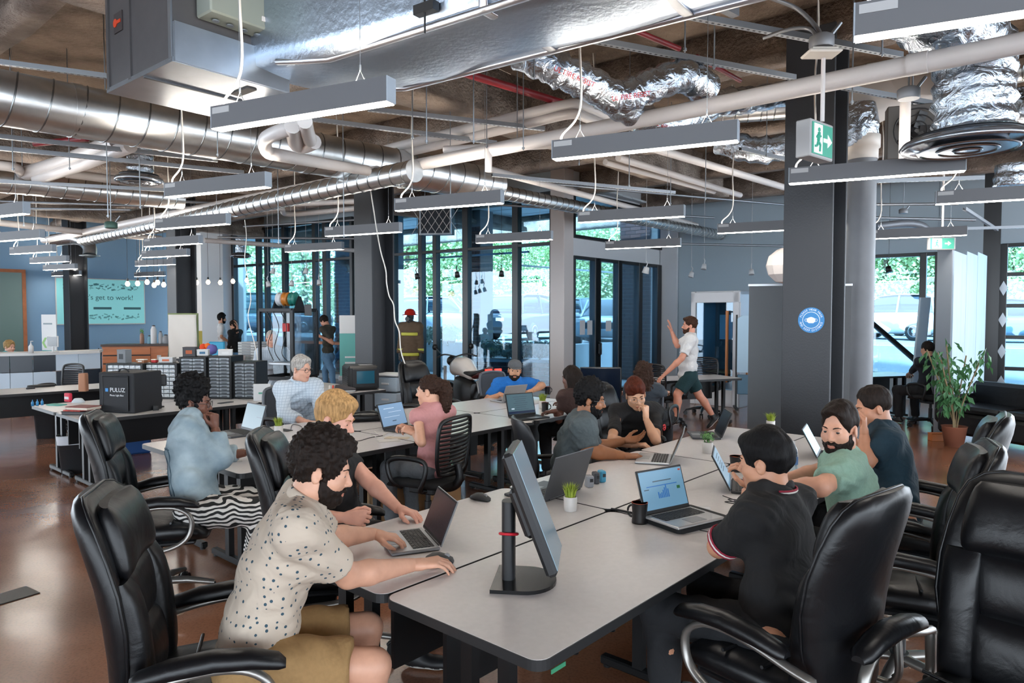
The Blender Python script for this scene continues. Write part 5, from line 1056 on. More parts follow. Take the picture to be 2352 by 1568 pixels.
t = stand(120, 12.6, 'counter_monitor', 'small monitor on the reception counter', 'monitor', 205, 1.07); bx(t, 'monitor_case', (0, 0, .2), (.3, .03, .2), m_light, .008); bx(t, 'monitor_screen', (0, .017, .2), (.27, .004, .17), s_dark, .001); bx(t, 'stand_foot', (0, 0, .01), (.16, .12, .02), m_light); bx(t, 'stand_neck', (0, 0, .06), (.04, .03, .1), m_light)
t = stand(69, 12.4, 'sanitiser_bottle', 'white pump bottle on the reception counter', 'bottle', 0, 1.07); b = B(); b.lathe([(.001, 0), (.04, 0), (.04, .12), (.015, .15), (.015, .17)], 14); b.obj('bottle', m_light, t); b = B(); b.tube([(0, 0, .17), (0, 0, .21), (.04, 0, .21)], .008, 6); b.obj('pump', m_light, t)
t = stand(112, 13.6, 'info_banner', 'white information banner with a green arrow behind the counter', 'banner', 195); H = D(112, 722, 13.6).z; bx(t, 'banner_sheet', (0, 0, H - .38), (.36, .02, .76), m_light, .004); bx(t, 'banner_post', (0, -.02, (H - .6) / 2), (.04, .03, H - .6), m_steel); bx(t, 'printed_line', (.02, .012, H - .18), (.22, .002, .03), M('print_grey', '#7f8f96', .6), .001); b = B(); b.m = Matrix.Translation((.1, .012, H - .55)) @ Matrix.Rotation(math.pi / 2, 4, 'X'); b.prism([(-.05, -.1), (0, -.1), (.07, 0), (0, .1), (-.05, .1), (.02, 0)], -.002, .002); b.obj('printed_arrow', M('print_green2', '#86b56a', .6), t); bx(t, 'teal_foot', (0, .012, H - .72), (.34, .003, .05), M('print_teal', '#3aa3a8', .6), .001)
# projector screen on the blue wall
def on_left(px): return onplane(px, (-12.5, 21, 0), d2)
a, c = on_left(128), on_left(333); m = (a + c) / 2; zt_, zb_ = CAMH + 80 * m.y / F, CAMH - 25 * m.y / F; t = thing('wall_screen', 'pale turquoise projected screen on the blue wall', 'screen', (m.x, m.y, 0)); mm = upright((.03, -.03, (zt_ + zb_) / 2), math.radians(129.5)); L = (c - a).length
b = B(mm); b.box((0, 0, .0), (L, zt_ - zb_, .03), bev=.004); b.obj('screen_frame', m_light, t); b = B(mm); b.box((0, 0, .017), (L - .06, zt_ - zb_ - .06, .004)); sc = b.obj('screen_face', M('projected', '#7fc4c8', .6, emit=('#7fc4c8', .28)), t); ink = M('screen_ink', '#3f6f78', .6)
text("Let's get to work!", .21, ink, mm @ Matrix.Translation((.12, .12, .024)), sc)
for i, (x, y, w_) in enumerate(((.0, -.2, .5), (.85, -.2, .5))): b = B(mm); b.box((x, y, .021), (w_, .07, .002)); b.obj('printed_logo', ink, sc)
rn = random.Random(3)
for yy, n in ((.48, 26), (.38, 20), (-.5, 26), (-.42, 16)):
    for k in range(n): b = B(mm); x = -L / 2 + .2 + (L - .4) * (k + rn.random()) / n; b.box((x, yy + rn.uniform(-.04, .04), .021), (rn.uniform(.02, .12), rn.uniform(.012, .06), .002), rn.uniform(-.5, .5)); b.obj('sketch_mark', M('screen_ink2', '#62a3aa', .6), sc)
# door frame with frosted glass at far left
a, c = on_left(-60), on_left(54); t = thing('glazed_office_door', 'frosted glass office front in an orange timber frame', 'door', (a.x, a.y, 0)); fr = frame((0, 0, 0), c - a); L = (c - a).length; m_orfr = M('orange_timber', '#b5704a', .5, noise=(4, .15)); zt_ = CAMH + 97 * 19.5 / F
for y, s in ((0, 1), (L, 1)): b = B(fr); b.box((.1, y, zt_ / 2), (.1, .09, zt_)); b.obj('jamb', m_orfr, t)
b = B(fr); b.box((.1, L / 2, zt_), (.1, L + .09, .09)); b.obj('head', m_orfr, t); b = B(fr); b.box((.12, L / 2, zt_ / 2), (.02, L, zt_)); b.obj('frosted_glass', M('frosted', '#6e8a86', .25, spec=.6), t)
# timber cabinet of drawers
t = stand(313, 16.6, 'timber_cabinet', 'orange timber cabinet of wide drawers with a dark top', 'cabinet', -14); m_or = M('orange_veneer', '#b5714a', .45, noise=(3, .12), stretch=(1, 6, 6)); w = 1.5
bx(t, 'carcass', (0, .3, .5), (w, .6, 1.0), m_or); bx(t, 'worktop', (0, .29, 1.02), (w + .04, .66, .05), M('worktop_brown', '#3a2a24', .4))
for k in range(5):
    for j in range(1): bx(t, 'drawer_front', (-.22, -.012, .1 + k * .195), (w * .68, .03, .165), m_or, .003); bx(t, 'shadow_rail', (-.22, .0, .0 + k * .195), (w * .68, .02, .03), m_lblack, .001)
bx(t, 'socket', (.48, -.01, .72), (.09, .02, .12), m_light)
for i, (px, w_, h, hx, nm, lab) in enumerate(((325, .1, .26, '#8e6a58', 'cactus_pot', 'small terracotta pot with a plant on the timber cabinet'), (352, .14, .42, '#c9ccd0', 'soap_dispenser', 'tall white dispenser on the timber cabinet'), (368, .1, .28, '#9aa0a6', 'steel_jug', 'steel jug on the timber cabinet'), (380, .16, .2, '#8a8f95', 'coffee_tin', 'round tins on the timber cabinet'), (342, .1, .18, '#6f99ad', 'blue_cup', 'blue cup before the dispenser'))):
    q = stand(px, 16.8, nm, lab, nm.replace('_', ' '), 0, 1.045); b = B(); b.lathe([(.001, 0), (w_ / 2 * .9, 0), (w_ / 2, .02), (w_ / 2 * .95, h * .8), (w_ / 2 * .5, h)], 14); b.obj('body', M('cabt' + hx, hx, .45), q)
    if i == 0: bb = bush_mesh(60, .16, .06, .03, 9); o = bb.obj('foliage', m_leafy, q, kind='stuff'); o.location = (0, 0, .22)
    else: b = B(); b.lathe([(w_ / 2 * .5, h), (w_ / 2 * .55, h + .02), (.001, h + .03)], 12); b.obj('lid', M('lid_dark', '#3a3d42', .4), q)
# flip chart with a paper pad
t = stand(420, 14.6, 'flip_chart', 'flip chart easel with blank white paper', 'easel', 178); H = D(420, 719, 14.6).z; bx(t, 'board', (0, -.012, H - .5), (.62, .03, 1.0), M('easel_green', '#78865a', .6), .004)
b = B(); vs = [(-.29 + .58 * i / 8, .036 + .012 * math.sin(i * 1.3 + j * .9), H - .03 - 1.02 * j / 10) for j in range(11) for i in range(9)]; b.add(vs, [(j * 9 + i, j * 9 + i + 1, (j + 1) * 9 + i + 1, (j + 1) * 9 + i) for j in range(10) for i in range(8)], True); o = b.obj('paper_pad', m_paper, t); sm = o.modifiers.new('s', 'SOLIDIFY'); sm.thickness = .01
for s in (-1, 1): b = B(); b.tube([(s * .25, -.03, H - .2), (s * .42, -.05, 0)], .016, 6); b.obj('leg', m_steel, t)
b = B(); b.tube([(0, -.05, H - .2), (0, -.5, 0)], .016, 6); b.obj('leg', m_steel, t)
# bulbs on cords
m_bulb = emission('warm_bulb', '#ffd9b0', 5)
for i, (px, py) in enumerate(((293, 652), (316, 651), (338, 648), (354, 655), (362, 649), (376, 654), (452, 649), (478, 648), (506, 649), (535, 646), (567, 644))):
    p = D(px, py, 15.2 if i < 6 else 16.5); t = thing('bare_bulb', '%s warm bulb from the left in the row of bare bulbs' % ORD[i], 'bulb', p, 0, 'bare bulbs on cords'); b = B(); b.lathe([(.001, -.055), (.03, -.045), (.05, 0), (.035, .04), (.018, .06)], 14); b.obj('globe', m_bulb, t); b = B(); b.cyl((0, 0, .06), (0, 0, .12), .02, n=8); b.cyl((0, 0, .12), (0, 0, CEIL - p.z), .004, n=4); b.obj('cord', m_lblack, t)
# clutter table by the far pillar
t = stand(520, 13.0, 'clutter_table', 'dark table with boxes near the far pillar', 'table', 30); bx(t, 'table_top', (0, 0, .9), (2.2, .7, .04), m_ext); 
for x in (-1, 1): bx(t, 'leg', (x, 0, .44), (.06, .6, .88), m_ext)
for i, (px, w_, h, hx, nm, lab, k_) in enumerate(((580, .4, .3, '#a8aeb2', 'flat_carton', '', 7), )):
    for k in range(k_):
        q = stand(580, 12.9, 'flat_carton', 'flat pale carton, %s from the bottom of the stack by the printer' % ORD[k], 'carton', 20, .92 + k * .048); q['group'] = 'stack of flat cartons'; bx(q, 'carton_body', (0, 0, .022), (.38, .36, .042), M('flat_carton', '#b1b5b7', .7), .004); bx(q, 'edge_label', (0, -.182, .022), (.2, .003, .02), M('cart_lab', '#7d8288', .7), .001)
t = stand(497, 14.2, 'storage_crate', 'turquoise chair back by the far pillar', 'chair', 20); bx(t, 'shell', (0, 0, .95), (.4, .05, .5), M('turq', '#1f93bd', .5), .02); bx(t, 'seat', (0, -.2, .62), (.4, .4, .05), MATS['turq'], .02)
for sx in (-1, 1): bx(t, 'leg', (sx * .17, -.2, .3), (.03, .3, .6), m_steel)
t.name = 'turquoise_chair'
t = stand(478, 12.9, 'toy_bouquet', 'orange and purple plush bouquet on the far table', 'decoration', 0, .87); 
for i, (x, z, r, hx) in enumerate(((-.1, .28, .07, '#d8471f'), (-.02, .3, .06, '#e06a22'), (.06, .24, .1, '#6a63a8'), (-.05, .2, .07, '#b03a2a'), (.02, .1, .05, '#4a5560'))): b = B(); b.lathe([(.001, -r), (r * .7, -r * .7), (r, 0), (r * .75, r * .7), (.001, r)], 12, (x, 0, z)); b.obj('bloom', M('pl' + hx, hx, .8), t)
for i, (px, h, hx, nm, lab) in enumerate(((543, .1, '#c8b9b4', 'printed_carton', 'row of printed cartons on the far table'), (510, .18, '#141c28', 'drink_cup', 'dark drink cup on the far table'))):
    q = stand(px, 12.5, nm, lab, nm.replace('_', ' '), 20, .92); b = B(); b.loft([((0, 0, z * h), (1, 0, 0), (0, 1, 0), (.16 if i == 0 else .035) * s, (.06 if i == 0 else .035) * s, 0) for z, s in ((0, .9), (1, 1))], 14, 6 if i == 0 else 2); b.obj('body', M('fx' + hx, hx, .6), q); bx(q, 'top', (0, 0, h + .004), (.1 if i == 0 else .05, .05, .01), m_light)
# bar counter and teal standing banner at the window
t = stand(765, 17.4, 'window_bar', 'timber window bar counter behind the man with the phone', 'counter', 37); bx(t, 'bar_top', (0, 0, 1.04), (2.6, .4, .06), m_orfr)
for x in (-.9, .7): bx(t, 'bar_leg', (x, 0, .5), (.1, .3, 1.0), m_steel)
t = stand(806, 12.4, 'teal_banner', 'teal roll-up banner half hidden behind the dark column', 'banner', 170); bx(t, 'sheet', (0, 0, 1.15), (.4, .012, 1.0), M('teal_sheet', '#5fa5a0', .6), .002); bx(t, 'upper_sheet', (0, .008, 1.58), (.4, .006, .32), m_light, .001); bx(t, 'cassette', (0, 0, .63), (.44, .12, .08), m_alu); bx(t, 'riser', (0, -.02, .3), (.3, .2, .6), m_steel)
for k in range(3): bx(t, 'printed_line', (0, .012, .8 + k * .1), (.22, .003, .03), m_light, .001)
# cords hanging by the columns
def hang(pts, Y, label, r=.008): b = B(); b.tube(spline([D(x, y, Y) for x, y in pts], 5), r, 6); b.obj('hanging_cord', m_cord, None, label=label, cat='cord')
hang([(850, 432), (858, 480), (864, 520), (874, 575), (886, 620), (888, 650), (894, 680), (904, 700), (907, 735), (917, 762), (920, 800), (928, 830), (944, 870), (962, 905), (966, 925)], 8.6, 'white cord snaking down past the dark column to the table')
hang([(562, 505), (566, 545), (562, 600), (572, 650), (576, 690), (570, 730), (585, 790), (592, 830), (591, 880), (590, 909)], 9.6, 'thin white cord hanging in front of the far windows', .006)
# spot lights on a track
for i, (px, py, Y, s) in enumerate(((627, 622, 15, 1), (703, 622, 15, 1), (670, 650, 15, 1), (733, 648, 15, 1), (616, 652, 15, 1), (958, 634, 14, 1), (1050, 630, 14, 1), (1152, 628, 14, 1), (1484, 620, 13, 1.2), (1588, 630, 15, 1.1), (1617, 612, 15, 1.1), (1726, 624, 14.5, 1.1), (2041, 618, 13, 1.1))):
    p = D(px, py, Y); t = thing('spot_light', '%s small track spot head from the left' % nth([627, 703, 670, 733, 616, 958, 1050, 1152, 1484, 1588, 1617, 1726, 2041], i), 'spotlight', p, i * .7, 'track spot heads'); mm = m_light if i not in (5, 6, 7, 12) else m_lblack; b = B(); b.lathe([(.02 * s, .06), (.04 * s, .05), (.055 * s, -.06), (.04 * s, -.06)], 12, axis=(.3, 0, 1)); b.obj('spot_head', mm, t); b = B(); b.tube([(0, 0, .05), (.03, 0, .12), (0, 0, .17)], .01, 6); b.cyl((0, 0, .16), (0, 0, CEIL - p.z), .004, n=4); b.obj('spot_arm', mm, t)
# wall grille near the spiral duct end
p = D(1000, 507, 13.5); t = thing('air_grille', 'dark square air grille with a diamond lattice', 'grille', p); mm = upright((0, 0, 0), math.radians(190)); w = .6; b = B(mm); b.box((0, 0, -.15), (w, .5, .3)); b.obj('grille_box', M('grille_navy', '#14222e', .6), t)
for s in (-1, 1):
    b = B(mm); b.box((s * w / 2, 0, 0), (.03, .53, .03)); b.obj('grille_frame', m_galv, t); b = B(mm); b.box((0, s * .25, 0), (w, .03, .03)); b.obj('grille_frame', m_galv, t)
    for k in range(5): x = -.3 + k * .15; b = B(mm); b.box((x, 0, .01), (.008, .62, .008), mat=Matrix.Rotation(s * .6, 4, 'Z')); b.obj('lattice_bar', m_light, t)
b = B(); b.cyl((-.2, 0, .25), (-.2, 0, CEIL - p.z), .006, n=6); b.obj('hanger', m_wire, t); b = B(); b.cyl((.2, 0, .25), (.2, 0, CEIL - p.z), .006, n=6); b.obj('hanger', m_wire, t)
# box fan by the drop duct
p = D(2108, 298, 6.6); t = thing('box_fan', 'dark ceiling fan unit behind the drop duct', 'fan', p); mm = upright((0, 0, 0), math.radians(200)); b = B(mm); b.box((0, 0, -.12), (.5, .5, .16), bev=.01); b.obj('fan_case', M('fan_grey', '#5c5a58', .5), t)
for r in (.08, .14, .2): b = B(mm); b.tube([(r * math.cos(w), r * math.sin(w), .0) for w in np.linspace(0, 6.28, 25)[:-1]], .006, 5, closed=True); b.obj('guard_ring', m_lblack, t)
for k in range(5): a = k * 1.2566; b = B(mm); b.box((.1 * math.cos(a), .1 * math.sin(a), -.03), (.16, .09, .008), mat=Matrix.Rotation(a, 4, 'Z') @ Matrix.Rotation(.4, 4, 'X')); b.obj('fan_blade', m_lblack, t)
b = B(); b.cyl((0, .1, .2), (0, .1, CEIL - p.z), .008, n=6); b.obj('hanger', m_wire, t)
p = D(2078, 300, 5.6); b = B(); b.cyl((p.x, p.y, D(2078, 366, 5.6).z), (p.x, p.y, D(2078, 235, 5.6).z), .04, n=16); b.obj('vertical_pipe', m_pipe, None, label='short vertical white pipe by the ceiling fan', cat='pipe')
# ------------------------------------------------------------------ the fire fighter outfit on a stand is built with the people
# phone booth
t = stand(1643, 13.4, 'phone_booth', 'white office phone booth with a glass front and orange inside', 'booth', 224); m_booth = M('booth_white', '#c4c6ca', .4); W_, H_, Dp = 1.02, 2.2, .9
for s in (-1, 1): bx(t, 'side_wall', (s * (W_ / 2 - .03), -.45, H_ / 2), (.06, Dp, H_), m_booth, .01)
bx(t, 'roof', (0, -.45, H_ - .04), (W_, Dp, .08), m_booth, .01); bx(t, 'plinth', (0, -.45, .17), (W_, Dp, .34), m_booth, .01); bx(t, 'rear_wall', (0, -.88, H_ / 2), (W_ - .1, .04, H_ - .1), M('booth_inner', '#6b635f', .7)); bx(t, 'front_stile', (-.43, 0, H_ / 2), (.12, .06, H_), m_booth, .01); bx(t, 'front_stile', (.46, 0, H_ / 2), (.1, .06, H_), m_booth, .01); bx(t, 'front_head', (0, 0, H_ - .12), (W_, .06, .2), m_booth, .01)
b = B(); b.box((.0, .0, 1.16), (.78, .012, 1.68)); b.obj('glass_door', m_glass, t); bx(t, 'timber_handle', (-.27, .05, 1.15), (.05, .05, 1.35), M('booth_oak', '#b5713c', .5), .01); bx(t, 'side_timber', (-.5, -.5, .95), (.08, .5, 1.2), M('booth_oak', '#b5713c', .5), .004); bx(t, 'seat_shelf', (0, -.6, .62), (.8, .4, .05), M('booth_oak', '#b5713c', .5)); bx(t, 'wall_panel', (.2, -.84, 1.5), (.28, .03, .5), m_light)
# mobile white board
t = stand(1719, 12.7, 'mobile_whiteboard', 'pale blue mobile board with rounded top beside the booth', 'whiteboard', 192); b = B(); b.m = Matrix.Translation((0, 0, 1.2)) @ Matrix.Rotation(math.pi / 2, 4, 'X'); b.prism([(-.19, -.5), (.19, -.5), (.19, .48), (.1, .54), (-.1, .54), (-.19, .48)], -.02, .02); b.obj('board', M('board_blue', '#a7c6dc', .25), t)
for s in (-1, 1): bx(t, 'post', (s * .2, 0, .9), (.03, .04, 1.7), m_steel); bx(t, 'foot', (s * .2, 0, .05), (.05, .5, .04), m_steel)
bx(t, 'lower_panel', (0, 0, .48), (.36, .03, .36), M('panel_steelblue', '#4a728c', .4), .01); 
# grey roll-up screen beside the near column
t = stand(1790, 7.5, 'roller_screen', 'tall grey fabric roller screen behind the near column', 'screen', 197); H_ = D(1790, 654, 7.5).z; b = B(); b.box((0, 0, H_ / 2 + .04), (.62, .006, H_ - .08)); b.obj('fabric', M('screen_fabric', '#585c60', .7, bump=(3, .25, .05)), t); bx(t, 'top_rail', (0, 0, H_), (.64, .025, .03), m_alu); bx(t, 'cassette', (0, 0, .04), (.66, .16, .08), m_alu)
t = stand(1990, 7.9, 'roller_screen', 'second grey roller screen glimpsed right of the near column', 'screen', 197)
t.location = D(1930, 720, 7.9); t.location.z = 0; H_ = D(1930, 654, 7.9).z; b = B(); b.box((0, 0, H_ / 2 + .04), (.22, .006, H_ - .08)); b.obj('fabric', MATS['screen_fabric'], t); bx(t, 'top_rail', (0, 0, H_), (.24, .025, .03), m_alu); bx(t, 'cassette', (0, 0, .04), (.24, .16, .08), m_alu)
# paper lantern lamp
p = D(1800, 610, 9.5); t = thing('paper_lamp', 'crumpled white paper lamp half behind the near column', 'lamp', p); v = Vol((-.32,) * 3, (.32,) * 3, .02) if 'Vol' in globals() else None
b = B(); b.lathe([(.001, -.24), (.1, -.22), (.2, -.12), (.235, 0), (.2, .13), (.1, .21), (.03, .24)], 11, smooth=False); b.obj('paper_shade', M('lamp_paper', '#d3ccc8', .8), t); b = B(); b.cyl((0, 0, .2), (0, 0, CEIL - p.z), .006, n=5); b.obj('cord', m_lblack, t)
# safety sticker on the column
q_ = D(1869, 720, 6.72); q_.z = 0; q_ = onplane(1863, q_ - d2 * .237, d1); p = Vector((q_.x, q_.y, D(1863, 735, q_.y).z)); t = thing('round_sticker', 'round blue please wear mask and keep distance sticker on the column', 'sticker', p); mm = upright((0, 0, 0), math.radians(219.5)); m_stb = M('sticker_blue', '#2f7fbd', .5); m_stw = M('sticker_white', '#dfe8ee', .5)
for r, z, mt, nm in ((.118, .001, m_stb, 'disc'), (.078, .002, m_stw, 'ring'), (.073, .003, m_stb, 'inner_disc')): b = B(mm); b.cyl((0, 0, z), (0, 0, z + .002), r, n=40); b.obj(nm, mt, t)
b = B(mm); b.prism([(-.04, .012), (-.02, .024), (0, .03), (.02, .024), (.04, .012), (.038, -.012), (.02, -.028), (-.02, -.028), (-.038, -.012)], .004, .008); b.obj('mask_shape', m_stw, t)
for s in (-1, 1): b = B(mm); b.tube([(s * (.038 + .018 * math.sin(w)), .0 + .014 * math.cos(w), .006) for w in np.linspace(0, 3.14, 8)], .002, 5); b.obj('ear_loop', m_stw, t)
for s_, a0, sg in (('PLEASE WEAR MASK', 0, 1), ('AND KEEP DISTANCE', math.pi, -1)):
    n = len(s_)
    for i, ch in enumerate(s_):
        if ch == ' ': continue
        a = (i - (n - 1) / 2) * .165; w = math.pi / 2 - a if sg > 0 else -math.pi / 2 + a; R_ = .097; text(ch, .026, m_stw, mm @ Matrix.Translation((R_ * math.cos(w), R_ * math.sin(w), .0045)) @ Matrix.Rotation(w - sg * math.pi / 2, 4, 'Z'), t, 'letter')
# leaning roll-up tube, panel box, sofa, ficus
t = stand(2105, 11.6, 'banner_stand', 'tall white folded banner stand leaning near the far window', 'banner stand', 190); a, c = D(2125, 683, 11.5), D(2098, 958, 11.8); o = t.location; t.rotation_euler = (0, 0, 0); b = B(); b.loft([(q - o, (1, .2, 0), (-.2, 1, 0), .1, .02, 0) for q in (a, a + (c - a) * .5, c)], 16, 6); b.obj('folded_sheet', M('sheet_pale', '#b9cbd8', .4), t); b = B(); b.tube([a - o + Vector((.09, .05, 0)), c - o + Vector((.1, .05, 0))], .012, 6); b.obj('pole', m_alu, t)
p0_, p1_ = D(2152, 720, 10.1), D(2186, 720, 9.8); t = thing('panel_enclosure', 'pale translucent panel enclosure right of the far window', 'enclosure', (p0_.x, p0_.y, 0)); zt_ = D(2186, 572, 9.8).z; q1 = p1_ - p0_; q1.z = 0; e_ = D(2262, 720, 12.2) - p0_; e_.z = 0
def slab(t, a, c, z0, z1, th, mat, nm): b = B(frame(a, c - a)); L = (c - a).length; b.box((0, L / 2, (z0 + z1) / 2), (th, L, z1 - z0)); return b.obj(nm, mat, t)
slab(t, Vector((0, 0, 0)), q1, 0, zt_ + .03, .03, M('enclosure_grey', '#808892', .5), 'front_leaf')
for k in range(3): u0 = q1 + (e_ - q1) * (k / 3); u1 = q1 + (e_ - q1) * ((k + 1) / 3 - .006); slab(t, u0, u1, .02, zt_ - .02 + .06 * k, .03, M('polycarb', '#93a6b6', .5, noise=(9, .08), stretch=(1, 1, .15), spec=.6), 'side_panel')
t = stand(2350, 9.2, 'leather_sofa', 'black leather sofa by the shutter door', 'sofa', 250); bx(t, 'seat_base', (0, 0, .25), (1.8, .8, .3), m_leather, .04); bx(t, 'backrest', (0, -.36, .55), (1.8, .18, .5), m_leather, .05)
for s in (-1, 1): bx(t, 'arm', (s * .88, 0, .42), (.16, .8, .4), m_leather, .05); bx(t, 'seat_cushion', (s * .4, .04, .44), (.78, .66, .12), m_leather, .04)
for sx in (-1, 1):
    for sy in (-1, 1): bx(t, 'foot', (sx * .8, sy * .33, .05), (.04, .04, .1), m_alu)
p = D(2192, 985, 9.3); p.z = 0; t = thing('ficus_tree', 'indoor ficus with glossy green leaves in a terracotta pot', 'plant', p); b = B(); b.lathe([(.001, 0), (.11, 0), (.15, .26), (.16, .27), (.14, .26), (.13, .22), (.001, .22)], 22); b.obj('pot', M('terracotta', '#8a5540', .7), t); rn = random.Random(4); tips = []
for k in range(9):
    a = rn.uniform(0, 6.28); r_ = rn.uniform(.1, .36); h = rn.uniform(.8, 1.4); P = spline([(rn.uniform(-.03, .03), rn.uniform(-.03, .03), .2), (math.cos(a) * r_ * .25, math.sin(a) * r_ * .25, .55), (math.cos(a) * r_, math.sin(a) * r_, h)], 5); b = B(); b.tube(P, .009, 6); b.obj('stem', M('ficus_bark', '#8b7a5c', .8), t); tips += P[5:]
def leaf_me(l, w, mat, nm='leaf'):
    b = B(); b.add([(0, 0, 0), (-w, l * .45, .01), (0, l * .45, -.006), (w, l * .45, .01), (0, l, -.02)], [(0, 2, 1), (0, 3, 2), (1, 2, 4), (2, 3, 4)]); return b.mesh(nm, mat)
m_fic = M('ficus_leaf', '#3f7a4c', .4, noise=(6, .35, '#5f9a63')); LM = [leaf_me(.12, .028, m_fic), leaf_me(.10, .026, m_fic), leaf_me(.14, .032, m_fic)]
for k in range(300):
    c = rn.choice(tips); v = Vector((rn.gauss(0, 1), rn.gauss(0, 1), rn.gauss(0, .8))); v = v.normalized() * rn.uniform(.02, .2); o = bpy.data.objects.new('leaf', LM[k % 3]); COL.objects.link(o); o.parent = t; d_ = (v + Vector((rn.uniform(-.3, .3), rn.uniform(-.3, .3), -.35))).normalized(); o.matrix_local = frame(c + v * .7, d_) @ Matrix.Rotation(rn.uniform(-1, 1), 4, 'Y')
pt = D(2160, 1012, 9.7); 
b = B(); bb_ = thing('timber_plinth', 'small orange timber plinth beside the ficus', 'plinth', (pt.x, pt.y, 0)); bx(bb_, 'plinth_box', (0, 0, .05), (.3, .1, .1), M('plinth_oak', '#b06a3a', .5)); bx(bb_, 'plinth_top', (0, 0, .105), (.31, .11, .01), M('plinth_oak', '#b06a3a', .5))
b = B(); b.tube([D(1995, 735, 14.2), D(2150, 868, 12.6)], .06, 4); b.obj('diagonal_brace', m_black, None, label='black diagonal steel brace across the far window', cat='brace')
# black television on a stand behind the table
t = stand(1380, 8.2, 'television', 'large black screen behind the man in the dark grey tee', 'screen', 185); z1 = D(1380, 843, 8.2).z; bx(t, 'panel', (0, 0, z1 - .27), (.48, .04, .54), m_lblack, .006); bx(t, 'glass', (0, .022, z1 - .27), (.46, .004, .52), M('tv_glass', '#0b1626', .12), .001); bx(t, 'post', (0, -.03, (z1 - .3) / 2), (.06, .04, z1 - .3), m_steel); bx(t, 'foot', (0, 0, .02), (.5, .3, .03), m_steel)
# ------------------------------------------------------------------ motorcycle
t = stand(1072, 11.2, 'motorcycle', 'white electric motorcycle with lit red tail lights', 'motorcycle', 330); m_mw = M('moto_white', '#cfcac5', .3, coat=.3); m_mb = M('moto_black', '#0e0f11', .45); m_tail = M('tail_red', '#e0241c', .4, emit=('#ff2a1c', 2.2))
for y in (.68, -.7):
    b = B(); b.lathe([(.2, -.06), (.29, -.055), (.315, -.02), (.315, .02), (.29, .055), (.2, .06)], 28, (0, y, .315), (1, 0, 0)); w_ = b.obj('tyre', m_mb, t); b = B(); b.lathe([(.05, -.05), (.2, -.03), (.2, .03), (.05, .05)], 20, (0, y, .315), (1, 0, 0)); b.obj('rim', m_alu, w_)
b = B(); b.loft([((0, y, z), (1, 0, 0), (0, 0, 1), w, h, 0) for y, z, w, h in ((.42, .86, .06, .05), (.38, .88, .13, .13), (.2, .92, .17, .16), (.0, .9, .15, .15), (-.2, .82, .1, .1), (-.3, .78, .05, .05))], 20, 2.4); b.obj('tank_cover', m_mw, t)
b = B(); b.loft([((0, y, z), (1, 0, 0), (0, 0, 1), w, h, 0) for y, z, w, h in ((.3, .55, .1, .2), (.1, .5, .14, .26), (-.15, .5, .13, .24), (-.28, .52, .08, .15))], 18, 3); b.obj('battery_block', m_mb, t)
b = B(); b.loft([((0, y, z), (1, 0, 0), (0, 0, 1), w, h, 0) for y, z, w, h in ((-.1, .84, .12, .04), (-.35, .82, .13, .045), (-.6, .88, .1, .04), (-.8, .95, .05, .02))], 18, 2.6); b.obj('saddle', m_mb, t); b = B(); b.loft([((0, y, z), (1, 0, 0), (0, 0, 1), w, h, 0) for y, z, w, h in ((-.35, .8, .1, .05), (-.6, .84, .11, .05), (-.86, .9, .08, .03))], 16, 2.6); b.obj('tail_fairing', M('moto_red', '#4a0f12', .35), t)
for s in (-1, 1): bx(t, 'tail_light', (s * .08, -.89, .92), (.11, .03, .05), m_tail); bx(t, 'fork', (s * .1, .62, .6), (.04, .05, .6), m_alu)
for s in (-1, 1): b = B(); b.tube(spline([(0, .4, 1.06), (s * .2, .42, 1.1), (s * .36, .34, 1.06)], 5), .014, 6); b.obj('handlebar', m_mb, t); b = B(); b.tube([(s * .25, .42, 1.1), (s * .32, .5, 1.2)], .008, 6); b.lathe([(.001, -.01), (.05, 0), (.001, .02)], 12, (s * .33, .51, 1.22), (0, 1, 0)); b.obj('mirror', m_mb, t)
b = B(); b.lathe([(.001, .06), (.08, .05), (.09, 0), (.05, -.06)], 16, (0, .55, .98), (0, 1, 0)); b.obj('headlamp', m_mb, t); bx(t, 'swing_arm', (0, -.45, .4), (.16, .5, .08), m_mb, .02); b = B(); b.tube([(.06, -.25, .7), (.04, -.42, .45)], .03, 8); b.obj('shock', m_alu, t); bx(t, 'stand_leg', (.12, .0, .14), (.03, .04, .28), m_mb)
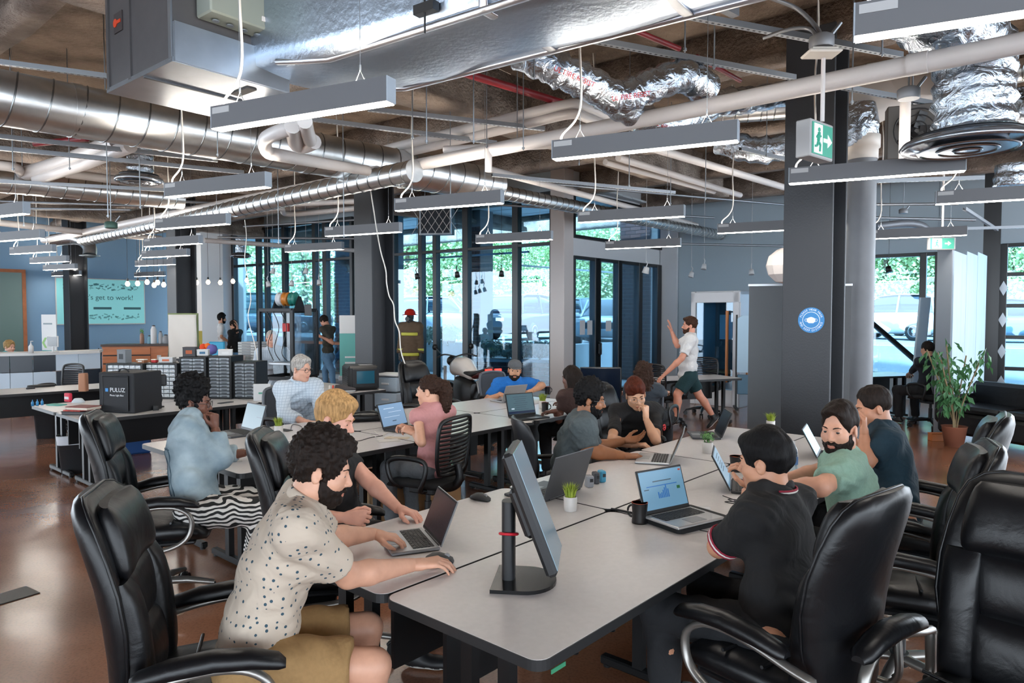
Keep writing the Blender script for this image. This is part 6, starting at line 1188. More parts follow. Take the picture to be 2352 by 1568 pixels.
# ------------------------------------------------------------------ outside: planter, shrubs, cars, trees
pl0, pl1 = D(1088, 720, 17.0), D(1268, 720, 16.4); a_ = pl1 - pl0; ang = math.atan2(a_.y, a_.x); mid = (pl0 + pl1) / 2; t = thing('planter', 'low brick planter with a concrete cap outside the window', 'planter', (mid.x, mid.y, 0), ang); bx(t, 'core', (0, .2, .3), (a_.length + .5, .5, .62), m_mort)
k = 0
for r in range(6):
    for c in range(10):
        x = -a_.length / 2 - .1 + (c + .5 * (r % 2)) * .24; b = B(); b.box((x, -.055, .06 + r * .1), (.225, .03, .086)); b.obj('brick', mbr[(r + c * 2) % 3], t)
bx(t, 'cap', (0, .18, .65), (a_.length + .6, .62, .07), m_conc, .01)
m_shrub = M('grey_shrub', '#8f9a8c', .8, noise=(8, .2, '#b5bba8'))
for i, (px, Y, r_, z) in enumerate(((1128, 17.1, .36, .7), (1165, 16.9, .3, .7), (1200, 16.8, .34, .7), (1240, 16.6, .36, .7), (1028, 20.3, .5, .85), (985, 21, .45, .85), (1340, 19.5, .2, 0))):
    p = D(px, 720, Y); t = thing('shrub', ['pale feathery shrub left in the brick planter', 'small pale shrub second in the planter', 'pale shrub third in the planter', 'pale shrub right in the planter', 'rounded shrub at the parking kerb', 'rounded shrub farther left at the kerb', 'thin green weed behind the glazed door'][i], 'shrub', (p.x, p.y, z)); b = bush_mesh(700, r_ * 1.2, r_, .09, i); b.obj('foliage', m_shrub if i < 6 else m_leafy, t, kind='stuff'); b = B(); b.cyl((0, 0, -.02), (0, 0, r_ * .7), .02, n=6); b.obj('stem', M('twig', '#6a5a48', .9), t)
def make_car(L, H, paint, kind='suv'):
    t = thing('car', '', 'car'); W_ = 1.86; b = B(); hood = .98 if kind == 'suv' else .86; st = [(-.5, .55, .75), (-.485, .3, hood * .96), (-.44, .24, hood), (-.25, .22, hood + .06), (0, .22, hood + .08), (.3, .22, hood + .08), (.46, .26, hood + .06), (.495, .34, hood * .95), (.5, .5, .8)]
    b.loft([((0, x * L, (z0 + z1) / 2), (1, 0, 0), (0, 0, 1), W_ / 2 * (.86 if abs(x) > .495 else (.95 if abs(x) > .45 else 1)), (z1 - z0) / 2, 0) for x, z0, z1 in st], 26, 4.5); b.obj('body', paint, t); ro = H; gs = [(-.2, hood + .03, hood + .06, .8), (-.06, hood, ro - .06, .72), (.1, hood, ro, .7), (.33, hood, ro - .03, .7), (.42, hood, ro - .14 if kind == 'suv' else ro - .35, .72), (.47, hood, hood + .1, .78)]
    b = B(); b.loft([((0, x * L, (z0 + z1) / 2), (1, 0, 0), (0, 0, 1), w, (z1 - z0) / 2 + .01, 0) for x, z0, z1, w in gs], 24, 4); b.obj('cabin_glass', M('car_glass', '#20303c', .1, spec=.8), t)
    b = B(); b.loft([((0, x * L, z), (1, 0, 0), (0, 0, 1), w, .025, -.02) for x, z, w in ((-.05, ro - .06, .66), (.1, ro, .68), (.33, ro - .02, .68), (.41, ro - .12 if kind == 'suv' else ro - .3, .66))], 20, 4); b.obj('roof', paint, t)
    for s in (-1, 1):
        for x0, x1, in ((-.07, -.19), (.14, .14), (.4, .45)): b = B(); b.tube([(s * .68, x0 * L, ro - .06), (s * .83, x1 * L, hood + .02)], .035, 6); b.obj('pillar', paint, t)
        for x in (-.31, .3):
            b = B(); b.lathe([(.2, -.1), (.33, -.1), (.35, -.05), (.35, .08), (.2, .1)], 24, (s * .84, x * L, .35), (s, 0, 0)); wh = b.obj('wheel', m_mb, t); b = B(); b.lathe([(.03, .11), (.12, .09), (.22, .105), (.22, .06)], 14, (s * .84, x * L, .35), (s, 0, 0)); b.obj('rim', m_alu, wh)
        bx(t, 'tail_light', (s * .74, .49 * L, .9), (.3, .08, .14), M('car_tail', '#9a2a30', .3), .02); bx(t, 'head_light', (s * .68, -.485 * L, .78), (.36, .1, .13), M('car_head', '#cfd6da', .2), .02); bx(t, 'mirror', (s * 1.0, -.17 * L, hood + .1), (.16, .1, .12), paint, .02)
    bx(t, 'grille', (0, -.497 * L, .62), (1.0, .05, .2), m_mb, .01); bx(t, 'plate', (0, .502 * L, .78), (.34, .02, .12), m_light); bx(t, 'rear_bumper', (0, .495 * L, .45), (1.7, .06, .14), m_mb, .02); return t
cars = {}
def car(px, Y, rot, hx, label, kind='suv', L=4.7, H=1.72):
    paint = M('paint' + hx, hx, .28, .3, coat=.5); p = D(px, 720, Y); t = make_car(L, H, paint, kind); t.location = (p.x, p.y, .78); t.rotation_euler = (0, 0, rot); t['label'] = label; t['group'] = 'parked cars outside'
car(1025, 30, math.pi / 2 - .1, '#8f9ba6', 'grey parked SUV seen side-on through the tall window'); car(1222, 27.5, math.pi - .55, '#2a3540', 'dark parked SUV seen from its rear corner'); car(1360, 27, .35, '#5b6c7a', 'blue-grey parked car beyond the first glazed door', H=1.6); car(1400, 23.6, -.25, '#aab4ba', 'silver parked car facing the glazed doors', 'car', 4.5, 1.5); car(930, 36, .5, '#d5d8da', 'white parked car far left beside the dark column', 'car', 4.5, 1.5); car(640, 37, 1.5, '#3a4a58', 'dark parked van beyond the printer window', H=2.1, L=5.4)
car(2055, 27, math.pi + .45, '#c9ced2', 'white parked SUV seen through the far right window'); car(2160, 30, .3, '#a8262c', 'red parked car behind the white SUV', 'car', 4.4, 1.5); car(2345, 24, 1.2, '#5f7f95', 'blue parked car beyond the shutter door', 'car', 4.4, 1.5)
# trees: leaf clouds around a trunk, several crown meshes shared by copies
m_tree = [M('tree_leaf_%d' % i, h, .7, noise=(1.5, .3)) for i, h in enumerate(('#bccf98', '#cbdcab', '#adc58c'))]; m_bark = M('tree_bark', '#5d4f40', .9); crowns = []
for i in range(3):
    rn = random.Random(20 + i); b = B(); bl = [(Vector((rn.uniform(-1.5, 1.5), rn.uniform(-1.2, 1.2), rn.uniform(1.2, 5.6))), rn.uniform(.9, 1.6)) for _ in range(16)]
    for _ in range(8000):
        c, r_ = rn.choice(bl); v = Vector((rn.gauss(0, 1), rn.gauss(0, 1), rn.gauss(0, 1))).normalized() * r_ * rn.uniform(.55, 1); n_ = (v + Vector((rn.uniform(-1, 1), rn.uniform(-1, 1), rn.uniform(-.5, 1)))).normalized(); x = n_.cross(Vector((0, 0, 1))).normalized() * rn.uniform(.045, .085); y = n_.cross(x); q = c + v; b.add([q - x, q - y, q + x, q + y], [(0, 1, 2, 3)])
    crowns.append(b.mesh('crown', m_tree[i]))
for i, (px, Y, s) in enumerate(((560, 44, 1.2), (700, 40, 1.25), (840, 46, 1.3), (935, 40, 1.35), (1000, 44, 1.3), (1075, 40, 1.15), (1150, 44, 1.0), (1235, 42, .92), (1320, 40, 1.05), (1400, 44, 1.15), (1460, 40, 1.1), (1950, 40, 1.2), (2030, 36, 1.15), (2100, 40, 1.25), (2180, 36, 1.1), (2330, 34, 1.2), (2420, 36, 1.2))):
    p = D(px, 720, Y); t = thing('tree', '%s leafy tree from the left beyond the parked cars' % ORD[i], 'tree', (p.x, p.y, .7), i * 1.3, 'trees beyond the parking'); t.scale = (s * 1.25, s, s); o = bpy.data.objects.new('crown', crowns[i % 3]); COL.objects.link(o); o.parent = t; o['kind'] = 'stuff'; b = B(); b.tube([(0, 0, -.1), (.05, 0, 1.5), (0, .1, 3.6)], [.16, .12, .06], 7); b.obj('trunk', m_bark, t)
# ------------------------------------------------------------------ bodies: smooth-blended volumes turned into one skin
class Vol:
    def __init__(s, lo, hi, h):
        s.lo = np.array(lo, float); s.h = h; n = np.ceil((np.array(hi) - s.lo) / h).astype(int) + 1; s.n = n
        s.d = np.full(n, 1.0, np.float32); s.ax = [(s.lo[i] + h * np.arange(n[i])).astype(np.float32) for i in range(3)]
    def win(s, lo, hi):
        a = np.clip(np.floor((np.array(lo) - s.lo) / s.h).astype(int), 0, s.n); b = np.clip(np.ceil((np.array(hi) - s.lo) / s.h).astype(int) + 1, 0, s.n)
        sl = tuple(slice(a[i], b[i]) for i in range(3)); X = s.ax[0][sl[0]][:, None, None]; Y = s.ax[1][sl[1]][None, :, None]; Z = s.ax[2][sl[2]][None, None, :]
        return sl, X, Y, Z
    def mix(s, sl, d, k, op):
        a = s.d[sl]
        if a.size == 0: return
        if op == '-': d = -d; a, d = -a, -d
        if k > 0: hh = np.maximum(k - np.abs(a - d), 0) / k; r = np.minimum(a, d) - hh * hh * k * .25
        else: r = np.minimum(a, d)
        s.d[sl] = -r if op == '-' else r
    def cone(s, a, b, ra, rb, k=.02, op='+', cut=None):
        a = np.array(a, float); b = np.array(b, float); R = max(ra, rb) + k + 3 * s.h
        sl, X, Y, Z = s.win(np.minimum(a, b) - R, np.maximum(a, b) + R); ab = b - a; L2 = max(float(ab @ ab), 1e-9)
        t = np.clip(((X - a[0]) * ab[0] + (Y - a[1]) * ab[1] + (Z - a[2]) * ab[2]) / L2, 0, 1)
        d = np.sqrt((X - a[0] - t * ab[0]) ** 2 + (Y - a[1] - t * ab[1]) ** 2 + (Z - a[2] - t * ab[2]) ** 2) - (ra + (rb - ra) * t)
        if cut is not None:
            u = ab / math.sqrt(L2); c = a + ab * cut; d = np.maximum(d, (X - c[0]) * u[0] + (Y - c[1]) * u[1] + (Z - c[2]) * u[2])
        s.mix(sl, d, k, op)
    def ell(s, c, r, axes=None, k=.02, op='+'):
        c = np.array(c, float); r = np.array(r, float); R = r.max() + k + 3 * s.h; sl, X, Y, Z = s.win(c - R, c + R)
        A = np.eye(3) if axes is None else np.array(axes, float); dx, dy, dz = X - c[0], Y - c[1], Z - c[2]; k0 = 0; k1 = 0
        for i in range(3):
            q = dx * A[i, 0] + dy * A[i, 1] + dz * A[i, 2]; k0 = k0 + (q / r[i]) ** 2; k1 = k1 + (q / r[i] ** 2) ** 2
        k0 = np.sqrt(k0); k1 = np.sqrt(k1); s.mix(sl, k0 * (k0 - 1) / np.maximum(k1, 1e-6), k, op)
    def half(s, p, n):        # keep only the side the normal points to
        p = np.array(p, float); n = np.array(n, float); n = n / np.linalg.norm(n); X, Y, Z = s.ax[0][:, None, None], s.ax[1][None, :, None], s.ax[2][None, None, :]
        s.d = np.maximum(s.d, -((X - p[0]) * n[0] + (Y - p[1]) * n[1] + (Z - p[2]) * n[2])).astype(np.float32)
    def net(s):
        d = s.d; S_ = d < 0; c = np.zeros(tuple(np.array(d.shape) - 1), np.int8)
        cor = [(i, j, k) for i in (0, 1) for j in (0, 1) for k in (0, 1)]; nx, ny, nz = d.shape
        v = lambda A, o: A[o[0]:nx - 1 + o[0], o[1]:ny - 1 + o[1], o[2]:nz - 1 + o[2]]
        for o in cor: c += v(S_, o)
        mask = (c > 0) & (c < 8); idx = np.full(mask.shape, -1, np.int64); I = np.argwhere(mask); idx[mask] = np.arange(len(I))
        if len(I) == 0: return np.zeros((0, 3)), np.zeros((0, 4), int)
        D8 = {o: v(d, o)[mask] for o in cor}; acc = np.zeros((len(I), 3)); cnt = np.zeros(len(I))
        for o in cor:
            for ax in range(3):
                if o[ax]: continue
                p = list(o); p[ax] = 1; d0 = D8[o]; e1_ = D8[tuple(p)]; x = (d0 < 0) != (e1_ < 0)
                t = np.where(x, d0 / np.where(x, d0 - e1_, 1), 0)
                for q in range(3): acc[:, q] += np.where(x, (t if q == ax else o[q]), 0)
                cnt += x
        P = s.lo + (I + acc / cnt[:, None]) * s.h; F_ = []
        for ax in range(3):
            b_, c_ = (ax + 1) % 3, (ax + 2) % 3; sa = [slice(None)] * 3; sb = [slice(None)] * 3; sa[ax] = slice(0, -1); sb[ax] = slice(1, None)
            x = S_[tuple(sa)] != S_[tuple(sb)]; E = np.argwhere(x)
            E = E[(E[:, b_] > 0) & (E[:, c_] > 0) & (E[:, b_] < mask.shape[b_]) & (E[:, c_] < mask.shape[c_])]
            neg = S_[tuple(sa)][tuple(E.T)]; q = []
            for db, dc in ((-1, -1), (0, -1), (0, 0), (-1, 0)):
                e = E.copy(); e[:, b_] += db; e[:, c_] += dc; q.append(idx[tuple(e.T)])
            q = np.stack(q, 1); q[~neg] = q[~neg][:, ::-1]; F_.append(q)
        return P, np.concatenate(F_)
def vnormals(V, Q):
    fn = np.cross(V[Q[:, 2]] - V[Q[:, 0]], V[Q[:, 3]] - V[Q[:, 1]]); N = np.zeros_like(V)
    for i in range(4): np.add.at(N, Q[:, i], fn)
    return N / np.maximum(np.linalg.norm(N, axis=1, keepdims=True), 1e-9)
def np_mesh(name, V, Q, mats, mi=None):
    me = bpy.data.meshes.new(name); n = len(V); m = len(Q); me.vertices.add(n); me.vertices.foreach_set('co', np.asarray(V, np.float32).ravel())
    me.loops.add(m * 4); me.loops.foreach_set('vertex_index', np.asarray(Q, np.int32).ravel()); me.polygons.add(m)
    me.polygons.foreach_set('loop_start', np.arange(0, m * 4, 4, dtype=np.int32)); me.polygons.foreach_set('loop_total', np.full(m, 4, np.int32))
    me.polygons.foreach_set('use_smooth', np.ones(m, bool))
    for x in (mats if isinstance(mats, (list, tuple)) else [mats]): me.materials.append(x)
    if mi is not None: me.polygons.foreach_set('material_index', np.asarray(mi, np.int32))
    me.update(calc_edges=True); me.validate(); return me
_rng = np.random.RandomState(5); _W = _rng.normal(size=(14, 3)); _W /= np.linalg.norm(_W, axis=1, keepdims=True); _PH = _rng.rand(14) * 6.28
def noise3(P, f, sharp=False):
    a = np.zeros(len(P))
    for i in range(14): a += np.sin(P @ _W[i] * f * (.6 + .09 * i) + _PH[i])
    return (np.abs(a) / 3 - .8) if sharp else a / 4
def put(name, V, Q, mats, parent, base, mi=None):
    o = bpy.data.objects.new(name, np_mesh(name, V - np.array(base), Q, mats, mi)); COL.objects.link(o); o.parent = parent; return o
def nv(v): return np.array(v, float)
def unit(v): v = nv(v); return v / max(np.linalg.norm(v), 1e-9)
def head_axes(yaw, pitch, roll):
    f = nv(comp(yaw)); r = nv(comp(yaw + 90)); u = np.array([0, 0, 1.]); p = math.radians(pitch); f, u = f * math.cos(p) - u * math.sin(p), u * math.cos(p) + f * math.sin(p)
    q = math.radians(roll); r, u = r * math.cos(q) - u * math.sin(q), u * math.cos(q) + r * math.sin(q); return r, f, u
def ik(S_, W_, a, b, pole):
    S_, W_ = nv(S_), nv(W_); L = np.linalg.norm(W_ - S_); k = max(1, L / (a + b) * 1.002); a *= k; b *= k; u = (W_ - S_) / L
    x = (a * a - b * b + L * L) / (2 * L); h = math.sqrt(max(a * a - x * x, 0)); p = nv(pole); p = unit(p - u * (p @ u)); return S_ + u * x + p * h
SKINS = {}
def skin(hexc):
    if hexc not in SKINS:
        m = M('skin_' + hexc[1:], hexc, .48, noise=(14, .10), bump=(160, .12, .002)); SKINS[hexc] = m
    return SKINS[hexc]
m_eyew = M('eye_white', '#b3aeaa', .25); m_iris = M('iris_brown', '#3a261b', .25); m_pupil = M('pupil', '#080808', .2)
def make_hand(W_, h, n, right, curl, hs=1., thumb=.5, res=.0042, spread=0.):
    """palm, four separate fingers and a thumb off the side of the palm"""
    W_, h = nv(W_), unit(h); n = nv(n); n = unit(n - h * (n @ h)); x = np.cross(h, n); ts = -1 if right else 1
    T = lambda p: W_ + (x * p[0] + h * p[1] + n * p[2]) * hs
    segs = []; xs = (ts * .031, ts * .0105, -ts * .0105, -ts * .029); ky = (.088, .092, .087, .078); ln = ((.042, .026, .021), (.046, .029, .022), (.042, .027, .021), (.033, .021, .019)); fan = (ts * .05, ts * .015, -ts * .02, -ts * .07)
    c = curl if isinstance(curl[0], (list, tuple)) else [curl] * 4
    for i in range(4):
        segs.append(((xs[i] * .55, .012, 0), (xs[i], ky[i], .004), .0145, .0115)); p = np.array([xs[i], ky[i], .004]); a = 0; r = .0095 if i < 3 else .008
        for j in range(3):
            a += math.radians(c[i][j]); dr = np.array([math.sin(fan[i] * (1 + spread * 8)) * math.cos(a), math.cos(a), -math.sin(a)]); q = p + dr * ln[i][j]; segs.append((tuple(p), tuple(q), r, r - .0012)); p = q; r -= .0011
    b0 = (ts * .02, .018, -.006); b1 = (ts * (.042 + .012 * thumb), .048, -.012 - .01 * (1 - thumb)); b2 = (ts * (.05 + .022 * thumb), .078, -.02 - .012 * (1 - thumb)); b3 = (ts * (.044 + .03 * thumb), .102, -.026 - .014 * (1 - thumb))
    th = [(b0, b1, .015, .012), (b1, b2, .0115, .0098), (b2, b3, .0098, .0078)]
    pts = np.array([T(q) for s_ in segs + th for q in s_[:2]]); v = Vol(pts.min(0) - .035, pts.max(0) + .035, res)
    v.cone(T((0, -.035, 0)), T((0, .02, 0)), .026 * hs, .024 * hs, .02)
    for k, (a, b, ra, rb) in enumerate(segs): v.cone(T(a), T(b), ra * hs, rb * hs, .012 if k % 4 == 0 else .003)
    for a, b, ra, rb in th: v.cone(T(a), T(b), ra * hs, rb * hs, .008)
    return v.net()
def make_head(C, ax, sc, feat, res):
    """skull, jaw, nose, brow, lips, ears and neck"""
    r, f, u = ax; T = lambda p: nv(C) + (r * p[0] + f * p[1] + u * p[2]) * sc; A = np.array([r, f, u]); nb = nv(feat['neck'])
    v = Vol(np.minimum(nv(C) - .165 * sc, nb - .08), np.maximum(nv(C) + .165 * sc, nb + .08), res); E = lambda c, rr, k=.02, op='+': v.ell(T(c), np.array(rr) * sc, A, k, op)
    jw = feat.get('jaw', 1.)
    E((0, -.012, .035), (.0745, .096, .086)); E((0, .028, -.035), (.060 * jw, .068, .082), .03); E((0, .058, -.1), (.030 * jw, .028, .02), .035)
    for s in (-1, 1):
        E((s * .042 * jw, .058, -.03), (.022, .022, .022), .025); E((s * .048 * jw, .0, -.07), (.018, .035, .03), .03)
    v.cone(T((-.034, .084, .022)), T((.034, .084, .022)), .0085 * sc, .0085 * sc, .018)
    for s in (-1, 1): E((s * .031, .1, .0), (.016, .014, .011), .012, '-')
    v.cone(T((0, .088, .01)), T((0, .109, -.03)), .0065 * sc, .0105 * sc, .01); E((0, .108, -.033), (.0105, .011, .0095), .006)
    for s in (-1, 1): E((s * .0125, .099, -.036), (.0075, .0095, .007), .006)
    for s in (-1, 1):
        E((s * .031, .0775, 0), (.0152, .0152, .0145), .004); E((s * .031, .094, -.0005), (.0135, .012, feat.get('lid', .0052)), .002, '-')
    E((0, .091, -.066), (.023, .010, .0058), .005); E((0, .0895, -.0765), (.02, .0105, .0068), .005); v.cone(T((-.022, .1, -.0712)), T((.022, .1, -.0712)), .0022 * sc, .0022 * sc, .003, '-')
    if feat.get('smile'): v.cone(T((-.03, .085, -.062)), T((-.014, .097, -.072)), .004 * sc, .004 * sc, .006, '-'); v.cone(T((.03, .085, -.062)), T((.014, .097, -.072)), .004 * sc, .004 * sc, .006, '-')
    ea = math.radians(14)
    for s in (-1, 1):
        e0 = r; e1_ = f * math.cos(ea) + u * math.sin(ea); e2_ = u * math.cos(ea) - f * math.sin(ea); c = T((s * .078, -.008, -.008))
        v.ell(c, np.array((.0085, .019, .031)) * sc, np.array([r * .93 - f * s * .36, f * .93 + r * s * .36, u]), .006); v.ell(c + r * s * .009 * sc + f * .003, np.array((.007, .010, .018)) * sc, A, .004, '-')
        v.ell(c + f * .006 * sc + r * s * .002, np.array((.006, .006, .010)) * sc, A, .004)
    v.cone(T((0, -.028, -.055)), nb, .054 * feat.get('neckr', 1), .060 * feat.get('neckr', 1), .03)
    V, Q = v.net(); ctr = (V[Q].mean(1) - nv(C)) @ A.T / sc; mi = np.zeros(len(Q), int)
    lip = (np.abs(ctr[:, 0]) < .023) & (ctr[:, 1] > .088) & (ctr[:, 2] < -.0625) & (ctr[:, 2] > -.081) & (((ctr[:, 0] / .024) ** 2 + ((ctr[:, 2] + .0712) / .011) ** 2) < 1); mi[lip] = 1
    return V, Q, mi
def hair_mesh(C, ax, sc, H, res):
    r, f, u = ax; A = np.array([r, f, u]); T = lambda p: nv(C) + (r * p[0] + f * p[1] + u * p[2]) * sc; t = H.get('t', .012); top = H.get('top', .0)
    ex = H.get('more', []); pts = np.array([T(q[1]) for q in ex] + [nv(C)]); R = max([max(q[2]) if not np.isscalar(q[2]) else q[2] for q in ex] + [.14]); v = Vol(pts.min(0) - max(R, .15) - .02, pts.max(0) + max(R, .15) + .03, res)
    v.ell(T((0, -.014 + H.get('fwd', 0), .038 + top * .6)), np.array((.0745 + t, .096 + t, .086 + t + top)) * sc, A)
    if 'front' in H: v.ell(T((0, .05, .085 + H['front'] * .5)), np.array((.062, .055, .03 + H['front'])) * sc, A, .02)
    z0, k = H.get('line', (-.02, .72)); n = u - f * k; p = T((0, 0, z0)); v.half(p, n)
    fc = H.get('face', (.109, -.004, .076, .056, .094)); v.ell(T((0, fc[0], fc[1])), np.array((fc[2], fc[3], fc[4])) * sc, A, .012, '-')
    for s in (-1, 1):
        if H.get('ears', True): v.ell(T((s * .085, -.004, -.012)), np.array((.03, .022, .034)) * sc, A, .01, '-')
    for q in ex:
        if q[0] == 'e': v.ell(T(q[1]), np.array(q[2]) * sc, A, .03)
        else: v.cone(T(q[1]), T(q[3]), q[2] * sc, q[4] * sc, .02)
    V, Q = v.net(); am, fr = H.get('amp', .003), H.get('freq', 130)
    if len(V): V = V + vnormals(V, Q) * (noise3((V - nv(C)) @ A.T * np.array(H.get('grain', (1, 1, 1))), fr, H.get('curl', False)) * am)[:, None]
    return V, Q
def beard_mesh(C, ax, sc, Bd, res):
    r, f, u = ax; A = np.array([r, f, u]); T = lambda p: nv(C) + (r * p[0] + f * p[1] + u * p[2]) * sc; t = Bd.get('t', .006) * .7; v = Vol(nv(C) - .16 * sc, nv(C) + .16 * sc, res); E = lambda c, rr, k=.01, op='+': v.ell(T(c), np.array(rr) * sc, A, k, op)
    E((0, .028, -.042), (.0605 + t, .0685 + t, .0825 + t)); E((0, .058, -.1), (.032 + t, .029 + t, .021 + t * 1.4), .03); E((0, .09, -.058), (.028, .015 + t, .007), .01)
    for s in (-1, 1): E((s * .05, .0, -.07), (.018 + t, .035 + t, .03 + t), .03); E((s * .036, .085, -.018), (.034, .05, .036), .012, '-')
    E((0, .095, -.0715), (.021, .03, .0085), .004, '-'); E((0, .11, -.02), (.02, .04, .036), .006, '-'); v.half(T((0, .0, -.005)), -u - f * .42); v.half(T((0, .0, .0)), f + u * .2)
    V, Q = v.net()
    if len(V): V = V + vnormals(V, Q) * (noise3(V, 240) * Bd.get('amp', .0016))[:, None]
    return V, Q
m_glasses = M('glasses_frame', '#1b1a1c', .3); m_glassm = M('glasses_wire', '#8d8c8c', .3, .8)
def person(label, yaw, pel, head, hyaw, hpitch=0, hroll=0, R=None, L=None, legs=None, build=(1, 1, 1), skinc='#c58c6e', top=None, bottom=None, hair=None, hairm=None, beard=None, glasses=None, feat=None, res=1., hs=1., sc=1., shoe=None, name='person', cat='person', bend=.05, sy=0, shrug=0, sw=.175, browm=None, gaze=None):
    """yaw: where the chest looks (compass); pel, head: pelvis and head centres; R, L: dict(w wrist, pole, h hand direction, n back of hand, curl)"""
    pel = nv(pel); head = nv(head); base = (pel[0], pel[1], 0.); t = thing(name, label, cat, base); ax = head_axes(hyaw, hpitch, hroll); hr, hf, hu = ax
    gw, gd, ga = build; f = nv(comp(yaw)); sd = nv(comp(yaw + 90)); up = np.array([0, 0, 1.]); feat = dict(feat or {})
    nb = head - hu * .145 * sc - hf * .035 * sc; nb = nb * .9 + .1 * (head + (pel - head) * .25); feat['neck'] = nb - unit(nb - pel) * .01
    f_p = nv(comp(yaw + sy)); sp = lambda q: pel * (1 - q) ** 2 + 2 * q * (1 - q) * ((pel + nb) / 2 - f * bend + up * .03) + nb * q * q
    sdir = unit(nb - pel); SH = {}
    for s, k in ((1, 'R'), (-1, 'L')): SH[k] = sp(.93) + sd * (s * sw * gw ** .5) - sdir * .015 + f * .01 + up * shrug
    sk = skin(skinc)
    # arms
    A_, E_, W_ = {}, {}, {}
    ua, fa = .285 * sc, .25 * sc
    for k, a, s in (('R', R, 1), ('L', L, -1)):
        if a is None: a = dict(w=SH[k] - up * .5 + f * .1, pole=-f); a['hide'] = False
        S_ = SH[k] + nv(a.get('sh', (0, 0, 0))); SH[k] = S_; w = nv(a['w']); e = nv(a['e']) if 'e' in a else ik(S_, w, ua, fa, a.get('pole', sd * s - up)); E_[k] = e; W_[k] = w; A_[k] = a
    HIP = {k: pel + sd * (s * .09 * gw) - up * .01 for s, k in ((1, 'R'), (-1, 'L'))}; KN, AN_, TO = {}, {}, {}
    lg = legs or {}
    for s, k in ((1, 'R'), (-1, 'L')):
        q = lg.get(k, {}); kn = nv(q['k']) if 'k' in q else HIP[k] + nv(comp(yaw + s * lg.get('open', 10))) * .42 * sc - up * lg.get('drop', .03); an = nv(q['a']) if 'a' in q else np.array([kn[0], kn[1], .09]) - f * lg.get('tuck', .04)
        KN[k], AN_[k] = kn, an; TO[k] = an + unit(q.get('t', nv(comp(yaw + s * 8)))) * .15 - up * .04 if 't' not in q else an + unit(q['t']) * .15
    allp = np.array([pel, nb, *SH.values(), *E_.values(), *W_.values(), *KN.values(), *AN_.values()])
    # ---- skin under everything
    h = .013 * res; v = Vol(allp.min(0) - .17, allp.max(0) + .17, h)
    prof = ((0, .15, .105), (.2, .15, .105), (.42, .138, .10), (.62, .15, .105), (.8, .16, .098), (.94, .115, .07))
    def torso(v, inf, k=.05, wmul=1., lo=0):
        for q, w, d in prof:
            if q < lo: continue
            c = sp(q); tn = unit(sp(min(1, q + .05)) - sp(max(0, q - .05))); side = unit(f_p * 0 + sd); fr = unit(np.cross(tn, side)); fr = fr if fr @ f > 0 else -fr
            belly = (1 + (gd - 1) * (1.35 if q < .5 else .8)); v.ell(c + fr * (.012 + (belly - 1) * .05), (w * gw * wmul + inf, d * belly + inf, .10 + inf * .5), (side, fr, tn), k)
        for kk in 'RL': v.cone(sp(.92), SH[kk], .06 * gw ** .5 + inf, .054 * ga + inf, .04)
    torso(v, -.006)
    for k in 'RL':
        if A_[k].get('hide') is None or not A_[k].get('hide'):
            m_ = E_[k] + (W_[k] - E_[k]) * .3; v.cone(SH[k], E_[k], .050 * ga, .041 * ga, .02); v.cone(E_[k], m_, .042 * ga, .043 * ga, .015); v.cone(m_, W_[k], .043 * ga, .0265 * ga ** .5, .015)
        m_ = KN[k] + (AN_[k] - KN[k]) * .3 - f * .012; v.cone(HIP[k], KN[k], .085 * gw, .056 * ga, .03); v.cone(KN[k], m_, .054 * ga, .055 * ga, .02); v.cone(m_, AN_[k], .055 * ga, .036, .02)
    Vb, Qb = v.net(); mi = np.zeros(len(Qb), int)
    hd, hq, hmi = make_head(head, ax, sc, feat, max(.0046, .0052 * res)); parts = [(Vb, Qb, mi), (hd, hq, hmi)]
    for k in 'RL':
        a = A_[k]; hh = a.get('h', W_[k] - E_[k]); V_, Q_ = make_hand(W_[k] + unit(hh) * .012, hh, a.get('n', up), k == 'R', a.get('curl', (20, 28, 16)), hs, a.get('thumb', .5), .0042 * max(1, res * .9), a.get('spread', 0)); parts.append((V_, Q_, np.zeros(len(Q_), int)))
    off = 0; Vs, Qs, Ms = [], [], []
    for V_, Q_, m_ in parts: Vs.append(V_); Qs.append(Q_ + off); Ms.append(m_); off += len(V_)
    lipm = M('lip_' + skinc[1:], '#' + ''.join('%02x' % int(int(skinc[i:i + 2], 16) * q) for i, q in ((1, .9), (3, .76), (5, .76))), .45)
    put('body', np.concatenate(Vs), np.concatenate(Qs), [sk, lipm], t, base, np.concatenate(Ms))
    # ---- eyes, brows, hair
    T = lambda p: head + (hr * p[0] + hf * p[1] + hu * p[2]) * sc
    g = hf if gaze is None else unit(hf * math.cos(math.radians(gaze[0])) + hr * math.sin(math.radians(gaze[0])) - hu * math.sin(math.radians(gaze[1])))
    for s in (-1, 1):
        b = B(); c = T((s * .031, .0768, 0)); R_ = .0132 * sc; n = 10
        pr = [(R_ * math.sin(w), -R_ * math.cos(w)) for w in np.linspace(0.001, math.pi - .001, n)]
        b.lathe(pr, 14, tuple(c - nv(base)), tuple(g)); o = b.obj('eye', [m_eyew, m_iris, m_pupil], t); me = o.data
        ctr = np.array([p.center for p in me.polygons]) - (c - nv(base)); cs = ctr @ g / R_; me.polygons.foreach_set('material_index', np.where(cs > .955, 2, np.where(cs > .8, 1, 0)).astype(np.int32))
        if browm is not None or hairm is not None:
            b = B(); b.tube([tuple(T((s * x, y, z)) - nv(base)) for x, y, z in ((.014, .096, .019), (.024, .0955, .024), (.036, .089, .0255), (.046, .078, .021))], [.0028 * sc, .004 * sc, .0035 * sc, .002 * sc], 6, flat=(1.3, .8)); b.obj('eyebrow', browm or hairm, t)
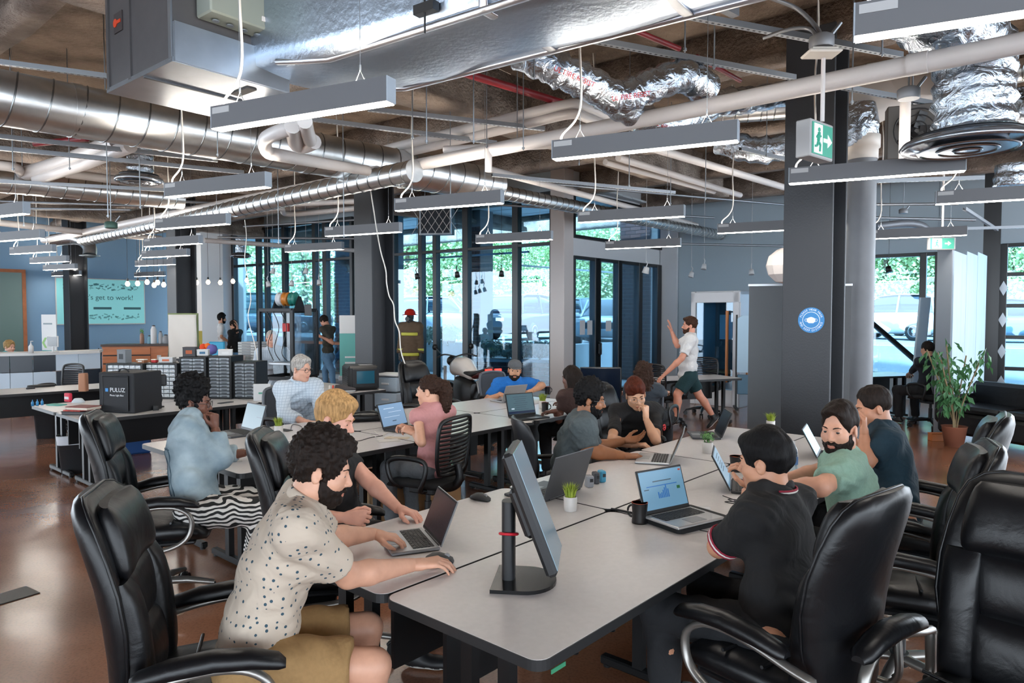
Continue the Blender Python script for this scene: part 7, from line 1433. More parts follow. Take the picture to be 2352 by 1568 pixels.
    if hair is not None:
        hres = max(.0055, .0065 * res); V_, Q_ = hair_mesh(head, ax, sc, hair, hres)
        if len(V_): put('hair', V_, Q_, hairm, t, base)
    if beard is not None:
        V_, Q_ = beard_mesh(head, ax, sc, beard, max(.005, .006 * res))
        if len(V_): put('beard', V_, Q_, beard.get('m', hairm), t, base)
    if glasses:
        b = B(); gm = m_glassm if glasses == 'wire' else m_glasses; rr = .0012 if glasses == 'wire' else .002
        for s in (-1, 1):
            b.tube([tuple(T((s * .032 + .0245 * math.copysign(abs(math.cos(w)) ** .7, math.cos(w)), .1045 - .08 * abs(s * .032 + .0245 * math.cos(w)) ** 1.5, -.004 + .0185 * math.copysign(abs(math.sin(w)) ** .7, math.sin(w)))) - nv(base)) for w in np.linspace(0, 6.283, 19)[:-1]], rr * sc, 6, closed=True)
            b.tube([tuple(T(p) - nv(base)) for p in ((s * .056, .099, .004), (s * .073, .06, .006), (s * .082, .0, .005), (s * .081, -.02, -.008))], rr * sc, 6)
        b.tube([tuple(T(p) - nv(base)) for p in ((-.0085, .105, .001), (0, .108, .004), (.0085, .105, .001))], rr * sc, 6); b.obj('glasses', gm, t)
    # ---- clothes
    if top:
        inf = top.get('inf', .012); v = Vol(allp.min(0) - .2, allp.max(0) + .2, .0125 * res); torso(v, inf)
        sl = top.get('sleeve', .6); sr = (top.get('sr', .058) - .004) * ga
        for k in 'RL':
            if sl <= 0: continue
            if sl <= 1: v.cone(SH[k], E_[k], sr * .9, sr + .003, .08, cut=sl)
            else:
                v.cone(SH[k], E_[k], sr * .94, sr - .002, .08); v.cone(E_[k], W_[k], sr - .002, sr - .014, .012, cut=sl - 1)
        hp = sp(top.get('hem', 0.0)) - unit(sp(.2) - sp(0)) * top.get('hang', .06); v.half(hp, unit(sp(.25) - sp(0)))
        if top.get('open', 0): v.ell(nb + f * .09 - up * .01, (.05, .06, top['open']), None, .01, '-')
        V_, Q_ = v.net(); N_ = vnormals(V_, Q_); q = V_ - pel; fold = top.get('fold', .0045) * 1.25
        w = np.sin(q @ (sdir * 46 + f * 30) + 2.2 * np.sin(q @ (sd * 13 + sdir * 9)) + 1.3) * (.5 + .5 * np.sin(q @ (sd * 17 - f * 11) + sdir @ sdir)); w2 = np.sin(q @ (sdir * 95 - f * 60 + sd * 35) + 3 * np.sin(q @ (sd * 19 + f * 23))) * np.clip(noise3(V_, 14), 0, 1); V_ = V_ + N_ * (w * fold + w2 * fold * .55 + noise3(V_, 34) * fold * .4)[:, None]
        so_ = put(top.get('name', 'shirt'), V_, Q_, top['m'], t, base)
        if top.get('collar') is not None:
            b = B(); n0 = nb + up * .005; ring = []; tn = unit(nb - sp(.85)); fr = unit(f - tn * (f @ tn))
            for w in np.linspace(0, 6.283, 25)[:-1]: ring.append(tuple(n0 + (sd * math.sin(w) * .074 + fr * (math.cos(w) * .076 + .008)) * top.get('cr', 1) - fr * 0 + tn * (.034 - .03 * (math.cos(w) > .75)) - nv(base)))
            b.tube(ring, .02, 8, closed=True, flat=(.42, 1.0), up=tuple(tn)); b.obj('collar', top['collar'], so_)
        for ln_ in top.get('seams', []):
            P = []; tc_ = m_seamc if (m_seamc := MATS.get('seam_thread')) else M('seam_thread', '#4b626f', .9)
            for q_, an in ln_:
                a_ = math.radians(an); dr = f * math.cos(a_) + sd * math.sin(a_); o_ = sp(q_) + dr * .5; hit, p_, n_, _i = so_.ray_cast(Vector(o_ - nv(base)), Vector(-dr))
                if hit: P.append(p_ + n_ * .001)
            if len(P) > 2: b = B(); b.tube(P, .004, 5); b.obj('seam', tc_, so_)
        if top.get('cuff'):
            for k in 'RL':
                a_, b_ = SH[k], E_[k]; c = a_ + (b_ - a_) * (sl - .03); d_ = unit(b_ - a_); b = B(frame(Vector(c - nv(base)), Vector(d_)))
                for j, (cm, y) in enumerate(top['cuff']): b = B(frame(Vector(c - nv(base)), Vector(d_))); b.tube([(math.cos(w) * (sr + .0065), y, math.sin(w) * (sr + .0065)) for w in np.linspace(0, 6.283, 21)[:-1]], .0045, 6, closed=True); b.obj('cuff_stripe', cm, so_)
    if bottom:
        v = Vol(allp.min(0) - .2, allp.max(0) + .2, .0135 * res); ln = bottom.get('len', 2.); ib = bottom.get('inf', .012); w = bottom.get('wide', 1.)
        for q, ww, d in prof[:2]:
            c = sp(q); tn = unit(sp(q + .05) - sp(max(0, q - .05))); v.ell(c, (ww * gw + ib * .7, d * (1 + (gd - 1)) + ib * .7, .11), (sd, unit(np.cross(tn, sd)), tn), .04)
        for k in 'RL':
            if ln <= 1: v.cone(HIP[k], KN[k], .088 * gw + ib, (.064 * ga + ib) * w, .035, cut=ln)
            else:
                v.cone(HIP[k], KN[k], .086 * gw + ib, .066 * ga + ib, .035); v.cone(KN[k], AN_[k], .066 * ga + ib, (.045 + ib) * w, .02, cut=ln - 1 if ln < 2 else .98)
        v.half(sp(.12), -(unit(sp(.25) - sp(0)) if lg.get('R') else up * .85 - f * .5)); V_, Q_ = v.net(); N_ = vnormals(V_, Q_); q = V_ - pel; V_ = V_ + N_ * (np.sin(q @ (f * 55 + up * 20) + 2 * np.sin(q @ (sd * 20))) * .0035 + noise3(V_, 30) * .002)[:, None]
        put(bottom.get('name', 'trousers'), V_, Q_, bottom['m'], t, base)
    for k in 'RL':
        if shoe is None: continue
        a = AN_[k]; d_ = unit(TO[k] - a); d_[2] = d_[2] if k in lg and 't' in lg[k] else 0; d_ = unit(d_); up_ = unit(up - d_ * (up @ d_)); s_ = np.cross(d_, up_); v = Vol(a - .26, a + .26, .010 * res)
        v.cone(a + up_ * .02, a - up_ * .03 + d_ * .01, .045, .042, .02); v.ell(a + d_ * .0 - up_ * .045, (.042, .07, .038), (s_, d_, up_), .03); v.ell(a + d_ * .11 - up_ * .055, (.046, .09, .033), (s_, d_, up_), .04); v.half(a - up_ * .085, up_)
        V_, Q_ = v.net(); zz = (V_[Q_].mean(1) - a) @ up_; put('shoe', V_, Q_, [shoe, M('shoe_sole', '#c9c7c2', .6)], t, base, (zz < -.068).astype(int))
    return t, dict(sp=sp, f=f, sd=sd, up=up, SH=SH, E=E_, W=W_, nb=nb, T=T, ax=ax, base=nv(base), pel=pel)
# ------------------------------------------------------------------ cloth and hair
def dots_material():
    m = bpy.data.materials.new('cream_dotted'); nt, N, L, b = nodes_of(m); b.inputs['Roughness'].default_value = .85; tc = N.new('ShaderNodeTexCoord'); v = N.new('ShaderNodeTexVoronoi'); v.inputs['Scale'].default_value = 40; v.inputs['Randomness'].default_value = .5
    L.new(tc.outputs['Object'], v.inputs['Vector']); g = N.new('ShaderNodeMath'); g.operation = 'LESS_THAN'; g.inputs[1].default_value = .215; L.new(v.outputs['Distance'], g.inputs[0]); mx = N.new('ShaderNodeMix'); mx.data_type = 'RGBA'; mx.inputs[6].default_value = srgb('#bfb1a1'); mx.inputs[7].default_value = srgb('#2f4a58'); L.new(g.outputs[0], mx.inputs[0]); L.new(mx.outputs[2], b.inputs['Base Color']); return m
def plaid_material():
    m = bpy.data.materials.new('pale_plaid'); nt, N, L, b = nodes_of(m); b.inputs['Roughness'].default_value = .85; tc = N.new('ShaderNodeTexCoord'); sp = N.new('ShaderNodeSeparateXYZ'); L.new(tc.outputs['Object'], sp.inputs[0]); last = None
    for ax, per in (('Z', .013), ('X', .014)):
        w = N.new('ShaderNodeMath'); w.operation = 'PINGPONG'; w.inputs[1].default_value = per; L.new(sp.outputs[ax], w.inputs[0]); g = N.new('ShaderNodeMath'); g.operation = 'LESS_THAN'; g.inputs[1].default_value = .0022; L.new(w.outputs[0], g.inputs[0])
        if last is None: last = g
        else:
            a = N.new('ShaderNodeMath'); a.operation = 'MAXIMUM'; L.new(last.outputs[0], a.inputs[0]); L.new(g.outputs[0], a.inputs[1]); last = a
    mx = N.new('ShaderNodeMix'); mx.data_type = 'RGBA'; mx.inputs[6].default_value = srgb('#c3d0dc'); mx.inputs[7].default_value = srgb('#a5b6c6'); L.new(last.outputs[0], mx.inputs[0]); L.new(mx.outputs[2], b.inputs['Base Color']); return m
def zebra_material():
    m = bpy.data.materials.new('zebra_print'); nt, N, L, b = nodes_of(m); b.inputs['Roughness'].default_value = .8; tc = N.new('ShaderNodeTexCoord'); w = N.new('ShaderNodeTexWave'); w.inputs['Scale'].default_value = 11; w.inputs['Distortion'].default_value = 10; w.inputs['Detail'].default_value = 1.5; w.inputs['Detail Scale'].default_value = .8; w.bands_direction = 'Z'
    L.new(tc.outputs['Object'], w.inputs['Vector']); g = N.new('ShaderNodeMath'); g.operation = 'GREATER_THAN'; g.inputs[1].default_value = .5; L.new(w.outputs['Fac'], g.inputs[0]); mx = N.new('ShaderNodeMix'); mx.data_type = 'RGBA'; mx.inputs[6].default_value = srgb('#121214'); mx.inputs[7].default_value = srgb('#d6d2cd'); L.new(g.outputs[0], mx.inputs[0]); L.new(mx.outputs[2], b.inputs['Base Color']); return m
def wrinkle(m, sc=7., st=.55, dist=.02):
    nt, N, L, b = nodes_of(m); tc = N.new('ShaderNodeTexCoord'); n = N.new('ShaderNodeTexNoise'); n.inputs['Scale'].default_value = sc; n.inputs['Detail'].default_value = 2; n.inputs['Distortion'].default_value = 1.8; L.new(tc.outputs['Object'], n.inputs['Vector'])
    bp = N.new('ShaderNodeBump'); bp.inputs['Strength'].default_value = st; bp.inputs['Distance'].default_value = dist; L.new(n.outputs['Fac'], bp.inputs['Height'])
    old = [l.from_node for l in L if l.to_node == b and l.to_socket.name == 'Normal']
    L.new(bp.outputs[0], old[0].inputs['Normal'] if old else b.inputs['Normal']); return m
def cloth(name, hx, noise=.07): return MATS[name] if name in MATS else wrinkle(M(name, hx, .88, noise=(60, noise), bump=(300, .25, .002)))
m_dots, m_plaid, m_zebra = wrinkle(dots_material()), wrinkle(plaid_material()), wrinkle(zebra_material())
m_denim = wrinkle(M('light_denim', '#7f95a1', .9, noise=(6, .12, '#a9bbc3'), bump=(240, .3, .002)), 6, .45); m_jeans = cloth('blue_jeans', '#5f86a8'); m_blackc = cloth('black_cotton', '#121214'); m_khaki = cloth('khaki_cotton', '#96764c'); m_pinkc = cloth('pink_satin', '#c48a8a', .04); m_greyc = cloth('charcoal_tee', '#4a5458', .1); m_bluec = cloth('blue_tee', '#1d6fc0'); m_mint = cloth('mint_tee', '#86a796'); m_teal = cloth('teal_tee', '#14303e'); m_whitec = cloth('white_tee', '#cfd0d1', .04); m_darkp = cloth('dark_trousers', '#16181c'); m_greyp = cloth('grey_trousers', '#5c6064'); m_greensh = cloth('dark_green_shorts', '#123439')
def hairmat(name, hx, gr=(1, 1, .25)): return M(name, hx, .62, noise=(90, .4), bump=(120, .6, .006), stretch=gr, spec=.15)
h_black = hairmat('hair_black', '#0d0c0d'); h_dark = hairmat('hair_dark_brown', '#1f1713'); h_brown = hairmat('hair_brown', '#3a2418'); h_auburn = hairmat('hair_auburn', '#4a1f12'); h_blond = hairmat('hair_blond', '#a98356'); h_grey = hairmat('hair_grey', '#a09c97'); h_curl = hairmat('hair_curly_brown', '#33221a', (1, 1, 1)); m_shoe = M('black_shoe', '#141416', .5); m_white2 = M('print_white', '#e8e8e6', .7); m_redp = M('print_red', '#c23a3f', .7)
UPV = np.array([0, 0, 1.])
def at(px, py, Y): return nv(D(px, py, Y))
def gt(px, py, h=TH): return nv(G(px, py, h))
def shirt_print(t, info, q, side, s, size, mat, up=.0, dist=.16, ang=0):
    """flat lettering or a mark on the front of a shirt"""
    sh = [c for c in t.children if c.name.startswith('shirt')][0]; f = info['f']; o = info['sp'](q) + info['sd'] * side + UPV * up + f * .35; loc = Vector(o - info['base'])
    hit, p, n, i = sh.ray_cast(loc, Vector(-f)); p = p if hit else loc - Vector(f) * .2; n = n if hit else Vector(f); z = n.normalized(); x = Vector((0, 0, 1)).cross(z).normalized(); y = z.cross(x); m = Matrix.Identity(4)
    for j in range(3): m[j][0] = x[j]; m[j][1] = y[j]; m[j][2] = z[j]
    m.translation = p + z * .006; return text(s, size, mat, m, sh, 'printed_lettering', ext=.003)
ST = dict(curl=(24, 34, 20))
# 1 the man in the cream dotted shirt
person('man in a cream dotted shirt and khaki shorts typing at the near table', 74, (-.93, 2.44, .575), at(738, 1078, 2.50), 80, 14, 0,
    R=dict(w=gt(948, 1297, .775), e=at(800, 1322, 2.52), h=(.95, .18, .02), n=(0, -.1, 1), curl=(22, 30, 14), thumb=.3), L=dict(w=gt(858, 1226, .80), pole=(0, .6, -1), h=(.97, -.05, -.18), n=(0, .1, 1), curl=(28, 34, 22)),
    build=(1.12, 1.12, 1.1), skinc='#cf9c82', top=dict(m=m_dots, sleeve=.78, sr=.066, fold=.005, hang=.1, collar=m_dots), bottom=dict(m=m_khaki, len=.82, wide=1.12, name='shorts'), hair=dict(t=.02, top=.016, front=.02, amp=.0065, freq=200, curl=True, line=(-.048, .5)), hairm=h_dark, beard=dict(t=.008, amp=.003), feat=dict(lid=.0035), res=.95, shoe=m_shoe, legs=dict(drop=.03, open=7), gaze=(0, 25), shrug=.022)
# 2 blond man
person('blond man in a black tee leaning on the near table', 92, (-.86, 3.62, .575), at(768, 962, 3.62), 100, 16, 0,
    R=dict(w=gt(788, 1188, .80), pole=(-.4, -.5, -1), h=(.95, -.1, .0), n=(.2, -.9, .4), curl=(70, 80, 50), thumb=.1), L=dict(w=gt(915, 1168, .78), pole=(.2, .3, -1), h=(.85, -.45, -.15), n=(0, .2, 1), **ST),
    build=(1.05, 1., 1.0), skinc='#d9a08a', top=dict(m=m_blackc, sleeve=.62), bottom=dict(m=m_darkp), hair=dict(t=.010, top=.014, front=.016, amp=.004, freq=90, grain=(1, .3, 1), face=(.112, -.012, .075, .052, .094)), hairm=h_blond, feat=dict(lid=.003), shoe=m_shoe, gaze=(0, 25))
# 3 woman in the denim jacket
person('woman in a denim jacket and zebra print trousers, fist at her mouth', 70, (-1.98, 4.33, .575), at(446, 925, 4.55), 82, 4, 0,
    R=dict(w=at(494, 985, 4.48), e=at(508, 1052, 4.42), h=(-.05, -.05, 1), n=(.9, -.3, .1), curl=(75, 85, 50), thumb=.2), L=dict(w=gt(560, 1040, .79), pole=(0, .5, -1), **ST),
    build=(1.16, 1.1, 1.15), skinc='#6b4232', top=dict(m=m_denim, sleeve=1.82, sr=.068, fold=.0055, hang=.12, inf=.02, name='jacket', collar=m_denim, seams=[[(q / 12, 122) for q in range(0, 10)], [(q / 12, 150) for q in range(0, 11)], [(.72, 118 + 8 * k) for k in range(14)], [(.04, 50 + 12 * k) for k in range(20)]]), bottom=dict(m=m_zebra, wide=1.7), hair=dict(t=.014, top=.02, amp=.012, freq=120, curl=True, line=(-.045, .5), more=[('e', (0, -.03, .13), (.095, .105, .075)), ('e', (0, .03, .125), (.07, .06, .055))]), hairm=h_black, glasses='black', feat=dict(lid=.004), hs=.92, sc=.97, shoe=m_shoe)
# 4 grey-haired man
person('grey-haired man with glasses in a pale checked shirt', 132, (-2.22, 7.28, .58), at(692, 848, 7.05), 118, 3, 0,
    R=dict(w=at(700, 968, 6.72), pole=(-.6, -.3, -1), h=(.8, -.3, -.05), n=UPV, **ST), L=dict(w=at(738, 962, 6.8), pole=(.8, .2, -1), h=(.1, -.9, -.1), n=UPV, **ST),
    build=(1.18, 1.15, 1.15), skinc='#cf9d86', top=dict(m=m_plaid, sleeve=1.7, sr=.066, fold=.006, collar=m_plaid), bottom=dict(m=m_darkp), hair=dict(t=.011, top=.012, front=.014, amp=.004, freq=90, grain=(1, .4, 1)), hairm=h_grey, glasses='black', res=1.15, shoe=m_shoe)
# 5 woman in pink
person('woman with a curly ponytail in a sleeveless pink top', -50, (-.62, 5.40, .575), at(986, 898, 5.45), -78, 2, 0,
    L=dict(w=at(952, 995, 5.32), e=at(968, 1016, 5.18), h=(-.75, .3, .3), n=(-.2, -.5, .8), curl=(45, 50, 30)), R=dict(w=at(948, 985, 5.6), pole=(.3, .4, -1), h=(-.8, .1, .2), n=(-.2, .5, .8), curl=(40, 50, 30)),
    build=(.86, .88, .82), skinc='#d3a085', top=dict(m=m_pinkc, sleeve=.1, sr=.05, fold=.006, hang=.12, inf=.016), bottom=dict(m=m_greyp), hair=dict(t=.008, top=.004, amp=.006, freq=150, curl=True, face=(.105, -.015, .075, .055, .09), line=(-.03, .55), more=[('e', (0, -.115, .055), (.04, .045, .045)), ('e', (0, -.145, -.0), (.06, .05, .075)), ('e', (.01, -.14, -.085), (.06, .05, .07)), ('e', (.01, -.125, -.15), (.045, .04, .05))]), hairm=h_curl, res=1.05, hs=.88, sc=.94, shoe=m_shoe, legs=dict(open=5))
# 6 man in blue
t, info = person('man in a blue tee and grey cap smiling across the middle table', 168, (-.03, 9.0, .56), at(1182, 850, 8.75), 176, 2, -4,
    R=dict(w=at(1150, 905, 8.5), pole=(-1, -.2, -1), h=(.4, -.8, -.1), n=UPV, **ST), L=dict(w=at(1222, 897, 8.45), e=at(1245, 885, 8.75), h=(-.7, -.5, -.1), n=UPV, **ST),
    build=(1.12, 1., 1.05), skinc='#c4906f', top=dict(m=m_bluec, sleeve=.75, sr=.068, fold=.006), bottom=dict(m=m_darkp), hair=dict(t=.006, amp=.002), hairm=h_dark, beard=dict(t=.003, amp=.001), feat=dict(smile=1), res=1.25, shoe=m_shoe)
shirt_print(t, info, .62, 0, 'Xenon', .085, m_white2)
b = B(); T = info['T']; r_, f_, u_ = info['ax']; mcap = cloth('grey_cap', '#55585c')
b.m = Matrix(((r_[0], f_[0], u_[0], 0), (r_[1], f_[1], u_[1], 0), (r_[2], f_[2], u_[2], 0), (0, 0, 0, 1))); b.m.translation = Vector(T((0, 0, 0)) - info['base'])
b.loft([((0, -.012, z), (1, 0, 0), (0, 1, 0), w, d, 0) for z, w, d in ((.04, .088, .112), (.07, .088, .11), (.1, .078, .098), (.125, .055, .07), (.135, .02, .025))], 24, 2); b.loft([((0, .1 + y, .045 - y * .25), (1, 0, 0), (0, 0, 1), w, .004, 0) for y, w in ((-.03, .075), (0, .078), (.03, .068), (.055, .04))], 16, 2); b.obj('cap', mcap, t)
# 7 woman with straight hair, from behind
person('woman with long straight dark hair seen from behind', -40, (.72, 7.25, .575), at(1312, 868, 7.2), -48, 6, 0,
    L=dict(w=at(1275, 944, 6.95), pole=(-.5, -.5, -1), h=(-.9, .1, -.1), n=UPV, **ST), R=dict(w=at(1300, 930, 7.6), pole=(.5, .2, -1), **ST),
    build=(.92, .92, .9), skinc='#5f3a2c', top=dict(m=cloth('brown_top', '#43302c'), sleeve=.55, fold=.004), bottom=dict(m=m_darkp), hair=dict(t=.012, top=.004, amp=.0025, freq=160, grain=(1, 1, .1), line=(-.2, .3), ears=False, more=[('c', (0, -.07, 0), .078, (0, -.075, -.2), .06), ('c', (.055, -.02, 0), .04, (.055, -.03, -.19), .03), ('c', (-.055, -.02, 0), .04, (-.055, -.03, -.19), .03)]), hairm=h_dark, res=1.2, hs=.9, sc=.95, shoe=m_shoe)
# 8 man in dark grey tee
t, info = person('bearded man with glasses in a dark grey tee typing on a silver laptop', 92, (.40, 5.12, .58), at(1356, 918, 5.10), 100, 8, 0,
    R=dict(w=at(1432, 1046, 4.95), e=at(1352, 1035, 4.88), h=(.93, -.1, -.05), n=(0, -.15, 1), curl=(24, 32, 18)), L=dict(w=at(1432, 1012, 5.45), pole=(0, .3, -1), h=(.8, -.2, .15), n=(.1, .5, -.8), curl=(20, 22, 14)),
    build=(1.25, 1.2, 1.25), skinc='#96613f', top=dict(m=m_greyc, sleeve=.85, sr=.068, fold=.006), bottom=dict(m=m_darkp), hair=dict(t=.02, top=.02, front=.018, amp=.007, freq=160, curl=True, line=(-.048, .5)), hairm=h_black, beard=dict(t=.009, amp=.003), glasses='wire', res=1.05, shoe=m_shoe)
shirt_print(t, info, .60, .06, 'ERGO', .075, m_white2)
# 9 man in black polo resting his cheek
t, info = person('man in a black polo resting his cheek on his fist', 168, (1.12, 6.25, .575), at(1460, 906, 5.92), 176, 20, 8,
    L=dict(w=at(1484, 962, 5.70), e=at(1506, 1010, 5.62), h=(-.05, .2, 1), n=(.7, -.7, .0), curl=(70, 75, 40), thumb=.3), R=dict(w=at(1452, 1022, 5.46), e=at(1406, 1010, 5.62), h=(.9, -.2, .05), n=(0, 0, 1), curl=(40, 50, 30)),
    build=(1.0, .95, .98), skinc='#c99878', top=dict(m=m_blackc, sleeve=.75, sr=.062, collar=m_blackc), bottom=dict(m=m_darkp), hair=dict(t=.013, top=.016, front=.026, amp=.004, freq=90, grain=(1, .35, 1), line=(.0, .5), face=(.118, -.02, .075, .055, .095)), hairm=h_auburn, browm=h_black, glasses='wire', feat=dict(lid=.003), res=1.05, shoe=m_shoe)
b = B(); c = info['SH']['L'] + (info['E']['L'] - info['SH']['L']) * .55 - info['base']; mm = frame(Vector(c + np.array([.055, -.045, 0])), (.75, -.65, 0)); b.m = mm; b.tube([(math.cos(w) * .02, .012, math.sin(w) * .022) for w in np.linspace(.6, 6.0, 16)], .006, 6); b.box((0, .012, 0), (.03, .008, .009)); b.obj('sleeve_emblem', m_redp, t)
# 10 curly woman
person('woman with long curly brown hair seen from behind', 20, (1.62, 8.2, .575), at(1478, 862, 8.0), 12, 4, 0, build=(.95, .95, .9), skinc='#c58f72', top=dict(m=cloth('slate_top', '#39424b'), sleeve=1.6), bottom=dict(m=m_darkp), R=dict(w=(1.9, 8.6, .8), pole=(.5, -.3, -1)), L=dict(w=(1.4, 8.6, .8), pole=(-.5, -.3, -1)),
    hair=dict(t=.028, top=.01, amp=.012, freq=110, curl=True, line=(-.3, .1), ears=False, more=[('c', (0, -.07, .02), .09, (0, -.08, -.17), .085), ('c', (.065, -.03, .0), .05, (.08, -.04, -.16), .05), ('c', (-.065, -.03, .0), .05, (-.08, -.04, -.16), .05)]), hairm=h_curl, res=1.25, shoe=m_shoe)
# 11 the standing man in white
Yw = 10.6
person('standing man in a white tee and dark green shorts waving', -78, at(1583, 862, Yw), at(1584, 748, Yw), -85, -2, 0,
    R=dict(w=at(1543, 762, Yw + .2), e=at(1556, 793, Yw + .2), h=(-.25, .0, 1), n=(.9, -.4, .2), curl=(6, 8, 6), spread=.6, thumb=1.1), L=dict(w=at(1526, 860, Yw - .22), e=at(1566, 822, Yw - .28), h=(-.6, -.1, -.6), n=(-.6, -.3, .6), curl=(20, 28, 18)),
    legs=dict(L=dict(k=at(1556, 905, Yw - .1), a=at(1552, 962, Yw - .1), t=(-1, -.05, -.12)), R=dict(k=at(1606, 908, Yw + .05), a=at(1638, 956, Yw + .08), t=(-.6, 0, -.65))),
    build=(1.15, 1.2, 1.1), skinc='#c98c74', top=dict(m=m_whitec, sleeve=.8, sr=.068, fold=.006, hang=.1), bottom=dict(m=m_greensh, len=.78, name='shorts', wide=1.15), hair=dict(t=.011, top=.012, front=.01, amp=.004), hairm=h_brown, beard=dict(t=.006), feat=dict(smile=1), res=1.2, shoe=m_shoe, bend=0)
# 12 mint tee
person('bearded man in a mint green tee glancing towards the camera', -64, (1.72, 3.44, .575), at(1928, 984, 3.50), -130, 6, 0,
    L=dict(w=at(1778, 1122, 3.32), e=at(1885, 1118, 3.20), h=(-.9, .05, -.05), n=(0, -.3, 1), curl=(35, 45, 25)), R=dict(w=at(1800, 1100, 3.75), e=at(1880, 1085, 3.78), h=(-.9, -.1, 0), n=(0, 0, 1), curl=(40, 45, 25)),
    build=(1.12, 1.08, 1.1), skinc='#cf9a80', top=dict(m=m_mint, sleeve=.7, sr=.068, fold=.006), bottom=dict(m=m_darkp), hair=dict(t=.009, top=.010, front=.004, amp=.003, freq=110, line=(-.045, .5), face=(.112, .004, .078, .06, .1)), hairm=h_dark, beard=dict(t=.009, amp=.0025), feat=dict(lid=.0042), shoe=m_shoe, gaze=(-12, 0))
# 13 teal tee
person('man in a dark teal tee bent over with a hand on his face', -60, (2.30, 4.12, .575), at(2006, 936, 4.30), -82, 14, 0,
    L=dict(w=at(1985, 1000, 4.10), e=at(1990, 1060, 4.05), h=(.0, .1, 1), n=(.8, -.5, 0), curl=(40, 45, 30)), R=dict(w=at(1960, 1010, 4.7), pole=(0, .3, -1), **ST),
    build=(1.15, 1.12, 1.1), skinc='#bd8568', top=dict(m=m_teal, sleeve=.75, sr=.068, fold=.006), bottom=dict(m=m_darkp), hair=dict(t=.007, top=.008, amp=.0025), hairm=h_dark, feat=dict(lid=.003), shoe=m_shoe)
# 14 black polo with striped cuffs, from behind
m_cw = M('cuff_white', '#dcd9d6', .8); m_cr = M('cuff_red', '#8d2036', .8)
t, info = person('man in a black polo with striped collar and cuffs seen from behind', -42, (1.02, 2.66, .575), at(1758, 1062, 2.86), -50, 6, 0,
    L=dict(w=at(1722, 1246, 3.02), e=at(1650, 1256, 2.84), h=(.9, .3, -.05), n=(0, -.2, 1), curl=(45, 50, 30)), R=dict(w=at(1735, 1128, 3.05), e=at(1800, 1190, 3.15), h=(-.35, .05, .9), n=(.5, -.6, .3), curl=(45, 50, 30)),
    build=(1.06, 1.0, 1.05), skinc='#c08a6c', top=dict(m=m_blackc, sleeve=.85, sr=.066, fold=.006, hang=.1, collar=m_blackc, cuff=[(m_cr, -.012), (m_cw, -.004), (m_cr, .004)]), bottom=dict(m=m_darkp), hair=dict(t=.011, top=.014, front=.010, amp=.004, freq=90, line=(-.035, .6), grain=(1, .5, 1)), hairm=h_black, res=.95, shoe=M('grey_sneaker', '#9a9da0', .6))
nb_ = info['nb'] - info['base']; b = B(); bk_ = -info['f']
for j, (mm_, dz) in enumerate(((m_cw, .0), (m_cr, .007))):
    b = B(); b.tube([tuple(nb_ + UPV * (.042 + dz) + (bk_ * math.cos(w) + info['sd'] * math.sin(w)) * .086 - bk_ * .008) for w in np.linspace(-.9, .9, 9)], .0045, 6); b.obj('collar_stripe', mm_, t)
# 15 people far back
person('fair-haired woman at the reception counter in a turquoise top', 100, (-9.75, 13.6, .62), at(22, 797, 13.6), 105, 4, 0, R=dict(w=(-9.35, 13.4, .9), pole=(0, -.5, -1)), L=dict(w=(-9.35, 13.8, .9), pole=(0, .5, -1)), skinc='#cf9b86', top=dict(m=cloth('turquoise_top', '#5ab8c0'), sleeve=1.6), bottom=dict(m=m_darkp), hair=dict(t=.018, top=.01, amp=.004, line=(-.05, .4)), hairm=hairmat('hair_sandy', '#96794f'), res=1.6, shoe=m_shoe, sc=.95)
Yb = 19.0
person('person in a white top with dark hair by the far pillar', 60, at(518, 818, Yb), at(510, 732, Yb), 70, 4, 0, R=dict(w=at(528, 786, Yb - .2), pole=(0, -.5, -1)), skinc='#c58f72', top=dict(m=m_whitec, sleeve=.8), bottom=dict(m=m_darkp), legs=dict(R=dict(k=at(518, 840, Yb), a=at(518, 872, Yb), t=(1, 0, -.3)), L=dict(k=at(524, 840, Yb), a=at(524, 872, Yb), t=(1, 0, -.3))), hair=dict(t=.02, top=.02, amp=.006, line=(-.05, .5)), hairm=h_black, beard=dict(t=.006), res=1.7, shoe=m_shoe)
person('woman with dark hair in a black cardigan near the far pillar', -70, at(543, 815, Yb - .4), at(536, 746, Yb - .4), -80, 12, 0, R=dict(w=at(545, 750, Yb - .5), pole=(0, -.3, -1), h=(-.2, 0, 1)), skinc='#c58f72', top=dict(m=m_blackc, sleeve=1.7), bottom=dict(m=m_jeans), legs=dict(R=dict(k=at(543, 842, Yb), a=at(543, 875, Yb), t=(-1, 0, -.3)), L=dict(k=at(548, 842, Yb), a=at(548, 875, Yb), t=(-1, 0, -.3))), hair=dict(t=.018, amp=.003, line=(-.15, .3), more=[('c', (0, -.06, 0), .07, (0, -.06, -.16), .05)]), hairm=h_dark, res=1.7, shoe=m_shoe, sc=.95)
Yp = 16.6
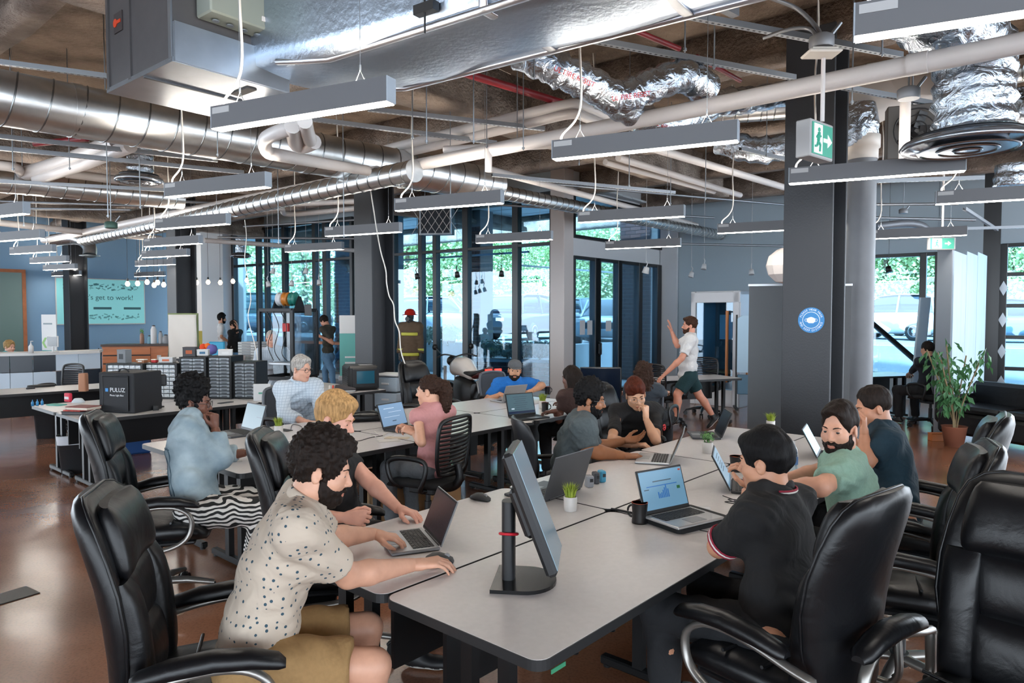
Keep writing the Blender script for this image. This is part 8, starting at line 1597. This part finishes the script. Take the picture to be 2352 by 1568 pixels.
person('standing young man in an olive tee and jeans looking at his phone', -62, at(754, 818, Yp), at(745, 738, Yp), -72, 30, 0, R=dict(w=at(738, 772, Yp - .05), e=at(752, 790, Yp + .1), h=(-.8, -.2, .2), n=(-.2, .5, .6), curl=(40, 40, 30)), L=dict(w=at(740, 774, Yp - .3), e=at(765, 788, Yp - .3), h=(-.8, .2, .2), n=(-.2, -.5, .6), curl=(40, 40, 30)), skinc='#c08a72', build=(1, 1.05, 1), top=dict(m=cloth('olive_tee', '#3b3a33'), sleeve=.75, fold=.005, hang=.1), bottom=dict(m=m_jeans), legs=dict(L=dict(k=at(762, 850, Yp - .1), a=at(766, 890, Yp - .1), t=(-1, -.2, -.3)), R=dict(k=at(747, 850, Yp + .1), a=at(748, 888, Yp + .1), t=(-1, -.2, -.3))), hair=dict(t=.014, top=.014, amp=.004), hairm=h_dark, res=1.45, shoe=m_shoe, bend=.03)
person('man in a pale shirt half hidden behind the printer frame', 160, (-3.55, 10.7, .575), at(624, 778, 10.4), 150, 10, 0, skinc='#cf9b86', top=dict(m=m_plaid, sleeve=1.6), bottom=dict(m=m_darkp), hair=dict(t=.005, amp=.001, face=(.1, .02, .08, .07, .09)), hairm=h_grey, res=1.5, R=dict(w=(-3.7, 10.2, .85), pole=(-.5, 0, -1)), L=dict(w=(-3.2, 10.2, .85), pole=(.5, 0, -1)), shoe=m_shoe)
person('man in dark clothes seated at the far window with his back turned', -15, (6.52, 10.95, .575), at(2130, 802, 10.9), -10, 4, 0, skinc='#b98a70', top=dict(m=cloth('navy_top', '#1a2029'), sleeve=1.6), bottom=dict(m=m_darkp), hair=dict(t=.009, amp=.002), hairm=h_dark, res=1.5, R=dict(w=(7.0, 11.4, .8), pole=(.5, 0, -1)), L=dict(w=(6.5, 11.4, .8), pole=(-.5, 0, -1)), shoe=m_shoe)

# the fire fighter outfit on a mannequin
Ym = 15.2; m_turn = cloth('turnout_tan', '#5d4c3b'); m_hi = M('reflective_yellow', '#c4c24a', .5); m_rh = M('helmet_red', '#b8261c', .35)
t, info = person('fire fighter turnout outfit with red helmet on a mannequin', 195, at(943, 806, Ym), at(942, 729, Ym), 200, 0, 0, R=dict(w=at(918, 815, Ym - .1), e=at(922, 785, Ym), h=(0, 0, -1), n=(-.8, -.5, 0)), L=dict(w=at(966, 815, Ym - .1), e=at(965, 785, Ym), h=(0, 0, -1), n=(.8, -.5, 0)), legs=dict(R=dict(k=at(937, 848, Ym), a=at(936, 886, Ym), t=(-.2, -1, -.3)), L=dict(k=at(951, 848, Ym), a=at(952, 886, Ym), t=(.2, -1, -.3))), build=(1.15, 1.2, 1.2), skinc='#2a2a2c', top=dict(m=m_turn, sleeve=1.86, sr=.075, inf=.03, hang=.16, name='turnout_coat', collar=m_blackc), bottom=dict(m=m_turn, wide=1.25, inf=.02), res=1.35, shoe=m_shoe, name='fire_fighter_mannequin', cat='mannequin', bend=0)
for q, r1, r2 in ((.62, .215, .175), (-.1, .215, .18)):
    c = info['sp'](q) - info['base']; b = B(); b.tube([tuple(c + (info['sd'] * math.cos(w) * r1 + info['f'] * (math.sin(w) * r2 + .015))) for w in np.linspace(0, 6.283, 25)[:-1]], .035, 8, closed=True, flat=(.25, 1)); b.obj('reflective_band', m_hi, t)
for k in 'RL':
    c = info['E'][k] + (info['W'][k] - info['E'][k]) * .6 - info['base']; b = B(); b.tube([tuple(c + np.array([math.cos(w) * .072, math.sin(w) * .072, 0])) for w in np.linspace(0, 6.283, 19)[:-1]], .03, 8, closed=True, flat=(.25, 1)); b.obj('sleeve_band', m_hi, t)
hc = info['T']((0, 0, 0)) - info['base']; b = B(); b.lathe([(.17, .05), (.16, .065), (.125, .07), (.115, .13), (.07, .18), (.001, .195)], 24, tuple(hc)); b.obj('helmet', m_rh, t); b = B(); b.lathe([(.001, -.02), (.05, -.01), (.06, .03), (.05, .06)], 16, tuple(hc + info['f'] * .1 - UPV * .03), tuple(info['f'])); b.obj('breathing_mask', m_lblack, t)
